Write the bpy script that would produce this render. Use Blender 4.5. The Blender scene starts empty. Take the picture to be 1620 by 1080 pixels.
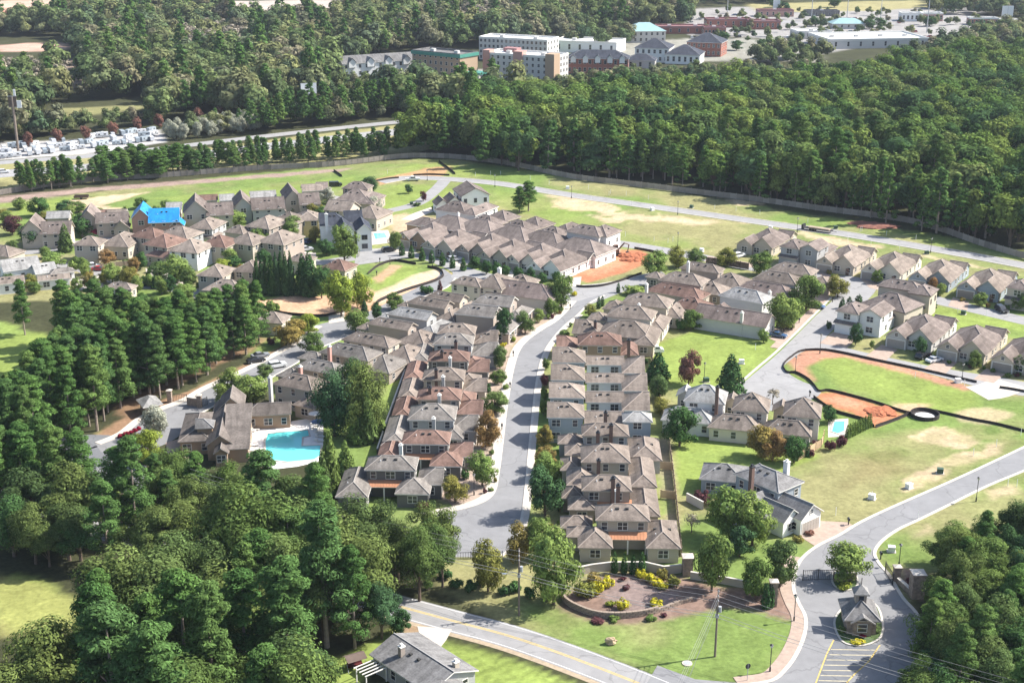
import bpy, math, random
import numpy as np
from mathutils import Vector, Matrix, noise

SC = bpy.context.scene
COL = SC.collection
R = math.radians
rnd = random.Random(7)

# ------------------------------------------------------------------ camera, air, sun, exposure
F_PX, CAM_H = 2160.0, 115.0                       # focal length in pixels of the 1620 px wide survey photo, flying height
TILT = math.atan(740 / F_PX)                      # camera looks this far below the horizon
cam = bpy.data.cameras.new('camera')
cam.sensor_width = 36.0
cam.lens = 36.0 * F_PX / 1620
cam.clip_start, cam.clip_end = 1.0, 9000.0
cam_o = bpy.data.objects.new('camera', cam)
COL.objects.link(cam_o)
cam_o.location = (0, 0, CAM_H)
cam_o.rotation_euler = (math.pi / 2 - TILT, 0, 0)
SC.camera = cam_o

SUN_EL, SUN_AZ = 43.0, 14.0                       # azimuth from +x towards +y
world = bpy.data.worlds.new('World'); SC.world = world; world.use_nodes = True
wn = world.node_tree.nodes; wl = world.node_tree.links
sky = wn.new('ShaderNodeTexSky'); sky.sky_type = 'NISHITA'; sky.sun_disc = False
sky.sun_elevation = R(SUN_EL); sky.sun_rotation = R(90 - SUN_AZ)
sky.air_density = 1.0; sky.dust_density = 1.5
wl.new(sky.outputs[0], wn['Background'].inputs[0]); wn['Background'].inputs[1].default_value = 0.12
sun = bpy.data.lights.new('sun', 'SUN'); sun.energy = 5.0; sun.angle = R(0.5); sun.color = (1.0, 0.965, 0.91)
sun_o = bpy.data.objects.new('sun', sun); COL.objects.link(sun_o)
sd = Vector((math.cos(R(SUN_EL)) * math.cos(R(SUN_AZ)), math.cos(R(SUN_EL)) * math.sin(R(SUN_AZ)), math.sin(R(SUN_EL))))
sun_o.rotation_euler = sd.to_track_quat('Z', 'Y').to_euler()
sun_o.location = sd * 900
SC.view_settings.view_transform = 'Standard'; SC.view_settings.look = 'None'
SC.view_settings.gamma = 1.0; SC.view_settings.use_curve_mapping = False
SC.view_settings.exposure = 1.05
SC.cycles.max_bounces = 5; SC.cycles.diffuse_bounces = 2; SC.cycles.glossy_bounces = 2
SC.cycles.transmission_bounces = 2; SC.cycles.transparent_max_bounces = 6; SC.cycles.volume_bounces = 0
SC.cycles.sample_clamp_indirect = 4.0

# ------------------------------------------------------------------ survey: photo pixel -> metres on the ground (or at height z)
CT, ST = math.cos(TILT), math.sin(TILT)
def G(px, py, z=0.0):
    u = (px - 810) / F_PX; v = (py - 540) / F_PX
    t = (z - CAM_H) / (-ST - v * CT)
    return (u * t, (CT - v * ST) * t)
def PX(x, y, z=0.0):
    zc = y * CT - (z - CAM_H) * ST
    return 810 + F_PX * x / zc, 540 - F_PX * (y * ST + (z - CAM_H) * CT) / zc
def scale_at(py):
    return CT * (py + 200) / CAM_H                # pixels per metre at a ground row
def GP(pts, z=0.0):
    return [G(a, b, z) for a, b in pts]

# ------------------------------------------------------------------ objects
def tag(o, label=None, cat=None, group=None, kind=None):
    if label: o['label'] = label
    if cat: o['category'] = cat
    if group: o['group'] = group
    if kind: o['kind'] = kind
    return o
def empty(name, loc=(0, 0, 0), rz=0.0):
    o = bpy.data.objects.new(name, None); COL.objects.link(o)
    o.location = (loc[0], loc[1], loc[2] if len(loc) > 2 else 0); o.rotation_euler = (0, 0, rz)
    o.empty_display_size = 0.5
    return o
def thing(name, label, cat, loc=(0, 0, 0), rz=0.0, group=None):
    return tag(empty(name, loc, rz), label, cat, group)
def link(name, mesh, parent=None, loc=None, rot=None, scl=None):
    o = bpy.data.objects.new(name, mesh); COL.objects.link(o)
    if parent is not None: o.parent = parent
    if loc is not None: o.location = loc
    if rot is not None: o.rotation_euler = rot
    if scl is not None: o.scale = scl
    return o
def copy_tree(o, parent=None):
    c = o.copy(); COL.objects.link(c)
    if parent is not None: c.parent = parent
    for ch in o.children: copy_tree(ch, c)
    return c

class MB:
    """collects boxes, tubes and polygons into one mesh"""
    def __init__(s): s.v = []; s.f = []; s.m = []
    def poly(s, pts, mi=0):
        n = len(s.v); s.v += [tuple(p) for p in pts]; s.f.append(tuple(range(n, n + len(pts)))); s.m.append(mi)
    def box(s, x0, x1, y0, y1, z0, z1, mi=0, bottom=False, M=None):
        c = [(x0, y0, z0), (x1, y0, z0), (x1, y1, z0), (x0, y1, z0), (x0, y0, z1), (x1, y0, z1), (x1, y1, z1), (x0, y1, z1)]
        if M is not None: c = [tuple(M @ Vector(p)) for p in c]
        n = len(s.v); s.v += c
        fs = [(4, 5, 6, 7), (0, 1, 5, 4), (1, 2, 6, 5), (2, 3, 7, 6), (3, 0, 4, 7)]
        if bottom: fs.append((3, 2, 1, 0))
        for f in fs: s.f.append(tuple(n + i for i in f)); s.m.append(mi)
    def prism(s, pts, z0, z1, mi=0, top=None):
        n = len(s.v); k = len(pts)
        s.v += [(p[0], p[1], z0) for p in pts] + [(p[0], p[1], z1) for p in pts]
        for i in range(k):
            j = (i + 1) % k; s.f.append((n + i, n + j, n + k + j, n + k + i)); s.m.append(mi)
        s.f.append(tuple(n + k + i for i in range(k))); s.m.append(mi if top is None else top)
    def tube(s, pts, rad, sides=6, mi=0, cap=True):
        if not hasattr(rad, '__len__'): rad = [rad] * len(pts)
        pts = [Vector(p) for p in pts]; rings = []
        for i, p in enumerate(pts):
            d = (pts[min(i + 1, len(pts) - 1)] - pts[max(i - 1, 0)]).normalized()
            a = d.orthogonal().normalized(); b = d.cross(a)
            n = len(s.v); rings.append(n)
            for k in range(sides):
                t = 2 * math.pi * k / sides
                s.v.append(tuple(p + (a * math.cos(t) + b * math.sin(t)) * rad[i]))
        for i in range(len(pts) - 1):
            for k in range(sides):
                j = (k + 1) % sides
                s.f.append((rings[i] + k, rings[i] + j, rings[i + 1] + j, rings[i + 1] + k)); s.m.append(mi)
        if cap:
            s.f.append(tuple(rings[-1] + k for k in range(sides))); s.m.append(mi)
            s.f.append(tuple(rings[0] + k for k in reversed(range(sides)))); s.m.append(mi)
    def blob(s, c, r, seed=0, sub=(8, 5), mi=0, amp=.18):
        """uneven rounded lump"""
        nu, nv = sub; n = len(s.v)
        for j in range(nv + 1):
            th = math.pi * j / nv
            for i in range(nu):
                ph = 2 * math.pi * i / nu
                d = Vector((math.sin(th) * math.cos(ph), math.sin(th) * math.sin(ph), math.cos(th)))
                k = 1 + amp * noise.noise(d * 2.1 + Vector((seed * 3.7, seed, 0)))
                s.v.append((c[0] + d.x * r[0] * k, c[1] + d.y * r[1] * k, c[2] + d.z * r[2] * k))
        for j in range(nv):
            for i in range(nu):
                i2 = (i + 1) % nu
                s.f.append((n + j * nu + i, n + (j + 1) * nu + i, n + (j + 1) * nu + i2, n + j * nu + i2)); s.m.append(mi)
    def mesh(s, name, mats, smooth=False):
        me = bpy.data.meshes.new(name); me.from_pydata(s.v, [], s.f)
        for m in (mats if isinstance(mats, (list, tuple)) else [mats]): me.materials.append(m)
        me.polygons.foreach_set('material_index', s.m)
        if smooth: me.polygons.foreach_set('use_smooth', [True] * len(s.f))
        me.update(); return me
    def build(s, name, mats, parent=None, loc=None, rot=None, smooth=False):
        return link(name, s.mesh(name, mats, smooth), parent, loc, rot)

# ------------------------------------------------------------------ materials
def new_mat(name):
    m = bpy.data.materials.new(name); m.use_nodes = True
    nt = m.node_tree; b = nt.nodes['Principled BSDF']
    return m, nt, b
def N(nt, typ, **kw):
    n = nt.nodes.new(typ)
    for k, v in kw.items(): setattr(n, k, v)
    return n
def hexc(h):
    h = h.lstrip('#'); r = [int(h[i:i + 2], 16) / 255 for i in (0, 2, 4)]
    return tuple((c / 12.92 if c <= .04045 else ((c + .055) / 1.055) ** 2.4) for c in r) + (1,)
def lin(c): return c if len(c) == 4 else tuple(c) + (1,)

def plain(name, col, rough=.8, var=.15, scale=1.2, metal=0.0, spec=.3, rand=0.0, detail=4, bump=0.0, coord='Object', stretch=None):
    """base colour with soft mottling (and a small tint per object)"""
    m, nt, b = new_mat(name)
    b.inputs['Roughness'].default_value = rough; b.inputs['Metallic'].default_value = metal
    b.inputs['Specular IOR Level'].default_value = spec
    tc = N(nt, 'ShaderNodeTexCoord'); no = N(nt, 'ShaderNodeTexNoise')
    no.inputs['Scale'].default_value = scale; no.inputs['Detail'].default_value = detail; no.inputs['Roughness'].default_value = .65
    src = N(nt, 'ShaderNodeNewGeometry').outputs['Position'] if coord == 'World' else tc.outputs[coord]
    if stretch:
        mp = N(nt, 'ShaderNodeMapping'); mp.inputs['Scale'].default_value = stretch
        nt.links.new(src, mp.inputs[0]); src = mp.outputs[0]
    nt.links.new(src, no.inputs['Vector'])
    mr = N(nt, 'ShaderNodeMapRange'); mr.inputs[1].default_value = .25; mr.inputs[2].default_value = .75
    mr.inputs[3].default_value = 1 - var; mr.inputs[4].default_value = 1 + var
    nt.links.new(no.outputs[0], mr.inputs[0])
    mul = N(nt, 'ShaderNodeVectorMath', operation='SCALE'); mul.inputs[0].default_value = lin(col)[:3]
    fac = mr.outputs[0]
    if rand:
        oi = N(nt, 'ShaderNodeObjectInfo'); m2 = N(nt, 'ShaderNodeMapRange')
        m2.inputs[3].default_value = 1 - rand; m2.inputs[4].default_value = 1 + rand
        nt.links.new(oi.outputs['Random'], m2.inputs[0])
        mm = N(nt, 'ShaderNodeMath', operation='MULTIPLY'); nt.links.new(fac, mm.inputs[0]); nt.links.new(m2.outputs[0], mm.inputs[1]); fac = mm.outputs[0]
    nt.links.new(fac, mul.inputs['Scale']); nt.links.new(mul.outputs[0], b.inputs['Base Color'])
    if bump:
        bp = N(nt, 'ShaderNodeBump'); bp.inputs['Strength'].default_value = bump; bp.inputs['Distance'].default_value = .1
        nt.links.new(no.outputs[0], bp.inputs['Height']); nt.links.new(bp.outputs[0], b.inputs['Normal'])
    return m

def shingle(name, col, streak=.25):
    """asphalt shingle: fine grain, courses, weather streaks running down, blotches"""
    m, nt, b = new_mat(name); b.inputs['Roughness'].default_value = .95; b.inputs['Specular IOR Level'].default_value = .12
    tc = N(nt, 'ShaderNodeTexCoord')
    def nz(scale, st, det=3):
        mp = N(nt, 'ShaderNodeMapping'); mp.inputs['Scale'].default_value = st; nt.links.new(tc.outputs['Object'], mp.inputs[0])
        n = N(nt, 'ShaderNodeTexNoise'); n.inputs['Scale'].default_value = scale; n.inputs['Detail'].default_value = det
        nt.links.new(mp.outputs[0], n.inputs['Vector']); return n.outputs[0]
    def rng(src, lo, hi, a=.3, c=.7):
        r = N(nt, 'ShaderNodeMapRange'); r.inputs[1].default_value = a; r.inputs[2].default_value = c
        r.inputs[3].default_value = lo; r.inputs[4].default_value = hi; nt.links.new(src, r.inputs[0]); return r.outputs[0]
    def mul(a, c):
        n = N(nt, 'ShaderNodeMath', operation='MULTIPLY'); nt.links.new(a, n.inputs[0]); nt.links.new(c, n.inputs[1]); return n.outputs[0]
    grain = rng(nz(2.6, (1, 1, 2.5), 2), .8, 1.2)
    blot = rng(nz(.28, (1, 1, 1), 4), .8, 1.16)
    st = rng(nz(1.1, (1, .22, .25), 3), 1 - streak, 1 + streak * .35, .3, .6)
    st2 = rng(nz(1.1, (.22, 1, .25), 3), 1 - streak * .6, 1 + streak * .3, .3, .6)
    oi = N(nt, 'ShaderNodeObjectInfo'); per = rng(oi.outputs['Random'], .84, 1.14, 0, 1)
    f = mul(mul(mul(grain, blot), mul(st, st2)), per)
    hs = N(nt, 'ShaderNodeVectorMath', operation='SCALE'); hs.inputs[0].default_value = lin(col)[:3]
    nt.links.new(f, hs.inputs['Scale']); nt.links.new(hs.outputs[0], b.inputs['Base Color'])
    return m

LEAF_GAIN = 1.62
def foliage(name, cols, trans=.32, speckle=.45):
    """leaf material: per-tree hue from a ramp, per-leaf brightness speckle, a little light through the leaf"""
    m, nt, b = new_mat(name)
    nt.nodes.remove(b)
    out = nt.nodes['Material Output']
    oi = N(nt, 'ShaderNodeObjectInfo'); cr = N(nt, 'ShaderNodeValToRGB'); cr.color_ramp.interpolation = 'LINEAR'
    els = cr.color_ramp.elements
    while len(els) < len(cols): els.new(.5)
    for i, c in enumerate(cols):
        els[i].position = i / max(1, len(cols) - 1); els[i].color = lin(tuple(min(.8, q * LEAF_GAIN) for q in c))
    nt.links.new(oi.outputs['Random'], cr.inputs[0])
    ge = N(nt, 'ShaderNodeNewGeometry')
    mr = N(nt, 'ShaderNodeMapRange'); mr.inputs[3].default_value = 1 - speckle; mr.inputs[4].default_value = 1 + speckle
    nt.links.new(ge.outputs['Random Per Island'], mr.inputs[0])
    tc = N(nt, 'ShaderNodeTexCoord'); no = N(nt, 'ShaderNodeTexNoise'); no.inputs['Scale'].default_value = .33; no.inputs['Detail'].default_value = 2
    nt.links.new(tc.outputs['Object'], no.inputs['Vector'])
    mr2 = N(nt, 'ShaderNodeMapRange'); mr2.inputs[1].default_value = .3; mr2.inputs[2].default_value = .7; mr2.inputs[3].default_value = .72; mr2.inputs[4].default_value = 1.25
    nt.links.new(no.outputs[0], mr2.inputs[0])
    mm = N(nt, 'ShaderNodeMath', operation='MULTIPLY'); nt.links.new(mr.outputs[0], mm.inputs[0]); nt.links.new(mr2.outputs[0], mm.inputs[1])
    sc = N(nt, 'ShaderNodeVectorMath', operation='SCALE'); nt.links.new(cr.outputs[0], sc.inputs[0]); nt.links.new(mm.outputs[0], sc.inputs['Scale'])
    d = N(nt, 'ShaderNodeBsdfDiffuse'); t = N(nt, 'ShaderNodeBsdfTranslucent'); mx = N(nt, 'ShaderNodeMixShader'); mx.inputs[0].default_value = trans
    nt.links.new(sc.outputs[0], d.inputs[0]); nt.links.new(sc.outputs[0], t.inputs[0])
    nt.links.new(d.outputs[0], mx.inputs[1]); nt.links.new(t.outputs[0], mx.inputs[2]); nt.links.new(mx.outputs[0], out.inputs[0])
    return m

M = {}
# ------------------------------------------------------------------ materials in use
def asphalt(name, col):
    m = plain(name, col, .9, .13, .35, coord='World', detail=8, spec=.2); nt = m.node_tree; b = nt.nodes['Principled BSDF']
    src = b.inputs['Base Color'].links[0].from_socket; ge = N(nt, 'ShaderNodeNewGeometry')
    vo = N(nt, 'ShaderNodeTexVoronoi', feature='DISTANCE_TO_EDGE'); vo.inputs['Scale'].default_value = .085
    wp = N(nt, 'ShaderNodeTexNoise'); wp.inputs['Scale'].default_value = .25; wp.inputs['Detail'].default_value = 6
    nt.links.new(ge.outputs['Position'], wp.inputs['Vector']); ad = N(nt, 'ShaderNodeVectorMath', operation='MULTIPLY_ADD'); ad.inputs[1].default_value = (5, 5, 0)
    nt.links.new(wp.outputs['Color'], ad.inputs[0]); nt.links.new(ge.outputs['Position'], ad.inputs[2]); nt.links.new(ad.outputs[0], vo.inputs['Vector'])
    mr = N(nt, 'ShaderNodeMapRange'); mr.inputs[1].default_value = .004; mr.inputs[2].default_value = .014; mr.inputs[3].default_value = .80; mr.inputs[4].default_value = 1.0; nt.links.new(vo.outputs['Distance'], mr.inputs[0])
    v2 = N(nt, 'ShaderNodeTexVoronoi'); v2.inputs['Scale'].default_value = .055; nt.links.new(ad.outputs[0], v2.inputs['Vector'])
    m2 = N(nt, 'ShaderNodeMapRange'); m2.inputs[3].default_value = .94; m2.inputs[4].default_value = 1.05; nt.links.new(v2.outputs['Color'], m2.inputs[0])
    for f in (mr, m2):
        sc_ = N(nt, 'ShaderNodeVectorMath', operation='SCALE'); nt.links.new(src, sc_.inputs[0]); nt.links.new(f.outputs[0], sc_.inputs['Scale']); src = sc_.outputs[0]
    nt.links.new(src, b.inputs['Base Color']); return m
M['asphalt'] = asphalt('asphalt', (.215, .212, .212))
M['asphalt_old'] = asphalt('asphalt_old', (.27, .262, .255))
M['asphalt_dark'] = asphalt('asphalt_dark', (.155, .158, .165))
M['concrete'] = plain('concrete', (.47, .42, .36), .9, .14, .6, coord='World', detail=6)
M['kerb'] = plain('kerb', (.50, .46, .40), .9, .14, .8, coord='World', detail=6)
M['paver'] = plain('paver', (.35, .265, .21), .9, .22, .9, coord='World', detail=8)
M['deck'] = plain('pool_deck', (.70, .66, .61), .9, .1, .6, coord='World', detail=6)
M['yellow_paint'] = plain('yellow_paint', (.50, .37, .12), .8, .3, 1.5, coord='World')
M['white_paint'] = plain('white_paint', (.55, .54, .52), .8, .3, 1.5, coord='World')
M['hatch_paint'] = plain('hatch_paint', (.46, .40, .27), .8, .3, 1.5, coord='World')

# ------------------------------------------------------------------ the ground: one sheet, coloured by what covers it
_g = np.random.RandomState(11).rand(256, 256)
def vnoise(x, y, s):
    x = np.asarray(x, float) / s + 1000.3; y = np.asarray(y, float) / s + 1000.7
    xi = np.floor(x).astype(int); yi = np.floor(y).astype(int); fx = x - xi; fy = y - yi
    fx = fx * fx * (3 - 2 * fx); fy = fy * fy * (3 - 2 * fy)
    a = _g[xi % 256, yi % 256]; b = _g[(xi + 1) % 256, yi % 256]; c = _g[xi % 256, (yi + 1) % 256]; d = _g[(xi + 1) % 256, (yi + 1) % 256]
    return (a * (1 - fx) + b * fx) * (1 - fy) + (c * (1 - fx) + d * fx) * fy
def fbm(x, y, s, o=4):
    r = 0; k = 0
    for i in range(o): r = r + vnoise(x + i * 37.1, y - i * 11.7, s / 2 ** i) / 2 ** i; k += 1 / 2 ** i
    return r / k
def sdist(X, Y, poly):
    """signed distance to a polygon, negative inside"""
    P = np.array(poly); d = np.full(X.shape, 1e9); ins = np.zeros(X.shape, bool)
    for i in range(len(P)):
        a, b = P[i], P[(i + 1) % len(P)]
        ex, ey = b - a; wx, wy = X - a[0], Y - a[1]
        t = np.clip((wx * ex + wy * ey) / (ex * ex + ey * ey + 1e-9), 0, 1)
        d = np.minimum(d, (wx - ex * t) ** 2 + (wy - ey * t) ** 2)
        c = ((a[1] > Y) != (b[1] > Y)) & (X < (b[0] - a[0]) * (Y - a[1]) / (b[1] - a[1] + 1e-12) + a[0])
        ins ^= c
    d = np.sqrt(d); return np.where(ins, -d, d)

def axis(segs):
    out = []
    for a, b, st in segs: out.append(np.arange(a, b, st))
    out.append([segs[-1][1]]); return np.concatenate(out)
gx = axis([(-3200, -600, 200), (-600, -170, 9), (-170, 185, 1.25), (185, 500, 9), (500, 3200, 200)])
gy = axis([(-50, 150, 6), (150, 430, 1.25), (430, 720, 2.6), (720, 1400, 10), (1400, 6000, 230)])
X, Y = np.meshgrid(gx, gy)
Cg = np.zeros(X.shape + (3,))
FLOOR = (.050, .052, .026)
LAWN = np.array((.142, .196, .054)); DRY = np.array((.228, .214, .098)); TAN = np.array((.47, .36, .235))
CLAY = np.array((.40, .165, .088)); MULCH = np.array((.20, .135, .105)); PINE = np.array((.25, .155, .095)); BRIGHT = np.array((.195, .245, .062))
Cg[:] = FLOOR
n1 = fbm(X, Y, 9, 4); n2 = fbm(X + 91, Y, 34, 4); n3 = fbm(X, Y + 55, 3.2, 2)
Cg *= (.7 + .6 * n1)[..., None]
def patch(col, pts, feather=1.0, amp=3.0, k=1.0, kind=None, world_pts=False):
    poly = pts if world_pts else GP(pts)
    P = np.array(poly); m = 14
    jx = (gx > P[:, 0].min() - m) & (gx < P[:, 0].max() + m); jy = (gy > P[:, 1].min() - m) & (gy < P[:, 1].max() + m)
    if not jx.any() or not jy.any(): return
    ix = np.where(jx)[0]; iy = np.where(jy)[0]
    sl = (slice(iy[0], iy[-1] + 1), slice(ix[0], ix[-1] + 1))
    x, y = X[sl], Y[sl]
    d = sdist(x, y, poly) + (n1[sl] - .5) * 2 * amp + (n3[sl] - .5) * amp
    w = np.clip(.5 - d / (2 * feather), 0, 1) * k
    if kind == 'broken':                                   # worn through in patches
        w = w * np.clip((n1[sl] * .6 + n3[sl] * .4 - .36) * 7, 0, 1)
    if isinstance(col, str):
        c = np.empty(x.shape + (3,))
        f = np.clip((n2[sl] - .5) * 3.2 + (n1[sl] - .5) * 1.6 + {'lawn': .12, 'field': .45, 'fresh': -.25}[col], 0, 1)[..., None]
        c[:] = LAWN * (1 - f) + DRY * f
        if col == 'fresh': c = BRIGHT * (1 - f) + (LAWN * 1.15) * f
        c *= (.86 + .28 * n3[sl])[..., None]
        if kind == 'mown': c *= (1 + .13 * np.sign(np.sin((x * .57 + y * .82) * 2.6)))[..., None]
    else:
        c = np.array(col) * (.8 + .4 * (n1[sl] * .5 + n3[sl] * .5))[..., None]
    Cg[sl] = Cg[sl] * (1 - w[..., None]) + c * w[..., None]

# estate land, fields, commercial strip far off
patch('field', [(-80, 352), (0, 322), (300, 285), (640, 252), (720, 252), (1000, 292), (1300, 343), (1640, 412), (1740, 900), (1500, 870), (1440, 960), (1240, 1078), (1100, 1090), (760, 975), (690, 925), (700, 880), (560, 800), (480, 700), (420, 600), (170, 700), (150, 690), (420, 560), (330, 470), (-80, 480)], 1, 2)
patch('lawn', [(0, 345), (600, 290), (700, 300), (690, 420), (950, 500), (1080, 900), (690, 900), (560, 800), (420, 590), (330, 470), (0, 470)], 1, 2)
patch('fresh', [(-80, 500), (0, 505), (60, 525), (125, 545), (95, 580), (0, 612), (-160, 640), (-260, 560)], 1, 3)
patch('fresh', [(20, 905), (60, 918), (125, 945), (135, 960), (120, 985), (20, 1000), (-40, 960)], 1, 2)
patch((.30, .28, .10), [(-80, 900), (20, 912), (135, 945), (140, 985), (0, 1010), (-80, 960)], 1, 2, .6)
patch('lawn', [(690, 935), (780, 950), (880, 990), (1000, 1045), (1090, 1078), (1210, 1068), (1258, 1010), (1255, 970), (1100, 960), (960, 985), (860, 950), (760, 935)], .6, 1)
patch('fresh', [(690, 1010), (760, 1030), (860, 1062), (950, 1095), (700, 1120), (690, 1060)], .6, 1, kind='mown')
patch('fresh', [(490, 1050), (545, 1035), (585, 1020), (640, 985), (655, 1000), (600, 1040), (560, 1100), (480, 1100)], .6, 1)
patch((.30, .21, .13), [(640, 985), (680, 985), (680, 1003), (650, 1008), (630, 1000)], .6, 1)
patch('lawn', [(1385, 895), (1400, 860), (1440, 835), (1500, 805), (1640, 745), (1760, 760), (1700, 900), (1440, 905)], .6, 1)
patch('field', [(1400, 830), (1500, 800), (1640, 745), (1700, 850), (1560, 890), (1480, 840)], 1, 2, .75)
# fresh lawns between the houses
patch('fresh', [(1030, 548), (1100, 522), (1235, 545), (1170, 615), (1120, 622), (1040, 612)], .6, 1.2)
patch('fresh', [(1065, 700), (1105, 690), (1230, 712), (1300, 720), (1240, 745), (1110, 775), (1075, 790)], .6, 1.2)
patch('fresh', [(1455, 500), (1485, 485), (1640, 512), (1640, 545), (1560, 525), (1450, 510)], .6, 1)
patch('fresh', [(1290, 560), (1330, 556), (1450, 590), (1540, 615), (1545, 640), (1500, 655), (1420, 640), (1320, 612)], 1.5, 2, .9)
patch('fresh', [(585, 440), (620, 418), (668, 420), (640, 445), (590, 462)], 1, 2)
patch('fresh', [(598, 300), (640, 288), (720, 300), (690, 330), (640, 345), (606, 332)], 1, 2, .8)
patch('fresh', [(780, 300), (850, 310), (1000, 370), (1120, 395), (1000, 395), (900, 360), (790, 330)], 2, 6, .5)
patch('fresh', [(600, 270), (700, 256), (790, 275), (720, 285), (600, 285)], 1, 3, .7)
patch('fresh', [(1300, 350), (1640, 418), (1640, 400), (1300, 340)], 1, 3, .6)
patch('fresh', [(0, 322), (130, 312), (110, 335), (0, 350)], 1, 2, .9)
patch('fresh', [(240, 315), (560, 280), (560, 296), (300, 320)], 1, 2, .7)
patch('fresh', [(1040, 740), (1062, 745), (1064, 775), (1040, 770)], .5, .5)
patch('fresh', [(1040, 785), (1062, 785), (1064, 815), (1045, 815)], .5, .5)
patch('fresh', [(607, 600), (645, 560), (640, 590), (612, 650), (600, 720), (590, 760), (560, 760), (600, 690)], .6, .8, .9)
patch('fresh', [(190, 440), (240, 430), (250, 452), (200, 455)], .6, 1, .8)
# worn, bare and raw ground
patch(TAN, [(160, 325), (235, 304), (180, 308), (110, 318), (105, 335), (150, 336), (200, 332)], .8, 2.0)
patch((.275, .20, .165), [(-60, 318), (0, 312), (150, 296), (350, 282), (520, 268), (560, 266), (540, 271), (430, 281), (150, 303), (0, 322), (-60, 328)], .8, 1.5)
for pts in ([(870, 315), (960, 322), (1010, 338), (960, 335), (880, 328)], [(950, 330), (1060, 345), (1090, 352), (1020, 350), (960, 343)], [(860, 308), (930, 316), (900, 322)],
            [(1040, 338), (1130, 352), (1110, 358), (1050, 348)], [(930, 340), (1000, 348), (960, 352)], [(1180, 345), (1290, 365), (1280, 370), (1190, 352)], [(1220, 360), (1330, 380), (1390, 392), (1330, 388)],
            [(1100, 348), (1200, 350), (1180, 356)], [(1450, 400), (1560, 425), (1500, 415)], [(1240, 366), (1340, 385), (1300, 384)], [(1110, 305), (1200, 322), (1180, 325)]):
    patch(TAN, pts, 1.2, 4.5, .85)
patch(TAN, [(1420, 685), (1490, 672), (1545, 690), (1535, 705), (1480, 705), (1430, 697)], .5, 3.5, .95)
patch(TAN, [(1480, 725), (1550, 715), (1590, 700), (1585, 715), (1520, 738), (1480, 735)], .45, 3, .9)
patch(TAN, [(1440, 760), (1470, 738), (1495, 740), (1480, 760), (1430, 775)], .45, 3, .85)
patch(TAN, [(1510, 655), (1560, 645), (1600, 655), (1580, 665), (1530, 668)], .8, 3, .7)
patch(DRY, [(1380, 690), (1640, 660), (1600, 720), (1440, 790), (1330, 800), (1300, 760)], 2, 6, .55, 'broken')
patch((.19, .14, .07), [(1330, 720), (1420, 715), (1440, 745), (1340, 770)], 2, 4, .35)
patch(TAN, [(1560, 775), (1600, 765), (1620, 780), (1570, 790)], .8, 2, .7)
patch(TAN, [(1440, 840), (1470, 828), (1480, 845), (1450, 852)], .8, 2, .6)
# raw clay lots
patch(CLAY, [(895, 437), (940, 405), (975, 395), (1015, 396), (1030, 410), (1005, 425), (985, 432), (930, 448)], .7, 1.2)
patch((.46, .23, .14), [(915, 430), (960, 410), (990, 405), (990, 420), (940, 440)], 1, 2, .6)
patch(CLAY, [(1290, 622), (1330, 618), (1390, 640), (1435, 655), (1385, 675), (1375, 665), (1340, 650), (1300, 640)], .6, .8)
patch((.46, .25, .155), [(1298, 628), (1340, 628), (1380, 645), (1330, 642)], .7, 1, .7)
patch((.38, .20, .13), [(1243, 570), (1275, 553), (1330, 553), (1440, 582), (1540, 612), (1530, 618), (1430, 590), (1340, 566), (1300, 566), (1275, 580), (1290, 605), (1262, 592)], .7, 1.2)
patch((.5, .33, .22), [(1410, 635), (1470, 640), (1450, 652), (1400, 645)], .8, 2, .8)
patch((.44, .31, .21), [(1530, 612), (1640, 618), (1640, 625), (1560, 625)], .8, 1.5, .8)
patch((.47, .29, .18), [(395, 478), (450, 468), (540, 468), (575, 455), (600, 470), (655, 440), (700, 425), (712, 433), (650, 465), (600, 490), (560, 502), (480, 500), (420, 492)], .7, 1.5)
patch((.56, .42, .29), [(590, 468), (640, 440), (690, 424), (708, 430), (640, 462), (600, 480)], .7, 1.5, .8)
patch((.42, .25, .17), [(590, 440), (618, 418), (640, 420), (600, 448)], .6, 1, .8)
patch((.46, .33, .23), [(610, 345), (640, 336), (690, 345), (640, 375), (620, 368)], .7, 1.5, .8)
patch((.42, .22, .13), [(585, 286), (680, 265), (715, 262), (700, 280), (640, 284), (600, 295)], .8, 2, .75)
patch((.42, .21, .12), [(560, 290), (600, 283), (590, 292), (560, 296)], .8, 1)
# mulch and pine straw beds
patch(PINE, [(150, 690), (190, 665), (260, 630), (300, 618), (420, 560), (470, 535), (440, 560), (300, 640), (180, 698)], .5, .8)
patch(PINE, [(200, 655), (300, 600), (430, 535), (400, 530), (280, 580), (180, 640)], 1, 2, .8)
patch(MULCH, [(885, 960), (905, 935), (960, 905), (1060, 905), (1150, 930), (1260, 925), (1258, 975), (1150, 960), (1060, 980), (1000, 988), (930, 980)], .6, .7)
patch((.22, .17, .155), [(940, 930), (1000, 912), (1070, 935), (1060, 965), (980, 968)], .7, 1, .8)
patch(MULCH, [(1195, 930), (1256, 928), (1258, 982), (1215, 972), (1190, 960)], .5, .5)
patch(MULCH, [(1420, 895), (1450, 900), (1460, 950), (1430, 940)], .5, .5)
patch((.34, .26, .205), [(735, 470), (905, 455), (930, 470), (905, 480), (870, 512), (812, 545), (800, 640), (785, 770), (730, 800), (690, 790), (740, 640), (745, 520)], .5, .6, .92)
patch((.29, .24, .17), [(1030, 700), (1060, 690), (1075, 880), (1062, 880), (1050, 760)], .5, 1, .8)
patch((.30, .24, .15), [(0, 430), (130, 455), (330, 462), (300, 410), (0, 400)], .7, 2, .55)
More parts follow.
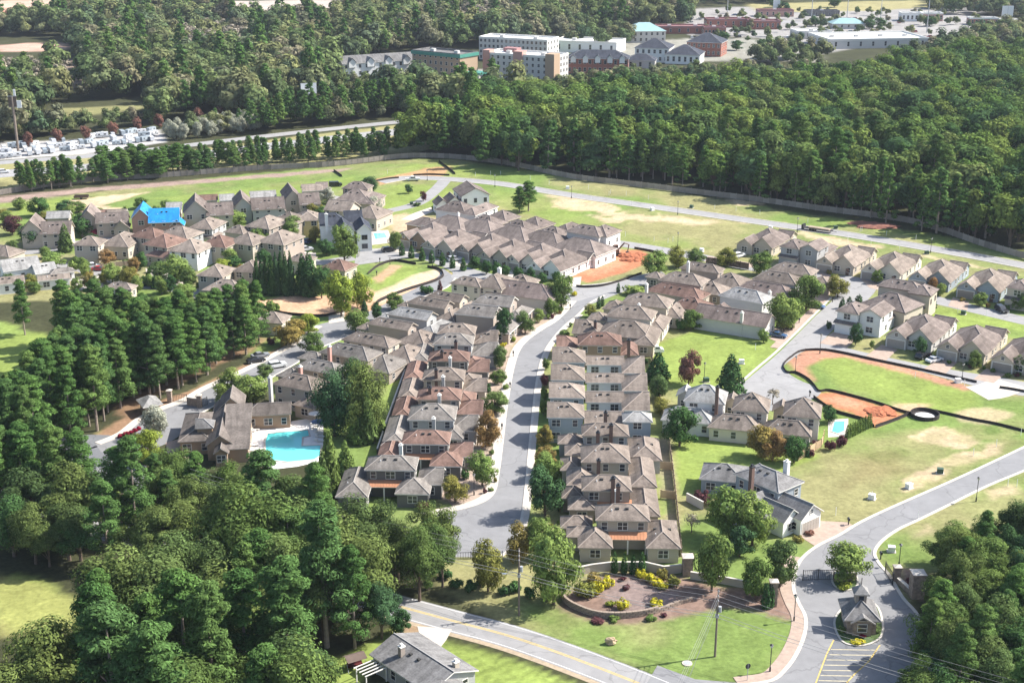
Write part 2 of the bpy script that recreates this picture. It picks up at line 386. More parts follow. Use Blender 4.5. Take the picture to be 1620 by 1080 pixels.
# far commercial strip and clearings
patch((.25, .24, .20), [(870, 66), (1180, 60), (1290, 75), (1300, 100), (1180, 95), (1080, 98), (900, 95)], 2, 3)
patch((.27, .255, .24), [(1080, 15), (1330, 5), (1560, 12), (1540, 52), (1440, 60), (1300, 85), (1200, 60), (1090, 55)], 2, 3)
patch((.28, .25, .12), [(1180, 6), (1480, 0), (1480, 12), (1380, 18), (1200, 20)], 2, 4)
patch((.20, .27, .09), [(860, 82), (900, 82), (905, 104), (862, 108)], 2, 2)
patch((.34, .32, .29), [(640, 120), (770, 108), (780, 130), (700, 145)], 2, 3)
patch((.46, .30, .23), [(-30, 75), (40, 68), (110, 70), (100, 80), (0, 84)], 2, 4)
patch((.47, .33, .25), [(-40, 2), (80, 0), (130, 4), (20, 14), (-40, 20)], 3, 5)
patch((.45, .38, .33), [(310, 3), (520, 0), (640, 0), (560, 12), (380, 18), (300, 12)], 3, 5, .9)
patch((.42, .22, .15), [(-20, 12), (50, 14), (30, 30), (-30, 28)], 3, 4, .9)
patch((.36, .26, .2), [(110, 95), (130, 92), (135, 140), (110, 140)], 2, 3, .8)
patch((.21, .20, .09), [(90, 172), (230, 165), (250, 170), (110, 186)], 2, 3)
patch((.40, .38, .36), [(0, 225), (120, 222), (255, 205), (262, 225), (150, 243), (-40, 256)], 1.5, 2)
patch((.42, .40, .37), [(440, 176), (580, 165), (590, 175), (470, 185)], 2, 2)
patch((.26, .24, .11), [(-40, 262), (120, 246), (280, 240), (500, 212), (735, 186), (745, 212), (640, 250), (420, 262), (130, 290), (0, 300)], 1, 2)

nxv, nyv = len(gx), len(gy)
me = bpy.data.meshes.new('ground')
co = np.stack([X, Y, np.zeros_like(X)], -1).reshape(-1, 3)
me.vertices.add(len(co)); me.vertices.foreach_set('co', co.ravel())
ii = np.arange(nxv * nyv).reshape(nyv, nxv)
qd = np.stack([ii[:-1, :-1], ii[:-1, 1:], ii[1:, 1:], ii[1:, :-1]], -1).reshape(-1, 4)
me.loops.add(qd.size); me.loops.foreach_set('vertex_index', qd.ravel())
me.polygons.add(len(qd)); me.polygons.foreach_set('loop_start', np.arange(0, qd.size, 4)); me.polygons.foreach_set('loop_total', np.full(len(qd), 4))
me.update(); me.validate()
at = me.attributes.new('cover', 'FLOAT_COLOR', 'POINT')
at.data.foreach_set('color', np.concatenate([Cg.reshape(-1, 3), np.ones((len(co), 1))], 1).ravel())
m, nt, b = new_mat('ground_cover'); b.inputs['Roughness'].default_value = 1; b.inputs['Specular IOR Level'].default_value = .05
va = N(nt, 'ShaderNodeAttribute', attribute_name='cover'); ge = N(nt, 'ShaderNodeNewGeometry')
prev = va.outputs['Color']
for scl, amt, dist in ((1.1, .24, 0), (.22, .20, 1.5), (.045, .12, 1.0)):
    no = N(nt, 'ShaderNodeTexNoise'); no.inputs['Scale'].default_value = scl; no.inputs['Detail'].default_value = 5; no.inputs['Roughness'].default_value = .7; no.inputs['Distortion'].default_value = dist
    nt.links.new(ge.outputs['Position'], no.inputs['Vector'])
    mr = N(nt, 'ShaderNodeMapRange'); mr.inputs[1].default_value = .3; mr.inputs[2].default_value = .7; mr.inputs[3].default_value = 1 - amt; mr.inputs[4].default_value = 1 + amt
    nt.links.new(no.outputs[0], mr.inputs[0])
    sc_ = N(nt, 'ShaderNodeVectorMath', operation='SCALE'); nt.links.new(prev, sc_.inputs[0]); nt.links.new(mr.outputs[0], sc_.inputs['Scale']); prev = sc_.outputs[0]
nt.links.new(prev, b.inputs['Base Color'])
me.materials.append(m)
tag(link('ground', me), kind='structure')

# ------------------------------------------------------------------ roads, kerbs, paths
def smooth(pts, closed=False, n=5):
    P = [Vector((p[0], p[1])) for p in pts]; out = []
    L = len(P); rng = range(L if closed else L - 1)
    for i in rng:
        p0 = P[(i - 1) % L] if closed or i > 0 else P[i] * 2 - P[i + 1]
        p1, p2 = P[i], P[(i + 1) % L]
        p3 = P[(i + 2) % L] if closed or i + 2 < L else P[i + 1] * 2 - P[i]
        for k in range(n):
            t = k / n
            out.append(.5 * ((2 * p1) + (p2 - p0) * t + (2 * p0 - 5 * p1 + 4 * p2 - p3) * t * t + (3 * p1 - p0 - 3 * p2 + p3) * t ** 3))
    if not closed: out.append(P[-1])
    return [(p.x, p.y) for p in out]
def offset(pts, d, closed=False):
    out = []; L = len(pts)
    for i in range(L):
        a = pts[(i - 1) % L] if closed or i else pts[i]; c = pts[(i + 1) % L] if closed or i < L - 1 else pts[i]
        t = Vector((c[0] - a[0], c[1] - a[1]))
        t = t.normalized() if t.length > 1e-6 else Vector((1, 0))
        out.append((pts[i][0] - t.y * d, pts[i][1] + t.x * d))
    return out
def ribbon_mb(mb, pts, d0, d1, z0, z1, mi=0, closed=False):
    """strip between offsets d0 and d1 of a line, from z0 up to z1 (z0 == z1: a sheet)"""
    a = offset(pts, d0, closed); c = offset(pts, d1, closed); L = len(pts)
    for i in range(L if closed else L - 1):
        j = (i + 1) % L
        mb.poly([(*a[i], z1), (*a[j], z1), (*c[j], z1), (*c[i], z1)] if d1 > d0 else [(*c[i], z1), (*c[j], z1), (*a[j], z1), (*a[i], z1)], mi)
        if z1 > z0 + 1e-4:
            mb.poly([(*a[i], z0), (*a[j], z0), (*a[j], z1), (*a[i], z1)], mi); mb.poly([(*c[j], z0), (*c[i], z0), (*c[i], z1), (*c[j], z1)], mi)
ROADS = []
def sheet(name, pts, z, mat, kind='structure', px=True, sm=0, closed=True):
    p = GP(pts) if px else pts
    if sm: p = smooth(p, True, sm)
    if 'street' in name or 'road' in name: ROADS.append(p)
    mb = MB(); a = sum(p[i][0] * p[(i + 1) % len(p)][1] - p[(i + 1) % len(p)][0] * p[i][1] for i in range(len(p)))
    if a < 0: p = p[::-1]
    mb.poly([(x, y, z) for x, y in p]); return tag(mb.build(name, mat), kind=kind)
def strip(name, pts, d0, d1, z0, z1, mat, px=True, n=5, kind='structure', closed=False):
    p = GP(pts) if px else list(pts)
    if n: p = smooth(p, closed, n)
    mb = MB(); ribbon_mb(mb, p, d0, d1, z0, z1, closed=closed); return tag(mb.build(name, mat), kind=kind)

MAIN = smooth([(-95, 233), (-60, 222), (-30, 206), (-11, 196.2), (1, 190), (15, 180.4), (34, 166), (60, 150), (90, 135)], n=5)
strip('main_road', MAIN, -3.3, 3.3, 0, .03, M['asphalt_old'], px=False, n=0)
mb = MB()
for d in (-.26, .08): ribbon_mb(mb, MAIN, d, d + .17, .036, .036)
tag(mb.build('centre_line', M['yellow_paint']), kind='structure')
mb = MB()
for d in (-3.0, 2.85): ribbon_mb(mb, MAIN, d, d + .15, .036, .036)
tag(mb.build('edge_line', M['white_paint']), kind='structure')
# shoulder of bare gravel along the near side of the main road
strip('road_shoulder', MAIN, -4.3, -3.3, 0, .02, plain('gravel', (.33, .26, .18), 1, .3, 1.2, coord='World', detail=8), px=False, n=0)

# central street with its turnaround at the lower end and the junction at its upper end
STREET_L = [(912, 477), (885, 505), (860, 521), (836, 538), (822, 556), (813, 585), (806, 625), (801, 660), (796, 705), (790, 750), (784, 777), (768, 793), (735, 805), (700, 812), (672, 818)]
STREET_R = [(1000, 452), (955, 467), (931, 480), (914, 497), (889, 518), (868, 543), (857, 564), (850, 590), (845, 620), (839, 676), (834, 727), (829, 779), (825, 810), (818, 840), (806, 866), (790, 880), (721, 881), (660, 886)]
sheet('central_street', smooth(GP(STREET_L)) + smooth(GP(STREET_R))[::-1], .030, M['asphalt'], px=False)
strip('kerb', STREET_L, 0, -.55, 0, .13, M['kerb'])
strip('sidewalk', STREET_L, -.56, -2.1, 0, .10, M['concrete'])
strip('kerb', STREET_R[1:-2], 0, .55, 0, .13, M['kerb'])
strip('sidewalk', STREET_R[3:14], .56, 1.6, 0, .09, M['concrete'])
# cross street along the front of the upper left rows
CROSS_U = [(566, 396), (620, 392), (660, 400), (710, 414), (765, 430), (830, 445), (880, 455), (920, 452), (960, 448), (1015, 436), (1045, 428)]
CROSS_D = [(560, 420), (610, 413), (650, 408), (685, 416), (715, 430), (716, 440), (760, 446), (830, 462), (905, 480), (931, 482), (980, 464), (1025, 448), (1060, 440)]
sheet('cross_street', smooth(GP(CROSS_U)) + smooth(GP(CROSS_D))[::-1], .026, M['asphalt_old'], px=False)
strip('kerb', CROSS_U[7:], 0, .45, 0, .12, M['kerb'])
# the street that leaves it to the left and runs down past the pines to the second gate
PINE_U = [(700, 424), (690, 440), (660, 455), (625, 472), (590, 490), (545, 505), (500, 515), (455, 545), (420, 565), (370, 590), (318, 613), (285, 632), (250, 645), (215, 662), (185, 685), (150, 700)]
PINE_D = [(722, 440), (708, 455), (672, 470), (640, 487), (600, 510), (560, 530), (510, 550), (470, 575), (430, 598), (385, 622), (345, 640), (318, 655), (296, 680), (262, 702), (225, 712), (160, 715)]
sheet('pine_street', smooth(GP(PINE_U)) + smooth(GP(PINE_D))[::-1], .022, M['asphalt'], px=False)
strip('kerb', PINE_U[6:], 0, .6, 0, .12, M['kerb']); strip('sidewalk', PINE_U[6:], .62, 1.9, 0, .08, M['concrete'])
strip('kerb', PINE_D[:12], 0, -.5, 0, .12, M['kerb'])
strip('park_lane', [(60, 700), (170, 702), (120, 740), (0, 790)], -4, 4, 0, .018, M['asphalt_dark'])
sheet('parking_lot', [(60, 738), (170, 728), (232, 736), (225, 775), (120, 800), (50, 790)], .014, M['asphalt'])
# loop road at the back of the estate
LOOP = [(602, 288), (640, 282), (680, 282), (730, 285), (800, 292), (904, 309), (1060, 331), (1220, 354), (1340, 371), (1459, 391), (1550, 407), (1640, 424), (1760, 448)]
strip('loop_road', LOOP, -3.2, 3.2, 0, .026, M['asphalt_old'])
for d in ((3.2, 3.6), (-3.2, -3.6)): strip('kerb', LOOP, d[0], d[1], 0, .12, M['kerb'])
strip('loop_spur', [(705, 284), (690, 300), (660, 322), (610, 335)], -2.6, 2.6, 0, .022, M['asphalt_old'])
strip('lot_drive', [(645, 348), (665, 338), (700, 326)], -2.4, 2.4, 0, .018, M['concrete'])
# streets of the right-hand rows
strip('back_street', [(955, 382), (1000, 388), (1060, 398), (1135, 412), (1200, 425), (1300, 438), (1380, 448), (1475, 473), (1640, 512), (1720, 532)], -3.5, 3.5, 0, .024, M['asphalt_old'])
sheet('side_street', [(1325, 436), (1385, 446), (1385, 460), (1372, 475), (1345, 500), (1310, 530), (1320, 545), (1460, 577), (1640, 608), (1640, 628), (1540, 610), (1420, 577), (1330, 555), (1280, 553), (1250, 570), (1240, 583), (1262, 600), (1290, 612), (1295, 626), (1230, 650), (1180, 640), (1150, 624), (1170, 610), (1200, 585), (1235, 555), (1290, 500), (1322, 468)], .034, M['asphalt_old'], sm=3)
strip('kerb', [(1318, 470), (1290, 498), (1235, 552), (1200, 582), (1168, 610)], 0, -.6, 0, .12, M['kerb'])
strip('sidewalk', [(1318, 470), (1290, 498), (1235, 552)], -.62, -2.8, 0, .08, M['paver'])
strip('lot_drive', [(1600, 606), (1570, 618), (1545, 622)], -4.5, 4.5, 0, .042, M['concrete'], n=3)
# entrance road from the gate up to the right
ENT_L = [(1660, 690), (1620, 709), (1520, 756), (1418, 801), (1365, 826), (1330, 847), (1296, 864), (1272, 883), (1261, 904), (1258, 930), (1266, 953), (1277, 976), (1276, 1002), (1264, 1033), (1246, 1059), (1222, 1078), (1170, 1086)]
ENT_R = [(1660, 722), (1620, 743), (1560, 768), (1493, 801), (1450, 822), (1420, 836), (1394, 854), (1381, 873), (1388, 891), (1405, 911), (1425, 945), (1450, 975), (1470, 1030), (1500, 1100), (1480, 1160)]
sheet('entrance_road', smooth(GP(ENT_L)) + [(-2 + 34, 170), (45, 161)] + smooth(GP(ENT_R))[::-1], .040, M['asphalt'], px=False)
strip('kerb', ENT_L, 0, -.6, 0, .13, M['kerb']); strip('kerb', ENT_R[:-1], 0, .6, 0, .13, M['kerb'])
strip('sidewalk', ENT_L[7:], -.62, -2.6, 0, .09, M['paver'])
sheet('road_apron', [(1040, 1052), (1100, 1074), (1200, 1082), (1300, 1078), (1300, 1120), (1000, 1120)], .034, M['asphalt'])
# hatched median in front of the gatehouse
def seg_mb(mb, a, b, w, z):
    p, q = Vector(G(*a)), Vector(G(*b)); t = (q - p).normalized(); n = Vector((-t.y, t.x)) * w / 2
    mb.poly([(*(p - n), z), (*(q - n), z), (*(q + n), z), (*(p + n), z)])
mb = MB()
hl = [(1319, 1012), (1308, 1034), (1300, 1055), (1290, 1082)]; hr = [(1392, 1020), (1375, 1045), (1352, 1066), (1330, 1090)]
for P_ in (hl, hr):
    for a, c in zip(P_, P_[1:]): seg_mb(mb, a, c, .22, .048)
tag(mb.build('median_line', M['yellow_paint']), kind='structure')
mb = MB()
for i in range(8):
    y = 1027 + i * 8.2
    xl = np.interp(y, [p[1] for p in hl], [p[0] for p in hl]); xr = np.interp(y - 2, [p[1] for p in hr], [p[0] for p in hr])
    seg_mb(mb, (xl + 3, y), (xr - 2, y + 1), .20, .048)
tag(mb.build('median_hatching', M['hatch_paint']), kind='structure')
sheet('median_paving', hl + hr[::-1], .044, M['asphalt_dark'])
# planted islands with kerbs
def island(name, pts, top):
    p = smooth(GP(pts), True, 4); mb = MB(); mb.prism(p, 0, .14); tag(mb.build(name, top), kind='structure')
    mb = MB(); ribbon_mb(mb, p, -.35, 0, 0, .16, closed=True) ; tag(mb.build('kerb', M['kerb']), kind='structure')
M['island_soil'] = plain('island_soil', (.08, .12, .04), 1, .4, 1.2, coord='World', detail=6)
island('gatehouse_island', [(1318, 985), (1328, 965), (1345, 950), (1385, 955), (1398, 985), (1395, 1008), (1375, 1020), (1350, 1022), (1328, 1012)], M['island_soil'])
island('gate_island', [(1318, 905), (1340, 902), (1355, 910), (1358, 926), (1345, 934), (1325, 932), (1315, 920)], M['island_soil'])
# driveways and paved aprons
def drive(pts, mat='paver', z=.05): sheet('driveway', pts, z, M[mat])
drive([(1262, 812), (1300, 824), (1340, 826), (1352, 832), (1318, 852), (1290, 864), (1268, 850)])
drive([(690, 768), (735, 752), (785, 742), (783, 770), (760, 790), (715, 800)], 'paver', .03)
drive([(660, 990), (715, 995), (706, 1012), (692, 1030), (676, 1052), (660, 1060), (655, 1045), (668, 1020)], 'concrete', .05)
for p in ([(1395, 545), (1420, 553), (1400, 572), (1370, 563)], [(1490, 565), (1515, 573), (1495, 592), (1462, 583)], [(1560, 583), (1590, 592), (1572, 606), (1540, 600)],
          [(1318, 525), (1360, 533), (1340, 550), (1296, 543)], [(1290, 428), (1312, 434), (1335, 448), (1310, 445)], [(1360, 440), (1385, 448), (1400, 462), (1375, 455)],
          [(1435, 452), (1460, 460), (1470, 476), (1440, 466)], [(1508, 470), (1533, 478), (1530, 492), (1500, 484)], [(1120, 405), (1200, 418), (1195, 424), (1115, 414)],
          [(230, 425), (290, 432), (290, 452), (235, 448)], [(115, 440), (160, 436), (165, 455), (120, 460)], [(450, 395), (500, 400), (500, 422), (455, 420)],
          [(630, 385), (660, 392), (655, 402), (620, 398)], [(720, 405), (745, 412), (735, 424), (712, 418)], [(805, 425), (830, 432), (822, 445), (795, 440)], [(898, 440), (920, 438), (918, 452), (900, 455)],
          [(1225, 520), (1262, 510), (1240, 545), (1215, 535)], [(1290, 465), (1315, 460), (1300, 490), (1275, 480)], [(520, 495), (545, 492), (545, 508), (520, 512)]):
    drive(p, 'paver' if p[0][0] > 1000 else 'concrete', .056)
sheet('clubhouse_paving', [(262, 700), (300, 690), (320, 745), (270, 748)], .05, M['paver'])
# inner streets of the upper left cluster
strip('inner_street', [(-40, 470), (30, 435), (110, 420), (170, 440), (240, 452), (310, 462), (330, 475)], -3, 3, 0, .02, M['asphalt_old'])
strip('inner_street', [(-40, 400), (60, 398), (120, 385), (220, 372), (300, 352), (420, 330), (520, 312), (600, 335)], -3, 3, 0, .02, M['asphalt_old'])
strip('inner_street', [(455, 370), (470, 400), (500, 415), (560, 408)], -3, 3, 0, .02, M['asphalt_old'])
# the highway beyond the trees
HWY = [(-420, 480), (-300, 500), (-206, 545), (-160, 566), (-92, 615), (-23, 658), (60, 700), (160, 740)]
strip('highway', HWY, -7.5, 7.5, 0, .03, M['asphalt_old'], px=False)
mb = MB(); hp = smooth(HWY)
for d in (-3.6, 3.4, -.1): ribbon_mb(mb, hp, d, d + .3, .04, .04)
tag(mb.build('highway_line', M['white_paint']), kind='structure')
strip('frontage_road', offset(smooth(HWY), 24), -4, 4, 0, .03, M['asphalt_old'], px=False, n=0)
strip('far_road', [(1085, 40), (1180, 36), (1330, 34), (1560, 30), (1700, 34)], -9, 9, 0, .03, M['asphalt_old'])
# ------------------------------------------------------------------ buildings: materials
ROOFS = {'T': (.205, .168, .140), 'N': (.238, .196, .163), 'B': (.192, .122, .097), 'G': (.198, .178, .158), 'L': (.285, .275, .26), 'S': (.185, .178, .172), 'K': (.055, .06, .075), 'D': (.16, .125, .11), 'C': (.150, .128, .112), 'U': (.012, .21, .50), 'P': (.188, .153, .134)}
for k, c in ROOFS.items():
    M['roof_' + k] = shingle('shingle_' + k, c) if k != 'U' else plain('blue_tarp', c, .5, .35, .8, spec=.4, detail=8, bump=.6, stretch=(1, .3, 1))
    M['cap_' + k] = plain('ridge_cap_' + k, tuple(min(1, x * 1.45 + .02) for x in c), .95, .12, 1.5)
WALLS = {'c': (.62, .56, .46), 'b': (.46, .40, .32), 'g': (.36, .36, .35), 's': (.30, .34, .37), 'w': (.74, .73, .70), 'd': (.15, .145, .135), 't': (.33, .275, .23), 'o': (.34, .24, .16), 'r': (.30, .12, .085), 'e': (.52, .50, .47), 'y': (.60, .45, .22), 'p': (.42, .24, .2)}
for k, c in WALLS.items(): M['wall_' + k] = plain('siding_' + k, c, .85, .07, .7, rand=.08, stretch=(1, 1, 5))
M['trim_w'] = plain('trim_white', (.72, .69, .63), .6, .06); M['trim_d'] = plain('trim_dark', (.10, .085, .075), .6, .1)
M['trim_b'] = plain('trim_tan', (.42, .36, .29), .6, .08)
M['glass'] = plain('window_glass', (.035, .04, .05), .08, .25, .3, spec=.6, rand=.5)
M['brick'] = plain('chimney_brick', (.165, .105, .085), .9, .25, 3)
M['stone'] = plain('stacked_stone', (.27, .21, .165), .95, .45, 1.7, detail=8, bump=.5)
M['copper'] = plain('copper_sheet', (.50, .24, .13), .45, .18, .5, metal=.25, spec=.5)
M['steel_roof'] = plain('standing_seam', (.34, .37, .40), .45, .1, .5, spec=.5)
M['door'] = plain('door_paint', (.14, .08, .055), .6, .15, rand=.4); M['garage'] = plain('garage_paint', (.34, .30, .26), .7, .08, rand=.25)
M['dark_metal'] = plain('dark_metal', (.025, .025, .028), .5, .2, spec=.5); M['vent'] = plain('vent_metal', (.05, .048, .045), .7, .2)
M['white_metal'] = plain('white_metal', (.75, .75, .74), .4, .06, spec=.5)
M['wood'] = plain('fence_wood', (.30, .235, .175), .9, .25, .8, rand=.25, stretch=(1, 1, .3))
M['flat_white'] = plain('membrane_roof', (.66, .65, .62), .9, .1, .2)

# ------------------------------------------------------------------ shared window, door and vent meshes
_mesh_cache = {}
def window_meshes(w, h, trim):
    k = (w, h, trim)
    if k not in _mesh_cache:
        a = MB(); a.box(-w / 2, w / 2, -.03, .06, 0, h); p = a.mesh('window', M['glass'])
        b = MB(); t = .075
        b.box(-w / 2 - t, w / 2 + t, -.08, .05, h, h + t, bottom=True); b.box(-w / 2 - t, w / 2 + t, -.11, .05, -t, 0)
        b.box(-w / 2 - t, -w / 2, -.08, .05, 0, h); b.box(w / 2, w / 2 + t, -.08, .05, 0, h)
        b.box(-w / 2, w / 2, -.055, -.02, h / 2 - .035, h / 2 + .035, bottom=True)
        n = 2 if w > 1.5 else 1
        for i in range(1, n + (1 if w > 1.5 else 0)): b.box(-w / 2 + w * i / n - .05, -w / 2 + w * i / n + .05, -.06, -.02, 0, h)
        _mesh_cache[k] = (p, b.mesh('frame', M[trim]))
    return _mesh_cache[k]
def garage_meshes(w=4.9, h=2.3):
    k = ('garage', w)
    if k not in _mesh_cache:
        a = MB(); n = 4
        for i in range(n):
            for j in range(6): a.box(-w / 2 + w * j / 6 + .03, -w / 2 + w * (j + 1) / 6 - .03, -.05, .03, h * i / n + .02, h * (i + 1) / n - .02)
        a.box(-w / 2, w / 2, -.02, .03, 0, h)
        b = MB(); b.box(-w / 2 - .15, w / 2 + .15, -.07, .04, h, h + .16); b.box(-w / 2 - .15, -w / 2, -.07, .04, 0, h); b.box(w / 2, w / 2 + .15, -.07, .04, 0, h)
        _mesh_cache[k] = (a.mesh('garage_door', M['garage']), b.mesh('frame', M['trim_w']))
    return _mesh_cache[k]
def door_meshes():
    if 'door' not in _mesh_cache:
        a = MB(); a.box(-.5, .5, -.04, .04, 0, 2.1)
        for x in (-.24, .24):
            for z in (.2, 1.15): a.box(x - .17, x + .17, -.06, -.03, z, z + .8, bottom=True)
        b = MB(); b.box(.36, .42, -.11, -.04, .95, 1.1, bottom=True)
        _mesh_cache['door'] = (a.mesh('door', M['door']), b.mesh('handle', M['dark_metal']))
    return _mesh_cache['door']
def vent_mesh():
    if 'vent' not in _mesh_cache:
        a = MB(); a.box(-.28, .28, -.22, .22, -.3, .22); _mesh_cache['vent'] = a.mesh('vent', M['vent'])
        b = MB(); b.tube([(0, 0, -.4), (0, 0, .45)], .09); _mesh_cache['pipe'] = b.mesh('vent_pipe', M['white_metal'])
    return _mesh_cache['vent']

# ------------------------------------------------------------------ blocks: a storey box with its roof
OV = .42
def roof_top(w, d, ze, typ, s):
    """top polygons of the roof over eave rectangle 0..w x 0..d; returns (polys, hip/ridge edges, gables)"""
    c = [(0, 0, ze), (w, 0, ze), (w, d, ze), (0, d, ze)]
    if typ == 'h':
        if w >= d:
            h = d / 2; a, b = (h, h, ze + s * h), (w - h, h, ze + s * h)
            if w - d < .05: b = a
            return [[c[0], c[1], b, a] if b != a else [c[0], c[1], a], [c[1], c[2], b], [c[2], c[3], a, b] if b != a else [c[2], c[3], a], [c[3], c[0], a]], [(c[0], a), (c[1], b), (c[2], b), (c[3], a), (a, b)], []
        h = w / 2; a, b = (h, h, ze + s * h), (h, d - h, ze + s * h)
        return [[c[0], c[1], a], [c[1], c[2], b, a], [c[2], c[3], b], [c[3], c[0], a, b]], [(c[0], a), (c[1], a), (c[2], b), (c[3], b), (a, b)], []
    if typ in ('g', 'gl', 'gr'):
        h = d / 2; zl = ze + s * h
        a = (0 if typ in ('g', 'gl') else h, h, zl); b = (w if typ in ('g', 'gr') else w - h, h, zl)
        po = [[c[0], c[1], b, a], [c[2], c[3], a, b]]; ed = [(a, b)]; ga = []
        if a[0] == 0: ga.append('l')
        else: po.append([c[3], c[0], a]); ed += [(c[0], a), (c[3], a)]
        if b[0] == w: ga.append('r')
        else: po.append([c[1], c[2], b]); ed += [(c[1], b), (c[2], b)]
        return po, ed, ga
    if typ in ('f', 'fh'):
        h = w / 2; zl = ze + s * h; a = (h, 0, zl); b = (h, d if typ == 'f' else d - h, zl)
        po = [[c[1], c[2], b, a], [c[3], c[0], a, b]]; ed = [(a, b)]; ga = ['n']
        if typ == 'f': ga.append('k')
        else: po.append([c[2], c[3], b])
        return po, ed, ga
    if typ == 's':
        return [[c[0], c[1], (w, d, ze + s * d), (0, d, ze + s * d)]], [], []
    raise ValueError(typ)

def roof_mesh(w, d, ze, typ, s, mats, th=.2):
    po, ed, ga = roof_top(w, d, ze, typ, s)
    mb = MB(); cnt = {}
    for p in po: mb.poly(p, 0)
    for p in po:
        mb.poly([(x, y, z - th) for x, y, z in reversed(p)], 1)
        for i in range(len(p)):
            e = tuple(sorted((p[i], p[(i + 1) % len(p)]))); cnt[e] = cnt.get(e, []) + [(p[i], p[(i + 1) % len(p)])]
    for e, u in cnt.items():
        if len(u) == 1:
            a, b = u[0]; mb.poly([a, (a[0], a[1], a[2] - th), (b[0], b[1], b[2] - th), b], 1)
    cap = MB()
    for a, b in ed:
        if a == b: continue
        cap.tube([(a[0], a[1], a[2] + .01), (b[0], b[1], b[2] + .01)], .11, 4)
    return mb.mesh('roof', mats), cap, ga

def wall_mesh(w, d, ze, typ, s, ga, mat, z0=0):
    x0, x1, y0, y1 = OV, w - OV, OV, d - OV; t = ze - .12; mb = MB()
    def side(a, b, apex):
        p = [(a[0], a[1], z0), (b[0], b[1], z0), (b[0], b[1], t), (a[0], a[1], t)]
        if apex: p.insert(3, apex)
        mb.poly(p)
    k = s * OV
    side((x0, y0), (x1, y0), ((x0 + x1) / 2, y0, ze - .15 + s * w / 2) if 'n' in ga else None)
    side((x1, y0), (x1, y1), (x1, (y0 + y1) / 2, ze - .15 + s * d / 2) if 'r' in ga else None)
    side((x1, y1), (x0, y1), ((x0 + x1) / 2, y1, ze - .15 + s * w / 2) if 'k' in ga else None)
    side((x0, y1), (x0, y0), (x0, (y0 + y1) / 2, ze - .15 + s * d / 2) if 'l' in ga else None)
    return mb.mesh('wall', mat)

class Blk:
    """eave rectangle: near-left corner (x, y), direction r (deg), width along the near eave, depth behind it"""
    def __init__(s, x, y, r, w, d, ze, typ, sl, opt): s.x, s.y, s.r, s.w, s.d, s.ze, s.typ, s.sl, s.opt = x, y, r, w, d, ze, typ, sl, opt
def solve(xl, xr, ye, yr, ze, typ, r, sl=.56, opt=''):
    a = math.radians(r); u = (math.cos(a), math.sin(a)); v = (-u[1], u[0])
    A = G(xl, ye, ze); k = (xr - 810) / F_PX; zc0 = A[1] * CT - (ze - CAM_H) * ST
    w = (k * zc0 - A[0]) / (u[0] - k * u[1] * CT)
    w = max(2.5, min(w, 60))
    if yr < 100: d = yr
    else:
        def top(d):
            if typ == 'h' and d > w: q = (w / 2, d - w / 2, ze + sl * w / 2)
            elif typ in ('f',): q = (w / 2, d, ze + sl * w / 2)
            elif typ == 'fh': q = (w / 2, d - w / 2, ze + sl * w / 2)
            elif typ == 's': q = (w / 2, d, ze + sl * d)
            else: q = (w / 2, d / 2, ze + sl * d / 2)
            X_ = A[0] + u[0] * q[0] + v[0] * q[1]; Y_ = A[1] + u[1] * q[0] + v[1] * q[1]
            y_l = PX(X_, Y_, q[2])[1]
            return y_l
        lo, hi = 2.0, 30.0
        # ridge row is given where the ridge's middle shows
        for _ in range(40):
            m_ = (lo + hi) / 2
            if top(m_) > yr: lo = m_
            else: hi = m_
        d = lo
    return Blk(A[0], A[1], r, w, d, ze, typ, sl, opt)

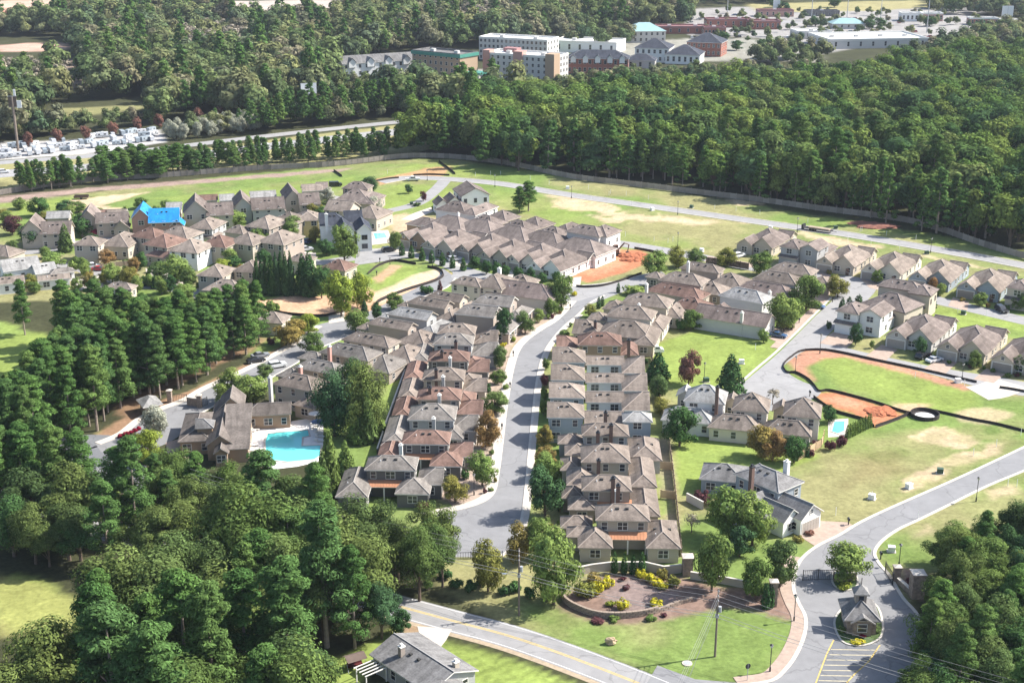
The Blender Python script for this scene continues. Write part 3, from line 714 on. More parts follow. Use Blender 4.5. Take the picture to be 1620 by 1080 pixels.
FOOT = []
def house(label, roof, wall, blocks, chim=(), group=None, trim='trim_w', name='house', cat='house', feat=(), wins=True, shed_mat=None, wframe=None, vents=2):
    b0 = blocks[0]
    a = math.radians(b0.r); u0 = Vector((math.cos(a), math.sin(a))); v0 = Vector((-u0.y, u0.x))
    ctr = Vector((b0.x, b0.y)) + u0 * b0.w / 2 + v0 * b0.d / 2
    root = thing(name, label, cat, (ctr.x, ctr.y, 0), a, group)
    inv = Matrix.Rotation(-a, 2)
    wf = wframe or ('trim_w' if trim != 'trim_d' else 'trim_d')
    seed = int(ctr.x * 13 + ctr.y * 7) & 0xffff; rr = random.Random(seed)
    FOOT.extend(blocks)
    for bi, b in enumerate(blocks):
        loc2 = inv @ (Vector((b.x, b.y)) - ctr); rz = math.radians(b.r) - a
        lm = Matrix.Rotation(rz, 2)
        def put(nm, mesh, x, y, z, rot=0.0, parent=None):
            q = loc2 + lm @ Vector((x, y)); return link(nm, mesh, parent or root, (q.x, q.y, z), (0, 0, rz + rot))
        opt = b.opt; rk = roof; wk = wall
        for tok in opt.split(','):
            if tok.startswith('R='): rk = tok[2:]
            if tok.startswith('W='): wk = tok[2:]
        if 'copper' in opt or 'seam' in opt:
            mt = M['copper' if 'copper' in opt else 'steel_roof']
            rm, cap, ga = roof_mesh(b.w, b.d, b.ze, b.typ, b.sl, [mt, M[trim]], .12)
            ro = put('porch_roof', rm, 0, 0, 0)
            sm = MB(); n = max(3, int(b.w / .55))
            if b.typ == 's':
                for i in range(1, n): sm.box(b.w * i / n - .025, b.w * i / n + .025, 0, 1, 0, .05, M=Matrix(((1, 0, 0, 0), (0, b.d, 0, 0), (0, b.sl * b.d, 1, b.ze), (0, 0, 0, 1))))
                so = link('seam', sm.mesh('seam', mt), ro)
            for x in (.25, b.w / 2, b.w - .25):
                pm = MB(); pm.box(-.12, .12, -.12, .12, 0, b.ze - .1); put('post', pm.mesh('post', M['trim_w']), x, .3, 0)
            continue
        rm, cap, ga = roof_mesh(b.w, b.d, b.ze, b.typ, b.sl, [M['roof_' + rk], M[trim]])
        ro = put('roof', rm, 0, 0, 0)
        if rk != 'U': link('ridge_cap', cap.mesh('ridge_cap', M['cap_' + rk]), ro)
        put('wall', wall_mesh(b.w, b.d, b.ze, b.typ, b.sl, ga, M['wall_' + wk]), 0, 0, 0)
        # roof vents on the slopes
        if vents and b.w > 6 and bi < 2 and b.typ in ('h', 'g', 'gl', 'gr'):
            for i in range(vents):
                x = b.w * (.42 + .16 * i + rr.uniform(-.04, .04)); h = min(b.w, b.d) / 2
                if b.typ == 'h' and b.d > b.w: y = b.d * .5; x = b.w * (.3 if i else .72); z = b.ze + b.sl * min(x, b.w - x)
                else: y = b.d * .36; z = b.ze + b.sl * y
                link('vent', vent_mesh(), ro, (x, y, z))
            link('vent_pipe', _mesh_cache['pipe'], ro, (b.w * .3, b.d * .3, b.ze + b.sl * min(b.d, b.w) * .26))
        if not wins or 'now' in opt: continue
        two = b.ze > 4.6; big = b.w
        rows = [2.55] if 'hi' in opt.split(',') else [3.85, .95] if two else [.95]
        def wput(x, y, z, rot, w=1.0, h=1.45):
            p, f = window_meshes(w, h, wf); o = put('window', p, x, y, z, rot); link('frame', f, o)
        wide = 'wide' in opt
        n = max(1, min(4, int((b.w - 1.5) / 2.7)))
        near = 'garage' not in opt and 'blind' not in opt
        if near:
            for zi, z in enumerate(rows):
                if zi == 1 and bi == 0 and 'low' not in opt: continue
                for i in range(n):
                    wput(b.w * (i + .5) / n, OV, z, 0, 1.75 if (wide and i == n // 2) or (n <= 2 and i == 0) else 1.0)
        if 'garage' in opt:
            g, f = garage_meshes(min(4.9, b.w - 1.6)); o = put('garage_door', g, b.w / 2, OV, 0); link('frame', f, o)
            wput(b.w / 2, OV, b.ze + .35 if not two else 3.85, 0, .8, .8 if not two else 1.4)
            if two: wput(b.w * .25, OV, 3.85, 0); wput(b.w * .75, OV, 3.85, 0)
        if 'door' in opt:
            dm, hm = door_meshes(); o = put('door', dm, b.w * .5 + 1.4, OV - .02, 0); link('handle', hm, o)
        m_ = max(1, min(3, int((b.d - 1) / 3.2)))
        for z in rows[:1]:
            for i in range(m_):
                y = b.d * (i + .5) / m_
                if 'noright' not in opt: wput(b.w - OV, y, z, math.pi / 2, .95, 1.3)
                if 'noleft' not in opt: wput(OV, y, z, -math.pi / 2, .95, 1.3)
        if two and 'low' in opt: wput(b.w - OV, b.d * .5, .95, math.pi / 2)
    for c in chim:
        px, py, zt = c[:3]; kind = c[3] if len(c) > 3 else 'brick'
        q = inv @ (Vector(G(px, py, zt)) - ctr); mb = MB(); s_ = .5 if kind in ('w',) and zt > 8 else .36
        mb.box(-s_, s_, -.4, .4, max(0, zt - 7), zt)
        co_ = mb.build('chimney', M['brick' if kind == 'brick' else 'wall_' + kind], root, (q.x, q.y, 0))
        cp = MB(); cp.box(-s_ - .08, s_ + .08, -.48, .48, zt - .05, zt + .12, bottom=True); cp.box(-.2, .2, -.2, .2, zt + .12, zt + .5)
        cp.build('chimney_cap', M['dark_metal'] if kind == 'brick' else M['trim_w'], co_)
    return root

def rowhouse(label, roof, wall, rot, specs, **kw):
    """specs: (x left, x right, eave row, ridge row or depth in m, eave height, type[, options[, rot]])"""
    bl = []
    for s in specs:
        sl = kw.get('sl', .56)
        o = s[6] if len(s) > 6 else ''
        for tok in o.split(','):
            if tok.startswith('s='): sl = float(tok[2:])
        bl.append(solve(s[0], s[1], s[2], s[3], s[4], s[5], s[7] if len(s) > 7 else rot, sl, o))
    k = {a: b for a, b in kw.items() if a != 'sl'}
    return house(label, roof, wall, bl, **k)

# ------------------------------------------------------------------ right row of the central street, lowest house first
g = 'houses in the row right of the central street'
W2 = 5.8
rowhouse('tan house with copper porch roof behind the flower bed mound', 'T', 'b', -2, [
    (942, 1029, 823, 797, W2, 'h', 'wide'), (1022, 1078, 867, 822, 3, 'h'), (914, 970, 866, 834, 3, 'h'), (886, 938, 835, 815, 3, 'h'), (896, 950, 849, 832, 3, 'h', 'now'),
    (963, 1024, 853, 843, 3.0, 's', 'copper,s=.3')], group=g, trim='trim_b', chim=[(978, 768, 8.8)])
rowhouse('taupe house second from the flower bed mound, right of the central street', 'T', 't', -2, [
    (920, 1000, 776, 751, W2, 'h'), (1000, 1045, 816, 772, 3, 'h'), (898, 944, 806, 784, 3, 'h'), (888, 926, 788, 768, 3, 'h'), (945, 1000, 801, 793, 3, 's', 'copper,s=.3')], group=g, trim='trim_b', chim=[(970, 756, 8.4), (976, 776, 7, 'w')])
rowhouse('house with steep dark taupe hip roof, third from the flower bed in the right row', 'T', 'b', -2, [
    (919, 998, 731, 701, W2, 'h'), (997, 1040, 770, 722, 3, 'h'), (896, 945, 768, 738, 3, 'h'), (886, 920, 744, 722, 3, 'h')], group=g, trim='trim_b', chim=[(947, 728, 7.5)])
rowhouse('taupe house directly below the grey walled townhouses, right of the central street', 'T', 'g', -2, [
    (920, 996, 689, 669, W2, 'h'), (996, 1048, 728, 690, 3, 'h'), (893, 935, 720, 701, 3, 'h'), (882, 922, 702, 686, 3, 'h')], group=g, trim='trim_b', chim=[(967, 672, 8.2), (946, 684, 7.6)])
for i, (lab, L_, R_, ch) in enumerate([
        ('slate blue townhouse with tall exposed side wall, lowest of four alike townhouses', (865, 925, 660, 636, 6.0), None, (958, 652, 7)),
        ('slate blue townhouse with plain white courtyard wall, second lowest of four alike', (868, 926, 629, 605, 6.0), (926, 1029, 649, 619, 4.6), None),
        ('slate blue townhouse with white courtyard wall of many windows, second highest of four alike', (871, 926, 601, 576, 6.0), (926, 1025, 618, 590, 4.6), None),
        ('slate blue townhouse with glazed courtyard, beside the red brown roofed house', (873, 927, 573, 549, 6.0), (926, 1021, 590, 563, 4.6), None)]):
    bl = [L_ + ('gl', 'low')]
    if R_: bl += [(R_[0], R_[0] + 62, R_[2] - 13, R_[3], R_[4], 'g', 'wide,hi,W=w,noright,noleft'), (R_[0] + 58, R_[1], R_[2], R_[3], R_[4], 'gr', 'blind')]
    else: bl += [(924, 988, 674, 650, 3.6, 'g'), (985, 1033, 667, 651, 5.6, 'h', 'R=L,low')]
    rowhouse(lab, 'N', 's', -2, bl, group='slate blue townhouses right of the central street', chim=[ch + ('brick',)] if ch else ())
rowhouse('house with red brown roof at the top of the slate blue townhouses', 'B', 'o', -2, [
    (914, 985, 546, 525, W2, 'h'), (880, 916, 549, 531, 3.2, 'gl'), (980, 1011, 562, 539, 3, 'h')], group=g, chim=[(995, 538, 7)], trim='trim_b')
g = 'houses on the bend right of the central street'
rowhouse('long grey roofed house on the bend, next above the red brown roofed one', 'T', 'b', -14, [
    (945, 1030, 530, 507, 3.6, 'h'), (904, 950, 527, 506, 3.2, 'gl'), (1000, 1036, 545, 515, 3, 'h')], group=g, chim=[(942, 509, 6)], trim='trim_b')
rowhouse('cream sided two storey house on the bend with wing toward the lawn', 'T', 'c', -17, [
    (958, 1031, 500, 483, W2, 'h', 'blind'), (1018, 1050, 520, 497, 3, 'h'), (928, 960, 505, 493, 3, 'h')], group=g, chim=[(1011, 482, 7, 'c')], trim='trim_b')
rowhouse('second cream two storey house on the bend, broad hip roof, two shallow wings', 'T', 'b', -20, [
    (981, 1056, 480, 464, W2, 'h', 'blind'), (1040, 1077, 500, 478, 3, 'h'), (952, 985, 488, 474, 3, 'h')], group=g, trim='trim_b')
rowhouse('low house with brown roof and pale chimney between the bend and the clay lot', 'B', 'b', -32, [
    (1020, 1108, 460, 451, 4.0, 'h', 'blind'), (1060, 1111, 484, 470, 3.6, 'h')], group=g, chim=[(1023, 450, 7, 'e')], trim='trim_b')
rowhouse('taupe two storey house behind the brown roofed low house, wing stepping down right', 'T', 't', -28, [
    (1041, 1109, 443, 431, W2, 'h', 'blind'), (1094, 1142, 461, 445, 3.2, 'h'), (1020, 1046, 438, 430, 3.2, 'h')], group=g, trim='trim_b')
rowhouse('taupe two storey house with tall pale chimney nearest the wooden screen fence', 'T', 't', -28, [
    (1075, 1137, 424, 416, W2, 'h', 'blind'), (1118, 1174, 450, 431, 3.2, 'h')], group=g, chim=[(1089, 415, 8.5, 'e')], trim='trim_b')
g = 'houses along the street beside the oval lot'
rowhouse('long low brown roofed house with plain grey side wall facing the empty lawn', 'D', 'e', -29, [
    (1095, 1212, 500, 488, 3.6, 'g', 'blind'), (1120, 1160, 490, 478, 3.4, 'f', 'now')], group=g, chim=[(1174, 495, 6.4, 'e')], trim='trim_b')
rowhouse('pale grey two storey house with light roof behind the long brown roofed one', 'L', 'e', -36, [
    (1136, 1207, 467, 457, W2, 'h', 'blind')], group=g)
rowhouse('low house with dark brown roof between two pale two storey houses', 'D', 'b', -33, [
    (1160, 1250, 458, 447, 3.6, 'h', 'blind')], group=g, chim=[(1218, 462, 6.5, 'e')], trim='trim_b')
rowhouse('mauve walled two storey house with hip roof behind the big street tree', 'T', 'e', -30, [
    (1190, 1260, 441, 430, W2, 'h', 'blind'), (1235, 1262, 462, 452, 3, 'h')], group=g, trim='trim_b')
rowhouse('two storey taupe house at the top corner by the wooden screen fence', 'T', 't', -30, [
    (1215, 1283, 427, 416, W2, 'h', 'blind'), (1282, 1312, 448, 437, 3, 'h')], group=g, trim='trim_b')
# ------------------------------------------------------------------ left row of the central street
g = 'houses in the row left of the central street'
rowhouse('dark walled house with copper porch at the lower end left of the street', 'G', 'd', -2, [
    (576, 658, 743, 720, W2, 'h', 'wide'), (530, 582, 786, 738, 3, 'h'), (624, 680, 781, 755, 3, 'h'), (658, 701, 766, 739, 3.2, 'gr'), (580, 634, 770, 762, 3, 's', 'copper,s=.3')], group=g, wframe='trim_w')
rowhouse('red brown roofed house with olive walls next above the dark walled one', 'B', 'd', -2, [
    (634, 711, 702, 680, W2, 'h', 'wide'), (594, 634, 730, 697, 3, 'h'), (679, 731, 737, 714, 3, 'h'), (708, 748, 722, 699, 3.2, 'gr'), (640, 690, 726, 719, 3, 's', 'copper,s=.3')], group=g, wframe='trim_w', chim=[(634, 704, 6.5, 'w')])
rowhouse('house with broad grey hip roof and awning over its front terrace', 'G', 'g', -2, [
    (644, 720, 664, 638, W2, 'h'), (602, 645, 705, 656, 3, 'h'), (712, 756, 681, 656, 3.2, 'gr'), (700, 733, 694, 672, 3, 'h')], group=g, chim=[(686, 662, 6.8, 'g')])
rowhouse('red roofed house with slim dark flues, fourth from the lower end of the left row', 'B', 't', -2, [
    (658, 729, 632, 612, W2, 'h'), (617, 656, 664, 626, 3, 'h'), (720, 764, 655, 632, 3.2, 'gr'), (712, 752, 638, 618, 3, 'h')], group=g, chim=[(680, 613, 8), (695, 625, 7, 'e')], trim='trim_b')
rowhouse('taupe roofed house with brick flue between two red roofed houses, left row', 'T', 'b', -2, [
    (667, 734, 601, 581, W2, 'h'), (627, 664, 634, 597, 3, 'h'), (732, 770, 619, 598, 3.2, 'gr'), (720, 760, 609, 590, 3, 'h')], group=g, chim=[(690, 585, 8), (701, 596, 7, 'e')], trim='trim_b')
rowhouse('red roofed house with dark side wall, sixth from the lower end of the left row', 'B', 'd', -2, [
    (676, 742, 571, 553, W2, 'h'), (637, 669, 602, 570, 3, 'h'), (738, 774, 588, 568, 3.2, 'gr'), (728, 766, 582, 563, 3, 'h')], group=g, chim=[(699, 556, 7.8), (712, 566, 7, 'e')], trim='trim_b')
rowhouse('taupe roofed house with pale blue upper windows above the upper red roofed house, left row', 'G', 'g', -3, [
    (684, 748, 545, 527, W2, 'h'), (649, 678, 571, 543, 3, 'h'), (745, 787, 563, 541, 3.2, 'gr')], group=g, chim=[(721, 540, 7.5)])
rowhouse('taupe hip roofed house highest of the straight left row, with vented ridge', 'T', 't', -4, [
    (691, 751, 528, 511, W2, 'h'), (748, 787, 544, 522, 3.2, 'gr'), (660, 692, 548, 528, 3, 'h')], group=g, trim='trim_b')
rowhouse('house with long straight gable and pale end wall above the left row', 'G', 't', -19, [
    (718, 782, 496, 482, W2, 'gr', 'blind'), (770, 806, 524, 500, 3, 'h')], group=g, chim=())
rowhouse('small gabled house with pale end wall just below the big cream house', 'G', 't', -19, [
    (746, 808, 479, 466, W2, 'gr', 'blind'), (796, 826, 503, 483, 3, 'h')], group=g)
rowhouse('cream two storey house with three shuttered windows and tall white chimney', 'T', 'c', -25, [
    (711, 760, 448, 438, W2, 'h', 'low'), (748, 794, 452, 432, W2, 'h', 'noleft')], group='houses at the head of the left row', chim=[(790, 425, 9, 'w')], trim='trim_b')
rowhouse('long dark roofed house with white base beside the cream house', 'D', 'c', -25, [
    (768, 872, 462, 446, 4.4, 'gl', 'blind'), (796, 838, 448, 434, 3.4, 'h', 'R=T')], group='houses at the head of the left row', trim='trim_b')
# ------------------------------------------------------------------ row behind, along the pine street
g = 'houses between the pine street and the left row'
def pinehouse(label, roof, wall, up, wing, low=None, typ='h', **kw):
    sp = [up[:4] + (W2, typ, 'blind' if typ != 'h' else 'low')]
    if wing: sp.append(wing + (3, 'h'))
    if low: sp.append(low + (3, 'h'))
    rowhouse(label, roof, wall, -27, sp, group=g, trim='trim_b', **kw)
pinehouse('tan house with two small windows beside the clubhouse and the dark oak', 'T', 'b', (430, 494, 607, 592), (462, 498, 640, 618), chim=[(427, 597, 8.5, 'e')])
pinehouse('grey roofed house half hidden behind the dark oak, next to the tan house', 'G', 't', (464, 532, 581, 570), None, (436, 468, 594, 582), chim=[(475, 580, 8, 'p')])
pinehouse('grey hip roofed house with pink chimney, third along the pine street', 'G', 't', (504, 582, 557, 545), (566, 616, 582, 560), (470, 506, 566, 556), chim=[(521, 548, 8.6, 'p')])
pinehouse('taupe hip roofed house with four roof vents, fourth along the pine street', 'T', 'b', (540, 615, 537, 528), (600, 651, 567, 544))
pinehouse('brown gabled house with white verge, fifth along the pine street', 'T', 't', (579, 646, 512, 505), (624, 673, 542, 521), (563, 584, 519, 510), typ='gr')
pinehouse('light grey gabled house with white verge, sixth along the pine street', 'L', 'g', (611, 676, 497, 488), (654, 689, 528, 505), (594, 616, 504, 495), typ='gr')
pinehouse('brown gabled house with dark vents nearest the silt fenced lot', 'T', 't', (642, 704, 479, 471), (685, 720, 506, 487), (628, 646, 484, 476), typ='gr')
pinehouse('brown gabled house set between the silt fenced lot and the cream house', 'T', 'b', (672, 728, 470, 462), (715, 740, 492, 476), None, typ='gr')
# ------------------------------------------------------------------ three houses at the turning circle, and the big house by the entrance road
g = 'houses at the turning circle'
rowhouse('pale walled house with light grey roofs and tall brick chimney at the turning circle', 'L', 'w', -14, [
    (1081, 1147, 634, 608, W2, 'h'), (1045, 1128, 664, 644, 3.1, 'h', 'noleft'), (1069, 1098, 626, 607, 3.4, 'f', 'W=g')], group=g, chim=[(1135, 612, 10)], sl=.75)
rowhouse('taupe roofed house with steep hip and long front wing beside the brick chimney house', 'T', 'c', -14, [
    (1157, 1216, 648, 620, W2, 'h'), (1119, 1202, 676, 655, 3.1, 'h', 'noleft'), (1143, 1172, 638, 619, 3.4, 'f', 'W=b')], group=g, sl=.75, trim='trim_b')
rowhouse('taupe roofed house with steep hip beside the small turquoise pool', 'T', 'c', -14, [
    (1238, 1299, 657, 628, W2, 'h'), (1206, 1284, 684, 664, 3.1, 'h', 'noleft'), (1221, 1252, 650, 630, 3.4, 'f', 'W=b')], group=g, sl=.75, trim='trim_b')
rowhouse('large grey house with shingled hip roofs and white garage gable by the entrance road', 'S', 's', -50, [
    (1160, 1232, 749, 7.6, 6.2, 'h', 'wide,low'), (1106, 1180, 757, 733, 3.2, 'h', '', -14), (1200, 1262, 824, 9.5, 3.2, 'h', 'blind', 40), (1268, 1304, 824, 7.5, 3.3, 'f', 'W=w,garage,s=.7', 40), (1240, 1270, 828, 7, 3.2, 'f', 'W=w,s=.75', 40)],
    chim=[(1190, 738, 10), (1245, 730, 9.6, 'w')], sl=.5)
# ------------------------------------------------------------------ front gabled cottages of the right rows and the upper middle row
def cottage(label, roof, wall, px, py, rot=-34, mirror=False, group=None, rear=(), trim='trim_b', two=False, deep=22, gd=True, wallg=None, scale=1.0, wins=True):
    x, y = G(px, py); a = math.radians(rot); u = (math.cos(a), math.sin(a)); v = (-u[1], u[0])
    def B(u0, v0, w, d, ze, typ, sl, opt=''):
        k = scale
        if mirror: u0 = 12 - u0 - w
        return Blk(x + u[0] * u0 * k + v[0] * v0 * k, y + u[1] * u0 * k + v[1] * v0 * k, rot, w * k, d * k, ze, typ, sl, opt)
    if two:
        bl = [B(0, 0, 6.4, 9, W2, 'h', .5, 'wide,noleft'), B(5.8, 1.2, 6.4, 10, W2, 'f', .5, 'low'), B(0, -1.2, 6.6, 2, 2.9, 's', .3, 'now'), B(2, 8, 10, 11, 3.2, 'h', .55, 'blind')]
    else:
        bl = [B(4.9, .9, 7.3, 10, 3.0, 'fh', .85, 'door'), B(-.2, 0, 6.2, 7.5, 2.9, 'f', .72, 'garage' if gd else ''), B(.3, 5.5, 11.6, deep - 9, 3.0, 'h', .62, 'blind'), B(6.4, deep - 6, 5.6, 6.5, 3.0, 'g', .55, 'blind')]
    bl += list(rear)
    return house(label, roof, wall, bl, group=group, trim=trim, wframe='trim_w', wins=wins)
g = 'cottages along the back street'
cottage('brown roofed house with timbered gable at the left end of the back street row', 'P', 'b', 1163, 400, -34, group=g, gd=False)
cottage('two storey house with grey brick front, second in the back street row', 'P', 'g', 1231, 418, -34, group=g, two=True)
cottage('gabled cottage with brown garage next right of the grey brick house', 'N', 'b', 1288, 429, -34, group=g)
cottage('gabled cottage with pale front and bay, fourth along the back street row', 'N', 'c', 1359, 441, -34, group=g)
cottage('gabled cottage with blue grey front, behind the cream two storey block', 'N', 's', 1434, 454, -34, group=g)
cottage('gabled cottage with blue front and dark garage near the parked buggy', 'N', 's', 1510, 470, -34, group=g)
cottage('two storey beige house with brown garage at the right edge of the back street row', 'P', 'b', 1587, 486, -34, group=g, two=True)
g = 'cottages facing the oval lot'
cottage('two storey white stucco house with brown roof and balcony facing the oval lot', 'P', 'w', 1319, 524, -35, group=g, two=True)
rowhouse('low taupe roofed house with skylights and long white wall behind the stucco house', 'P', 'b', -44, [(1362, 1432, 479, 463, 4.6, 'h', 'blind'), (1418, 1450, 486, 476, 3.0, 'h', 'blind')], group=g, trim='trim_d')
rowhouse('plain cream two storey block with downpipes at the street corner', 'P', 'b', -32, [(1387, 1457, 452, 443, 6.8, 'h', 'blind,noright'), (1436, 1473, 463, 449, 6.6, 'h', 'blind')], group=g, trim='trim_d')
cottage('gabled cottage with white gable boards and brown garage next to the stucco house', 'P', 'e', 1398, 548, -35, group=g)
cottage('gabled cottage with arched porch beside the parked white car', 'P', 'b', 1478, 567, -35, group=g)
cottage('gabled cottage with small gable window at the right edge facing the oval lot', 'P', 'b', 1564, 586, -35, group=g)
g = 'cottages of the upper middle row'
S_ = 1.0
def rr_(*s):
    return [solve(*t[:6], t[6] if len(t) > 6 else -36, .5, 'blind') for t in s]
cottage('first cottage from the pool in the upper middle row, steep gable and dark skylight', 'P', 'o', 627, 390, -36, group=g, rear=rr_((666, 730, 356, 341, 4.2, 'h'), (641, 684, 354, 344, 3.2, 'h')), trim='trim_w')
cottage('second cottage from the pool in the upper middle row, clipped gable and dark skylight', 'P', 'b', 666, 403, -36, group=g, rear=rr_((712, 778, 361, 347, 4.2, 'h')), trim='trim_w')
cottage('third cottage from the pool in the upper middle row, dark roofed garage wing', 'P', 't', 719, 409, -36, group=g, rear=rr_((758, 832, 374, 357, 3.8, 'h')))
cottage('fourth cottage from the pool in the upper middle row, with two white skylights', 'P', 'b', 752, 419, -36, group=g, rear=rr_((811, 884, 380, 366, 3.8, 'h')))
cottage('fifth cottage from the pool in the upper middle row, pale gable front', 'P', 'c', 797, 426, -36, group=g)
cottage('white fronted cottage with blue garage at the right end, beside the clay lot', 'P', 'w', 831, 436, -36, group=g, rear=rr_((865, 943, 392, 377, 3.8, 'h')), trim='trim_w')
g = 'houses along the field behind the upper middle row'
rowhouse('large new two storey house with brown roof and blank white side on the field', 'P', 'w', 16, [(729, 776, 311, 13, 6.4, 'f', 's=.5'), (707, 732, 322, 8, 4.2, 'f', 's=.8'), (690, 712, 325, 7, 3.6, 'f', 's=.8')], group=g, trim='trim_d')
rowhouse('two storey house with grey brown hip roof and white chimney behind the upper middle row', 'P', 'w', -30, [(687, 736, 332, 318, W2, 'h', 'blind'), (727, 752, 338, 320, W2, 'h', 'blind')], group=g, chim=[(725, 338, 7, 'w')])
rowhouse('taupe hip roofed house left of three alike along the field', 'P', 'b', -36, [(736, 779, 352, 340, 4.4, 'h', 'blind'), (765, 800, 345, 332, 4.2, 'h', 'blind')], group=g, trim='trim_b')
rowhouse('taupe hip roofed house in the middle of three alike along the field', 'P', 'b', -36, [(786, 832, 361, 348, 4.4, 'h', 'blind'), (815, 853, 356, 342, 4.2, 'h', 'blind')], group=g, trim='trim_b')
rowhouse('taupe hip roofed house right of three alike along the field', 'P', 'b', -36, [(838, 886, 372, 358, 4.4, 'h', 'blind'), (868, 900, 366, 351, 4.2, 'h', 'blind')], group=g, trim='trim_b')
rowhouse('tall slab house with blank grey front wall and white end beside the excavator', 'P', 'e', -34, [(894, 948, 366, 356, 7.2, 'h', 'blind,noright'), (925, 960, 369, 355, 7.0, 'h', 'blind,W=w')], group=g, trim='trim_b')
# ------------------------------------------------------------------ upper left cluster
g = 'big gabled houses along the upper left field'
rowhouse('big gabled brown roofed house with dormer at the far left of the upper row', 'P', 'b', 8, [(31, 66, 366, 11, 6, 'f', 's=1.0'), (62, 112, 371, 350, 5, 'g'), (72, 88, 371, 5, 4.6, 'f', 's=.8,now')], group=g, sl=.7, trim='trim_b')
rowhouse('big brown house with two dark gables left of the blue tarped roof', 'P', 't', 10, [(124, 154, 348, 12, 6, 'f', 's=1.0'), (150, 203, 354, 336, 5, 'g'), (162, 180, 354, 5, 4.4, 'f', 's=.8,now'), (178, 205, 362, 6, 3.4, 'f', 's=.9')], group=g, sl=.75, trim='trim_b')
rowhouse('house with its whole roof covered in bright blue tarpaulin', 'U', 'p', 9, [(206, 239, 347, 12, 6, 'f', 's=1.0'), (234, 284, 353, 329, 5, 'g'), (250, 266, 352, 4, 4.6, 'f', 's=.8,now'), (268, 292, 358, 6, 3.6, 'f', 's=.9')], group=g, sl=.75, trim='trim_w')
rowhouse('big dark gabled house immediately right of the blue tarped roof', 'P', 'b', 12, [(289, 331, 338, 13, 6, 'f', 's=.95'), (326, 370, 342, 320, 5, 'g'), (334, 350, 341, 4, 4.6, 'f', 's=.8,now'), (352, 372, 346, 5, 3.6, 'f', 's=.9')], group=g, sl=.75, trim='trim_b')
rowhouse('big dark gabled house third right of the blue tarp, above the red leaved shrub', 'P', 'g', 14, [(370, 400, 328, 14, 6, 'f', 's=.95'), (398, 452, 333, 312, 5, 'g'), (412, 428, 332, 4, 4.6, 'f', 's=.8,now'), (430, 454, 337, 5, 3.6, 'f', 's=.9')], group=g, sl=.75, trim='trim_b')
rowhouse('big house with dark gable and row of dormers left of the parked dark van', 'P', 'b', 16, [(450, 478, 316, 14, 6, 'f', 's=1.0'), (474, 508, 325, 305, 5, 'g'), (486, 498, 323, 4, 4.6, 'f', 's=.8,now')], group=g, sl=.75, trim='trim_b')
rowhouse('broad hip roofed house beside the round evergreen at the end of the upper left row', 'P', 't', -12, [(527, 586, 318, 299, 4, 'h'), (540, 582, 298, 287, 5.6, 'h'), (560, 592, 322, 303, 3.6, 'h')], group=g, trim='trim_b')
g = 'rear wings showing behind the upper left row'
for lab, rf, x0, x1, ye, yr, r in [('pale roofed wing behind the far left gabled house', 'L', 72, 110, 346, 334, 8), ('small red brown gabled wing behind the two gabled house', 'B', 142, 168, 342, 332, 8), ('pale roofed wing between the blue tarp and the field', 'N', 168, 200, 342, 331, 8),
        ('pale roofed wing behind the blue tarped house', 'L', 262, 288, 332, 320, 10), ('red brown wing behind the dark gabled house', 'B', 312, 345, 318, 308, 12), ('white roofed wing next to the red brown wing', 'L', 347, 372, 318, 307, 14),
        ('pale wing with dark gable behind the third dark gabled house', 'L', 396, 438, 314, 302, 14), ('pale wing behind the house with the row of dormers', 'N', 478, 512, 303, 291, 14), ('small brown wing beside the parked dark van', 'P', 500, 520, 299, 288, 10)]:
    rowhouse(lab, rf, 'b', r, [(x0, x1, ye, yr, 4.2, 'g')], group=g, trim='trim_w', name='house', vents=0)
g = 'narrow houses in the upper left cluster'
def nh(label, roof, wall, x0, x1, ye, yr, rot=-28, low=None, ze=5.6, typ='h', **kw):
    sp = [(x0, x1, ye, yr, ze, typ, 'wide')]
    if low: sp.append(low + (3.0, 'h'))
    rowhouse(label, roof, wall, rot, sp, group=g, trim='trim_b', vents=1, **kw)
nh('mossy hip roofed house behind the pale flowering shrub', 'T', 'b', 114, 156, 388, 373, -6)
nh('low taupe hip roofed house with garage beside the crimson tree', 'N', 'b', 156, 203, 389, 366, -10, ze=4.2)
nh('red brown hip roofed house directly below the blue tarp', 'B', 'b', 205, 246, 374, 360, -26)
nh('red roofed house with white gable window below the blue tarp', 'B', 'b', 224, 264, 387, 369, -26, low=(229, 270, 404, 391))
nh('mossy taupe house right below the blue tarped dormers', 'T', 'g', 247, 296, 373, 357, -22)
nh('taupe house with white balcony right of the small dark garden', 'N', 'w', 265, 312, 397, 377, -18)
nh('grey clapboard house with stacked front gables', 'T', 'g', 298, 336, 361, 343, -14, low=(302, 340, 374, 363))
nh('red roofed house with white bay window in the middle of the cluster', 'B', 'b', 314, 357, 388, 371, -20)
nh('mossy house with white porch right of the red roofed bay window house', 'T', 'b', 359, 400, 384, 367, -24)
nh('small taupe gabled house behind the yellow green tree', 'N', 'b', 353, 385, 367, 356, -24, ze=4)
nh('pale taupe hip roofed house below the third dark gabled house', 'N', 't', 387, 426, 358, 340, -26)
nh('taupe hip roofed house hidden by the large round tree', 'T', 't', 426, 466, 350, 335, -26)
nh('taupe hip roofed house with cream lit side wall, left of the white house', 'N', 'y', 468, 506, 350, 332, 8)
nh('taupe hip roofed house above the row of tall cypresses', 'N', 't', 405, 449, 383, 363, -24)
nh('pale gabled house half hidden behind the white house', 'N', 'b', 511, 552, 332, 317, -20, typ='g')
nh('beige hip roofed house between the white house and the purple tree', 'N', 'b', 552, 596, 342, 324, -24, ze=4.4)
nh('two storey house with low pale wing at the lower edge of the cluster', 'N', 'b', 310, 352, 436, 417, -14, low=(319, 380, 459, 442))
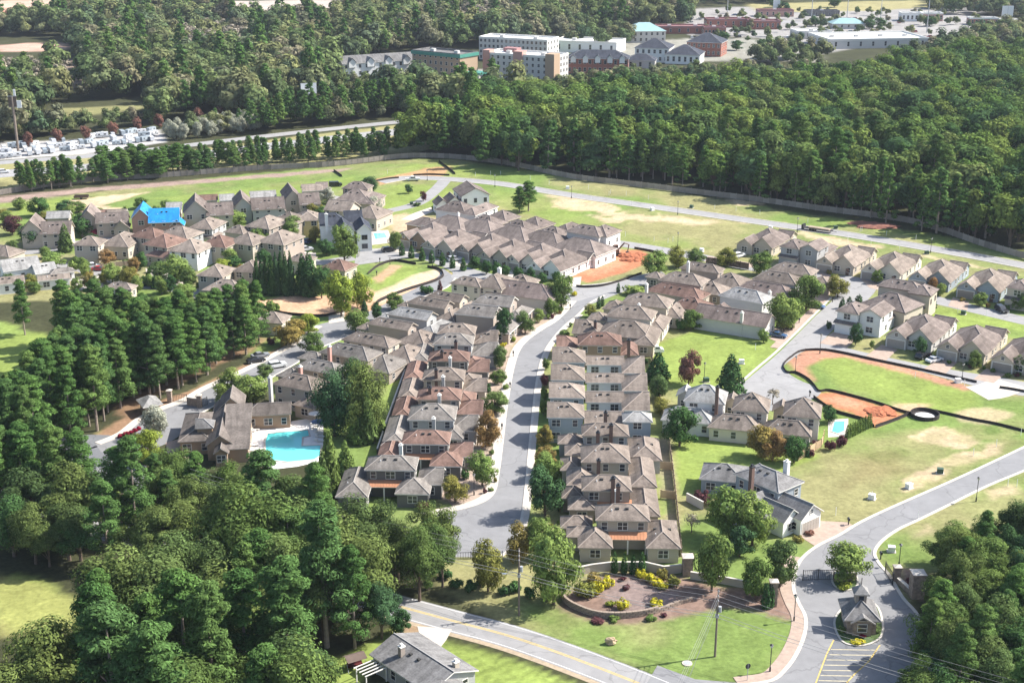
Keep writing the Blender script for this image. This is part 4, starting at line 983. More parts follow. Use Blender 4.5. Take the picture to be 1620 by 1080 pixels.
nh('taupe hip roofed house left of the tall cypress hedge', 'T', 'b', 367, 407, 429, 411, -14, low=(388, 416, 443, 432))
nh('small hip roofed house behind the cypress hedge', 'T', 'b', 452, 486, 412, 400, -20, ze=4)
nh('red brown roof showing between the hedge and the yellow green trees', 'B', 'b', 506, 546, 424, 410, -24, ze=3.4)
nh('pale hip roofed house above the pine street, beside the orange shrubs', 'N', 'c', 402, 447, 509, 493, -12, ze=3.6)
nh('taupe roof corner at the left edge of the cluster', 'T', 'b', -30, 14, 402, 388, -20, ze=4)
nh('small taupe roof among the shrubs above the pine belt', 'N', 'b', 164, 208, 456, 447, -10, ze=3)
rowhouse('tall white house with charcoal gabled roofs and white chimney beside the pool', 'K', 'w', 12, [
    (506, 552, 358, 336, 7.2, 'gl', 'noleft,now'), (528, 562, 367, 9, 6.6, 'f', 's=.8'), (563, 590, 366, 11, 6.8, 'f', 's=.8,wide,low'), (545, 575, 352, 333, 7, 'g', 'now')], chim=[(516, 339, 11, 'w')], wframe='trim_d', sl=.8)
rowhouse('white townhouse with grey metal roof and dark gable at the left edge', 'L', 'w', 30, [(5, 66, 430, 408, 3.6, 'g', 'W=w'), (56, 92, 434, 416, 3, 'g'), (80, 120, 434, 424, 3, 'h', 'R=G')], trim='trim_w', sl=.5)
rowhouse('low pale walled building peeking over the pines at the left edge', 'N', 'w', 22, [(-20, 40, 452, 438, 3.2, 'g'), (60, 112, 445, 434, 3, 'g')], trim='trim_w')

# ------------------------------------------------------------------ clubhouse by the big pool
rowhouse('clubhouse with brown shake roofs, glazed cupola dormers and stone walls beside the pool', 'C', 'o', 7, [
    (324, 372, 706, 24, 3.4, 'f', 's=.75,door'), (281, 336, 699, 16, 3.2, 'h', 's=.4,noleft'), (352, 395, 711, 15, 3.2, 's', 's=.28,blind'), (386, 461, 658, 637, 3.4, 'gr', 'wide'), (345, 386, 647, 8, 4.6, 'f', 's=.9,now'), (308, 338, 678, 662, 5.2, 'gl', 'now,R=S'),
    (337, 362, 718, 4, 3.0, 'f', 's=.7')], trim='trim_b', wframe='trim_w', sl=.6, name='clubhouse', cat='clubhouse', vents=0)
# ------------------------------------------------------------------ the low house across the main road, at the bottom edge
def bl_at(px, py, z, r, w, d, ze, typ, sl, opt=''):
    x, y = G(px, py, z); return Blk(x, y, r, w, d, ze, typ, sl, opt)
house('low ranch house with brown grey shingle roof and white gutters at the bottom edge', 'S', 'g', [
    bl_at(584, 1034, 3, -48, 14.5, 9.5, 3.0, 'g', .36, 'noleft'), bl_at(627, 1096, 3, -48, 9.5, 9, 3.0, 'fh', .36, 'blind')], trim='trim_w', chim=[(635, 1022, 5.4, 't'), (721, 1046, 5.0, 'b')], wframe='trim_w')

# ------------------------------------------------------------------ commercial buildings far off
def slab(label, name, cat, px, py, rot, w, d, h, wall, roofm, floors=1, nwin=6, sidewin=3, parapet=.8, group=None, extra=None, gable=None, wintrim='trim_w', big=False):
    x, y = G(px, py); a = math.radians(rot)
    root = thing(name, label, cat, (x, y, 0), a, group)
    mb = MB()
    for p in ([(0, 0), (w, 0)], [(w, 0), (w, d)], [(w, d), (0, d)], [(0, d), (0, 0)]):
        mb.poly([(*p[0], 0), (*p[1], 0), (*p[1], h), (*p[0], h)])
    mb.build('wall', M['wall_' + wall], root)
    if gable is None:
        r_ = MB(); r_.poly([(.3, .3, h - .3), (w - .3, .3, h - .3), (w - .3, d - .3, h - .3), (.3, d - .3, h - .3)]); r_.build('roof', M[roofm], root)
        q = MB()
        for bx in ((-.05, w + .05, -.05, .35), (-.05, w + .05, d - .35, d + .05), (-.05, .35, .36, d - .36), (w - .35, w + .05, .36, d - .36)):
            q.box(*bx, h - .4, h + parapet, bottom=True)
        q.build('parapet', M['trim_w' if roofm == 'flat_white' else roofm], root)
        for i in range(max(1, int(w / 18))):
            e = MB(); cx = w * (i + .5) / max(1, int(w / 18)); e.box(cx - 1.4, cx + 1.4, d * .45, d * .45 + 2.2, h - .3, h + 1.3); e.build('rooftop_unit', M['wall_e'], root)
    else:
        rm, cap, ga = roof_mesh(w + 1.2, d + 1.2, h, gable, .5, [M[roofm], M['trim_w']]); o = link('roof', rm, root, (-.6, -.6, 0)); link('ridge_cap', cap.mesh('ridge_cap', M['cap_S']), o)
    fh = h / floors
    def wp(x, y, z, rot, ww, hh):
        p, f = window_meshes(ww, hh, wintrim); o = link('window', p, root, (x, y, z), (0, 0, rot)); link('frame', f, o)
    for fl in range(floors):
        for i in range(nwin): wp(w * (i + .5) / nwin, 0, fl * fh + fh * .28, 0, 2.2 if big else 1.5, fh * .5)
        for i in range(sidewin):
            wp(w, d * (i + .5) / sidewin, fl * fh + fh * .28, math.pi / 2, 1.5, fh * .5); wp(0, d * (i + .5) / sidewin, fl * fh + fh * .28, -math.pi / 2, 1.5, fh * .5)
    if extra: extra(root, w, d, h)
    return root
def tag_box(root, nm, mat, x0, x1, y0, y1, z1, z0=0):
    m_ = MB(); m_.box(x0, x1, y0, y1, z0, z1); return m_.build(nm, M[mat], root)
def dormers(n, mat, h0, s=1.0, gap=0):
    def f(root, w, d, h):
        for i in range(n):
            x = w * (i + .5) / n; mb = MB(); mb.box(x - 2.2 * s, x + 2.2 * s, -1.0, d * .3, h - 2.5, h + .6)
            mb.poly([(x - 2.2 * s, -1, h + .6), (x + 2.2 * s, -1, h + .6), (x, -1, h + .6 + 2.2 * s)]); mb.build('gable_wall', M['wall_w'], root)
            rb = MB(); a = (x, -1.5, h + .8 + 2.3 * s); b = (x, d * .48, h + .8 + 2.3 * s)
            rb.poly([(x - 2.7 * s, -1.5, h + .4), a, b, (x - 2.7 * s, d * .25, h + .4)]); rb.poly([a, (x + 2.7 * s, -1.5, h + .4), (x + 2.7 * s, d * .25, h + .4), b]); rb.build('gable_roof', M[mat], root)
    return f
M['green_roof'] = plain('green_metal', (.06, .22, .17), .5, .1, .4); M['teal_roof'] = plain('teal_metal', (.26, .40, .40), .5, .12, .3); M['pink_roof'] = plain('red_metal', (.31, .16, .15), .6, .15, .3)
def green_trim(root, w, d, h):
    q = MB()
    q.box(-.6, w + .6, -.6, 1.2, h - 1.6, h + .3, bottom=True); q.box(w - 1.2, w + .6, 1.21, d + .6, h - 1.6, h + .3, bottom=True); q.build('cornice', M['green_roof'], root)
    c = MB(); c.box(w + 1, w + 12, d * .2, d * .7, 4.2, 5.4, bottom=True); c.build('canopy', M['green_roof'], root)
    for yy in (.22, .66):
        k = MB(); k.box(w + 10.6, w + 11.4, d * yy, d * yy + .8, 0, 4.2); k.build('canopy_post', M['wall_c'], root)
slab('long white motel with grey roof and row of front gables among the trees', 'motel', 'motel', 543, 123, 27, 70, 14, 8, 'w', 'roof_S', 2, 16, 3, gable='g', extra=dormers(6, 'roof_S', 8))
slab('tan hotel with green cornice and entrance canopy', 'hotel', 'hotel', 653, 121, -36, 36, 17, 15, 'o', 'roof_S', 4, 9, 0, extra=green_trim)
slab('white four storey hotel with pale roof behind the red canopied one', 'hotel', 'hotel', 758, 94, -24, 48, 20, 14, 'e', 'flat_white', 4, 16, 4)
slab('pale hotel with brown corner towers nearest the woods', 'hotel', 'hotel', 766, 122, -28, 46, 20, 14, 'e', 'flat_white', 4, 12, 5,
     extra=lambda root, w, d, h: [tag_box(root, 'tower', 'wall_p', -.6, 4, -.6, 6, h + 2), tag_box(root, 'tower', 'wall_p', 20, 26, -1, 5, h + 2.4), tag_box(root, 'tower', 'wall_o', w - 5, w + .8, -.8, 7, h + 2), tag_box(root, 'roof_cap', 'pink_roof', 6, 15, d - 7, d - 1, h + 2.2, h)])
slab('long low white roofed industrial building on the green lawn', 'warehouse', 'warehouse', 876, 82, -18, 44, 26, 7, 'w', 'flat_white', 1, 6, 4)
slab('red brick mansard building with white dormers and entrance pediment', 'office', 'office building', 897, 116, -6, 37, 16, 9, 'r', 'roof_K', 2, 12, 3, gable='h', extra=dormers(5, 'roof_K', 9, .7))
slab('white office with dark pyramid roof and arched doors', 'office', 'office building', 1004, 98, -16, 22, 20, 9, 'w', 'roof_K', 2, 6, 4, gable='h')
slab('low white office with dark pyramid roof right of the arched one', 'office', 'office building', 1052, 101, -16, 22, 20, 6, 'w', 'roof_K', 1, 6, 4, gable='h')
slab('dark roofed two storey brick office behind the pyramid roofed ones', 'office', 'office building', 1086, 88, -20, 23, 20, 9, 'r', 'roof_K', 2, 7, 3, gable='h')
slab('building with bright turquoise hip roof', 'office', 'office building', 992, 68, 6, 28, 20, 8, 'e', 'teal_roof', 2, 7, 3, gable='h')
slab('small grey roofed pavilion right of the brick mansard building', 'office', 'office building', 990, 108, -10, 18, 12, 5, 'e', 'roof_K', 1, 3, 2, gable='h')
for lab, px, py, w, d, h, wl_ in [('long red shop row with pale flat roof, left of the parking lot', 1040, 54, 40, 16, 5, 'r'), ('red brick shop row with stepped parapet beside the lit parking', 1118, 44, 36, 14, 6, 'r'), ('small red brick shop corner behind the trees', 1114, 60, 16, 12, 7, 'r'),
        ('red brick strip mall in the middle of the parking lot', 1186, 47, 24, 14, 6, 'r'), ('brick shops with white parapet near the highway ramp', 1200, 27, 30, 13, 5, 'p')]:
    slab(lab, 'shop', 'shop', px, py, 2, w, d, h, wl_, 'pink_roof', 1, 6, 3, group='shops around the far parking lot')
slab('huge white flat roofed store beyond the woods', 'store', 'store', 1312, 78, 8, 72, 44, 6, 'e', 'flat_white', 1, 8, 4)
slab('white flat roofed store left of the huge white one', 'store', 'store', 1262, 62, 8, 26, 18, 5, 'e', 'flat_white', 1, 5, 3)
slab('low shop with turquoise roof beside the small trees', 'shop', 'shop', 1316, 46, 0, 26, 14, 4, 'e', 'teal_roof', 1, 5, 3, gable='h')
slab('white restaurant with grey sides right of the car park', 'shop', 'shop', 1426, 34, -4, 17, 14, 6, 'w', 'flat_white', 1, 5, 3)
slab('brick fronted restaurant with white roof next to the white one', 'shop', 'shop', 1460, 34, -4, 16, 14, 6, 'p', 'flat_white', 1, 5, 3)
slab('dark red diner with white roof near the far billboard', 'shop', 'shop', 1535, 40, -2, 22, 12, 5, 'r', 'flat_white', 1, 7, 3)
slab('dark flat roofed shed by the yellow meadow', 'shop', 'shop', 1276, 26, 0, 28, 12, 4, 'd', 'roof_S', 1, 5, 3)
slab('pink roofed building at the top edge among trees', 'shop', 'shop', 838, 6, 0, 60, 26, 6, 'p', 'pink_roof', 1, 5, 3)
for i, (lab, px, py, w) in enumerate([('first white roofed shed from the billboard pole by the frontage road', 470, 186, 30), ('second white roofed shed from the billboard pole by the frontage road', 500, 183, 26), ('white roofed shed farthest from the billboard pole', 534, 178, 24)]):
    slab(lab, 'shed', 'shed', px, py, 28, w, 18, 5, 'e', 'flat_white', 1, 4, 2, group='sheds along the frontage road')
# ------------------------------------------------------------------ vegetation: leaf materials
M['leaf_oak'] = foliage('leaf_oak', [(.050, .080, .024), (.076, .110, .030), (.060, .090, .031), (.094, .120, .035), (.044, .070, .026), (.070, .104, .027)])
M['leaf_wood'] = foliage('leaf_wood', [(.034, .066, .026), (.044, .078, .030), (.040, .074, .022), (.118, .152, .036), (.050, .094, .022), (.086, .128, .030), (.056, .092, .026), (.108, .136, .034), (.046, .086, .028), (.096, .116, .040), (.064, .112, .025)])
M['leaf_far'] = foliage('leaf_far', [(.038, .066, .034), (.150, .158, .066), (.060, .092, .036), (.100, .128, .048), (.062, .090, .042), (.130, .132, .058), (.050, .080, .042), (.140, .125, .080), (.078, .110, .040), (.120, .108, .062)])
M['leaf_pine'] = foliage('leaf_pine', [(.038, .078, .022), (.060, .108, .027), (.046, .086, .028), (.076, .116, .030)], .2)
M['leaf_g'] = foliage('leaf_green', [(.075, .115, .032), (.100, .138, .038), (.064, .098, .036)])
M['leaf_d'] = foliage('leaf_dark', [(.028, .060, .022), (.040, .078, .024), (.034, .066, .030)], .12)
M['leaf_y'] = foliage('leaf_yellow_green', [(.14, .18, .030), (.17, .195, .034)])
M['leaf_Y'] = foliage('leaf_golden', [(.30, .275, .025), (.36, .32, .03)])
M['leaf_a'] = foliage('leaf_autumn', [(.17, .13, .04), (.13, .14, .035), (.20, .11, .05)])
M['leaf_u'] = foliage('leaf_purple', [(.07, .030, .035), (.09, .04, .04)])
M['leaf_e'] = foliage('leaf_crimson', [(.22, .016, .035), (.18, .014, .03)])
M['leaf_w'] = foliage('leaf_pale', [(.22, .225, .17), (.26, .26, .20)])
M['leaf_t'] = foliage('leaf_tan', [(.17, .152, .105), (.20, .175, .14), (.15, .132, .10)], .1)
M['leaf_l'] = foliage('leaf_light', [(.115, .165, .045), (.14, .18, .05)])
M['leaf_r'] = foliage('leaf_rust', [(.135, .068, .05), (.115, .058, .045)], .1)
M['bark'] = plain('bark', (.13, .095, .07), .95, .3, 1.5); M['bark_pale'] = plain('bark_pale', (.26, .21, .17), .95, .3, 1.5)

def quads_mesh(name, pos, nrm, size, rng, mat, aspect=1.5):
    n = len(pos)
    nrm = nrm / (np.linalg.norm(nrm, axis=1, keepdims=True) + 1e-9)
    r = rng.normal(size=(n, 3)); a = np.cross(nrm, r); a /= (np.linalg.norm(a, axis=1, keepdims=True) + 1e-9); b = np.cross(nrm, a)
    s = size * rng.uniform(.65, 1.35, (n, 1)); a = a * s * aspect ** .5; b = b * s / aspect ** .5
    bend = nrm * s * rng.uniform(-.25, .1, (n, 1))
    v = np.stack([pos - a * .9 + bend, pos - b * .75, pos + a + bend, pos + b * .75], 1).reshape(-1, 3)
    me = bpy.data.meshes.new(name)
    me.vertices.add(4 * n); me.vertices.foreach_set('co', v.ravel().astype(np.float32))
    me.loops.add(4 * n); me.loops.foreach_set('vertex_index', np.arange(4 * n))
    me.polygons.add(n); me.polygons.foreach_set('loop_start', np.arange(0, 4 * n, 4)); me.polygons.foreach_set('loop_total', np.full(n, 4))
    me.materials.append(mat); me.update(); return me
def clumps(cen, rad, per, rng, up=.25, inner=.12, mid=None, jit=.30, whole=.75):
    """points and normals on the skins of many overlapping lumps"""
    P_, N_ = [], []
    for c, r in zip(cen, rad):
        d = rng.normal(size=(per, 3)); d[:, 2] += up; d /= np.linalg.norm(d, axis=1, keepdims=True)
        k = np.where(rng.rand(per) < inner, rng.uniform(.2, .8, per), rng.uniform(.82, 1.12, per))[:, None]
        q = c + d * r * k; P_.append(q); nn = d / r * np.mean(r)
        if mid is not None:                                   # leaves also face away from the crown's middle
            o_ = q - mid; nn = nn + whole * o_ / (np.linalg.norm(o_, axis=1, keepdims=True) + 1e-6)
        N_.append(nn + rng.normal(size=(per, 3)) * jit)
    return np.concatenate(P_), np.concatenate(N_)
def trunk_mesh(name, h, r0, rng, limbs, mat, lean=.03):
    mb = MB(); top = (rng.normal() * lean * h, rng.normal() * lean * h, h)
    mb.tube([(0, 0, -.3), (top[0] * .3, top[1] * .3, h * .35), (top[0] * .7, top[1] * .7, h * .7), top], [r0 * 1.25, r0 * .85, r0 * .55, r0 * .18], 7)
    for L_ in limbs: mb.tube([(top[0] * L_[2] / h, top[1] * L_[2] / h, L_[2]), ((L_[0]) * .55, (L_[1]) * .55, L_[2] + (L_[3] - L_[2]) * .6), (L_[0], L_[1], L_[3])], [r0 * .4, r0 * .25, r0 * .08], 5, cap=False)
    return mb.mesh(name, mat)
def broad(seed, h, r, nc, per, size, mat, base=.14, squash=.8, full=False, cr=(.22, .40)):
    """wide irregular crown of many lumps on limbs"""
    rng = np.random.RandomState(seed); cz = h * (base + (1 - base) * .5); rz = h * (1 - base) * .5
    cen, rad = [], []
    for i in range(nc):
        d = rng.normal(size=3); d /= np.linalg.norm(d); d[2] = d[2] * 1.02 if full else abs(d[2]) * 1.05 - .8 * rng.rand() ** 1.5
        k = rng.uniform(.45, .86); wob = 1 + .25 * math.sin(3 * math.atan2(d[1], d[0]) + seed)
        cen.append((d[0] * r * k * wob, d[1] * r * k * wob, cz + d[2] * rz * k * 1.05 - rz * .1))
        q = r * rng.uniform(*cr); rad.append((q, q, q * squash * rng.uniform(.75, 1.1)))
    cen, rad = np.array(cen), np.array(rad)
    p, n = clumps(cen, rad, per, rng, mid=np.array((0, 0, cz - rz * .35)), whole=1.3 if size > .5 else .8); ok = p[:, 2] > h * (base * .6 if not full else .05); p, n = p[ok], n[ok]
    top = np.argsort(-cen[:, 2])[:5]; sel = list(rng.choice(nc, min(5, nc), replace=False))
    return quads_mesh('crown', p, n, size, rng, mat), trunk_mesh('trunk', h * .72, h * .018 + .05, rng, [(cen[i][0], cen[i][1], h * base * rng.uniform(.8, 1.3), cen[i][2]) for i in sel], M['bark'])
def pine(seed, h, r, nc, per, size, mat, base=.42):
    """tall bare trunk, crown of flattened tufts in uneven tiers"""
    rng = np.random.RandomState(seed); cen, rad, lim = [], [], []
    for i in range(nc):
        t = (i + rng.rand()) / nc; z = h * (base + (1 - base) * t)
        w = r * (1 - .72 * t ** 1.6) * rng.uniform(.35, 1.0); a = i * 2.4 + rng.normal() * .4
        cen.append((w * math.cos(a), w * math.sin(a), z)); q = r * rng.uniform(.28, .44) * (1 - .3 * t); rad.append((q, q, q * .52))
        if i % 3 == 0: lim.append((cen[-1][0], cen[-1][1], z - .8, z))
    cen.append((0, 0, h * .97)); rad.append((r * .25, r * .25, r * .3))
    cen, rad = np.array(cen), np.array(rad); p, n = clumps(cen, rad, per, rng, .35, mid=np.array((0, 0, h * (base + .15))), whole=.45)
    return quads_mesh('crown', p, n, size, rng, mat, 2.2), trunk_mesh('trunk', h * .95, h * .011 + .07, rng, lim[:7], M['bark_pale'], .015)
def cone(seed, h, r, n, size, mat, tip=1.0, wisps=9):
    """dense evergreen cone with upright wisps"""
    rng = np.random.RandomState(seed); z = h * (1 - np.sqrt(rng.rand(n))) * .97 + .1; a = rng.rand(n) * 2 * math.pi
    lob = 1 + .16 * np.sin(a * wisps + 2.5 * np.sin(z * 1.3 + seed)) + .1 * np.sin(z * 2.1 + a * 3)
    q = r * (1 - (z / h) ** (1.15 * tip)) ** .85 * lob * rng.uniform(.84, 1.06, n) * np.clip(z / (h * .08), .55, 1)
    p = np.stack([q * np.cos(a), q * np.sin(a), z], 1)
    nr = np.stack([np.cos(a), np.sin(a), np.full(n, .35)], 1) + rng.normal(size=(n, 3)) * .42
    return quads_mesh('crown', p, nr, size, rng, mat, 1.9), trunk_mesh('trunk', h * .7, h * .014 + .04, rng, [], M['bark'])
def shrub(seed, r, h, nc, per, size, mat):
    rng = np.random.RandomState(seed); cen, rad = [], []
    for i in range(nc):
        a = rng.rand() * 2 * math.pi; k = rng.rand() ** .6 * .62
        cen.append((r * k * math.cos(a), r * k * math.sin(a), h * rng.uniform(.3, .68))); q = r * rng.uniform(.3, .5); rad.append((q, q, h * rng.uniform(.25, .36)))
    p, n = clumps(np.array(cen), np.array(rad), per, rng, .4, mid=np.array((0, 0, h * .2))); p[:, 2] = np.maximum(p[:, 2], .03)
    return quads_mesh('crown', p, n, size, rng, mat), trunk_mesh('trunk', h * .5, .06, rng, [], M['bark'])

PRO = {'oak': [broad(i, 18, 6.2, 48, 310, .215, M['leaf_oak'], cr=(.15, .42)) for i in range(4)],
       'wood': [broad(20 + i, 20, 6.6, 24, 150, .52, M['leaf_wood'], .08, cr=(.28, .48)) for i in range(5)],
       'edge_pine': [pine(30 + i, 20, 3.4, 38, 60, .46, M['leaf_pine'], .10 + .05 * i) for i in range(3)],
       'pine': [pine(40 + i, 21, 4.6, 46, 250, .205, M['leaf_pine'], .17 + .07 * (i % 3)) for i in range(4)],
       'yard_oak': [broad(120 + i, 16, 6.4, 60, 200, .24, M['leaf_d'], .04, .9, True) for i in range(2)],
       'far_pine': [pine(50 + i, 19, 3.6, 22, 34, .62, M['leaf_pine'], .34) for i in range(3)],
       'far': [broad(60 + i, 17, 6.6, 15, 85, .80, M['leaf_far'], .06, cr=(.30, .52)) for i in range(5)],
       'bare': [broad(70 + i, 16, 5.0, 18, 24, .7, M['leaf_t'], .2) for i in range(2)],
       'r': [broad(80 + i, 8, 3.4, 42, 130, .19, M['leaf_g'], .06, .9, True) for i in range(4)],
       'c': [cone(90 + i, 10, 2.3, 1500, .33, M['leaf_d'], 1.2) for i in range(3)],
       'k': [cone(95 + i, 4.2, .75, 420, .20, M['leaf_d'], 2.2, 5) for i in range(2)],
       's': [shrub(100 + i, 1.5, 2.0, 12, 48, .21, M['leaf_g']) for i in range(3)],
       'x': [broad(110 + i, 7, 3.0, 18, 30, .22, M['leaf_t'], .22) for i in range(2)]}
SIZE = {'oak': (12.4, 18), 'wood': (12, 20), 'edge_pine': (6.8, 20), 'yard_oak': (13, 16), 'pine': (8.4, 21), 'r': (6.6, 8), 'c': (4.6, 10), 'k': (1.5, 4.2), 's': (3.0, 2.0), 'x': (6, 7)}

def plant(name, label, cat, kind, x, y, sw, sh, mat=None, group=None, var=None):
    cr, tr = PRO[kind][var if var is not None else rnd.randrange(len(PRO[kind]))]
    root = thing(name, label, cat, (x, y, 0), rnd.uniform(0, 6.28), group); root.scale = (sw, sw, sh)
    link('trunk', tr, root); c = link('crown', cr, root)
    if mat:
        c.material_slots[0].link = 'OBJECT'; c.material_slots[0].material = M[mat]
    return root
def inpoly(x, y, poly):
    r = False
    for i in range(len(poly)):
        (x1, y1), (x2, y2) = poly[i], poly[i - 1]
        if (y1 > y) != (y2 > y) and x < (x2 - x1) * (y - y1) / (y2 - y1) + x1: r = not r
    return r
def fill(pts, step, holes=(), jit=.42, seed=1):
    poly = GP(pts); hl_ = [GP(h) for h in holes]; q = random.Random(seed); out = []
    xs = [p[0] for p in poly]; ys = [p[1] for p in poly]
    y = min(ys); row = 0
    while y < max(ys):
        x = min(xs) + (step / 2 if row % 2 else 0)
        while x < max(xs):
            a, b_ = x + q.uniform(-jit, jit) * step, y + q.uniform(-jit, jit) * step
            if inpoly(a, b_, poly) and not any(inpoly(a, b_, h) for h in hl_): out.append((a, b_))
            x += step
        y += step * .87; row += 1
    return out
def shows(x, y, h):
    px, py = PX(x, y, h); return -60 < px < 1680 and py < 1085

# ---- woods: the nearest trees are things, the masses far behind them are stuff
WOOD = []                       # (x, y, name, kind, sw, sh, mat, label, group)
def wood(pts, step, kinds, hs, label, group, holes=(), seed=1, mats=None):
    for x, y in fill(pts, step, holes, seed=seed):
        k = rnd.choice(kinds); f = rnd.uniform(*hs); wd = 1.45 if 'strip' in str(label.get('pine_tree')) else .98 if group == 'pines of the belt' else 1.0; nm = 'pine_tree' if 'pine' in k else 'broadleaf_tree'
        WOOD.append((x, y, nm, k, f * wd * rnd.uniform(.85, 1.2), f, rnd.choice(mats) if mats and 'pine' not in k else None, label[nm], group))
wood([(335, 905), (500, 928), (640, 978), (652, 992), (600, 1008), (555, 1035), (478, 1070), (470, 1330), (-260, 1330), (-260, 1130), (-20, 1128), (20, 1165), (130, 1150), (175, 1050), (240, 1005), (310, 960)], 7.0, ['oak', 'oak', 'oak', 'pine', 'pine'], (.68, 1.16),
     {'pine_tree': 'tall pine in the dark wood filling the lower left', 'broadleaf_tree': 'leafy tree in the dark wood filling the lower left'}, 'trees of the lower left wood', seed=3)
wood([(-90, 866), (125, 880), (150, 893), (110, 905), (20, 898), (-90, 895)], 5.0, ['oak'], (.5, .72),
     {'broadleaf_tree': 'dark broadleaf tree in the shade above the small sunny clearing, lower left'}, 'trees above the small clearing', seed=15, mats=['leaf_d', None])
wood([(175, 886), (330, 876), (345, 900), (240, 915), (170, 905)], 5.6, ['oak', 'pine'], (.66, .86),
     {'pine_tree': 'pine beside the shaded stretch of main road, left', 'broadleaf_tree': 'broadleaf tree beside the shaded stretch of main road, left'}, 'trees by the shaded stretch of main road', seed=16)
wood([(225, 792), (280, 770), (330, 792), (400, 812), (390, 840), (300, 852), (225, 840)], 5.6, ['oak', 'oak', 'pine'], (.5, .72),
     {'pine_tree': 'pine below the clubhouse front', 'broadleaf_tree': 'broadleaf tree below the clubhouse front'}, 'trees below the clubhouse', seed=17)
wood([(590, 885), (640, 875), (695, 895), (700, 930), (660, 950), (600, 935)], 6.0, ['oak'], (.62, .78),
     {'broadleaf_tree': 'broadleaf tree between the turnaround and the main road'}, 'trees between the turnaround and the main road', seed=4)
wood([(330, 880), (420, 868), (520, 872), (580, 895), (590, 930), (480, 912), (350, 893)], 6.2, ['oak', 'oak', 'pine'], (.84, 1.0),
     {'pine_tree': 'pine standing below the pool terrace', 'broadleaf_tree': 'dense broadleaf tree standing below the pool terrace'}, 'trees below the pool terrace', seed=14)
wood([(-80, 520), (20, 524), (130, 542), (200, 556), (330, 556), (422, 528), (426, 540), (384, 567), (329, 588), (246, 622), (150, 602), (120, 565), (60, 534)], 4.3, ['pine'], (.66, .84),
     {'pine_tree': 'pine in the belt beside the bright left lawn'}, 'pines of the belt', seed=5)
wood([(-80, 722), (0, 708), (60, 676), (108, 612), (128, 572), (150, 598), (246, 618), (330, 584), (384, 566), (384, 574), (329, 597), (250, 632), (200, 655), (176, 667), (140, 692), (80, 722), (60, 760), (-80, 800)], 5.0, ['pine'], (.72, .92),
     {'pine_tree': 'pine in the belt beside the bright left lawn'}, 'pines of the belt', seed=6)
wood([(-60, 800), (60, 792), (200, 815), (270, 850), (250, 872), (120, 862), (-60, 845)], 7.2, ['pine', 'pine', 'oak'], (.82, 1.0),
     {'pine_tree': 'tall pine standing around the shaded parking lot', 'broadleaf_tree': 'broadleaf tree standing around the shaded parking lot'}, 'trees around the shaded parking lot', seed=7)
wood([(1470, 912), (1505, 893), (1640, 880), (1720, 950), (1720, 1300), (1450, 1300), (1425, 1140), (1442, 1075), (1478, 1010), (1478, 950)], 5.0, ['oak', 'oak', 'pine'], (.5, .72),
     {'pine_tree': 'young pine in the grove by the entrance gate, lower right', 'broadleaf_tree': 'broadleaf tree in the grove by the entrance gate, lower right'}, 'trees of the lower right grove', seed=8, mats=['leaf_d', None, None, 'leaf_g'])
wood([(24, 306), (134, 296), (130, 284), (20, 292)], 5.2, ['pine'], (.42, .54), {'pine_tree': 'pine in the short clump behind the timber fence, far left'}, 'pines behind the timber fence', seed=9)
wood([(146, 292), (300, 277), (500, 260), (630, 249), (628, 238), (500, 247), (300, 262), (150, 276)], 5.4, ['pine'], (.42, .58), {'pine_tree': 'slender pine in the long strip between fence and highway'}, 'pines between fence and highway', seed=10)
wood([(648, 250), (735, 247), (738, 222), (690, 222), (650, 236)], 5.6, ['pine', 'wood'], (.62, .8), {'pine_tree': 'pine in the clump where the fence turns', 'broadleaf_tree': 'broadleaf tree in the clump where the fence turns'}, 'trees where the fence turns', seed=11)
wood([(760, 266), (1000, 286), (1300, 336), (1640, 400), (1760, 425), (1760, 408), (1640, 385), (1300, 322), (1000, 276), (760, 256)], 6.6, ['edge_pine', 'edge_pine', 'edge_pine', 'wood'], (.62, 1.1),
     {'pine_tree': 'pine on the edge of the big wood behind the long fence', 'broadleaf_tree': 'broadleaf tree of the big wood behind the long fence'}, 'trees of the big wood behind the fence', seed=12)
wood([(745, 254), (760, 254), (1000, 274), (1300, 320), (1640, 383), (1760, 400), (1760, 118), (1600, 108), (1500, 118), (1400, 138), (1300, 160), (1180, 164), (1000, 176), (880, 186), (745, 196)], 9.6, ['wood', 'wood', 'wood', 'wood', 'pine'], (.72, 1.30),
     {'broadleaf_tree': 'broadleaf tree of the big wood behind the long fence', 'pine_tree': 'pine on the edge of the big wood behind the long fence'}, 'trees of the big wood behind the fence', seed=13)
WOOD = [w for w in WOOD if shows(w[0], w[1], 20 * w[5])]
WOOD.sort(key=lambda w: w[1])
n_of = {'pine_tree': 0, 'broadleaf_tree': 0}; rest = []
def zone(w):
    px, py = PX(w[0], w[1]); g_ = w[8]
    if 'lower left wood' in g_: return ', right end by the road' if px > 470 else ', at the bottom edge' if py > 1110 else ', beside the sunny clearing' if px < 300 else ', middle part'
    if g_ == 'pines of the belt': return ', upper rows' if py < 560 else ', rows along the street' if px > 230 else ', lower end'
    if 'big wood' in g_: return ', left part' if px < 1000 else ', middle part' if px < 1280 else ', right part'
    if 'right grove' in g_: return ', top end' if py < 960 else ', bottom edge' if py > 1080 else ', middle'
    if 'between fence' in g_: return ', left half' if px < 380 else ', right half'
    return ''
LIM = {'pine_tree': 296, 'broadleaf_tree': 285}
for w in WOOD:
    if n_of[w[2]] < LIM[w[2]]:
        n_of[w[2]] += 1; plant(w[2], w[7] + zone(w), 'pine' if w[2] == 'pine_tree' else 'tree', w[3], w[0], w[1], w[4], w[5], w[6], w[8])
    else: rest.append(w)

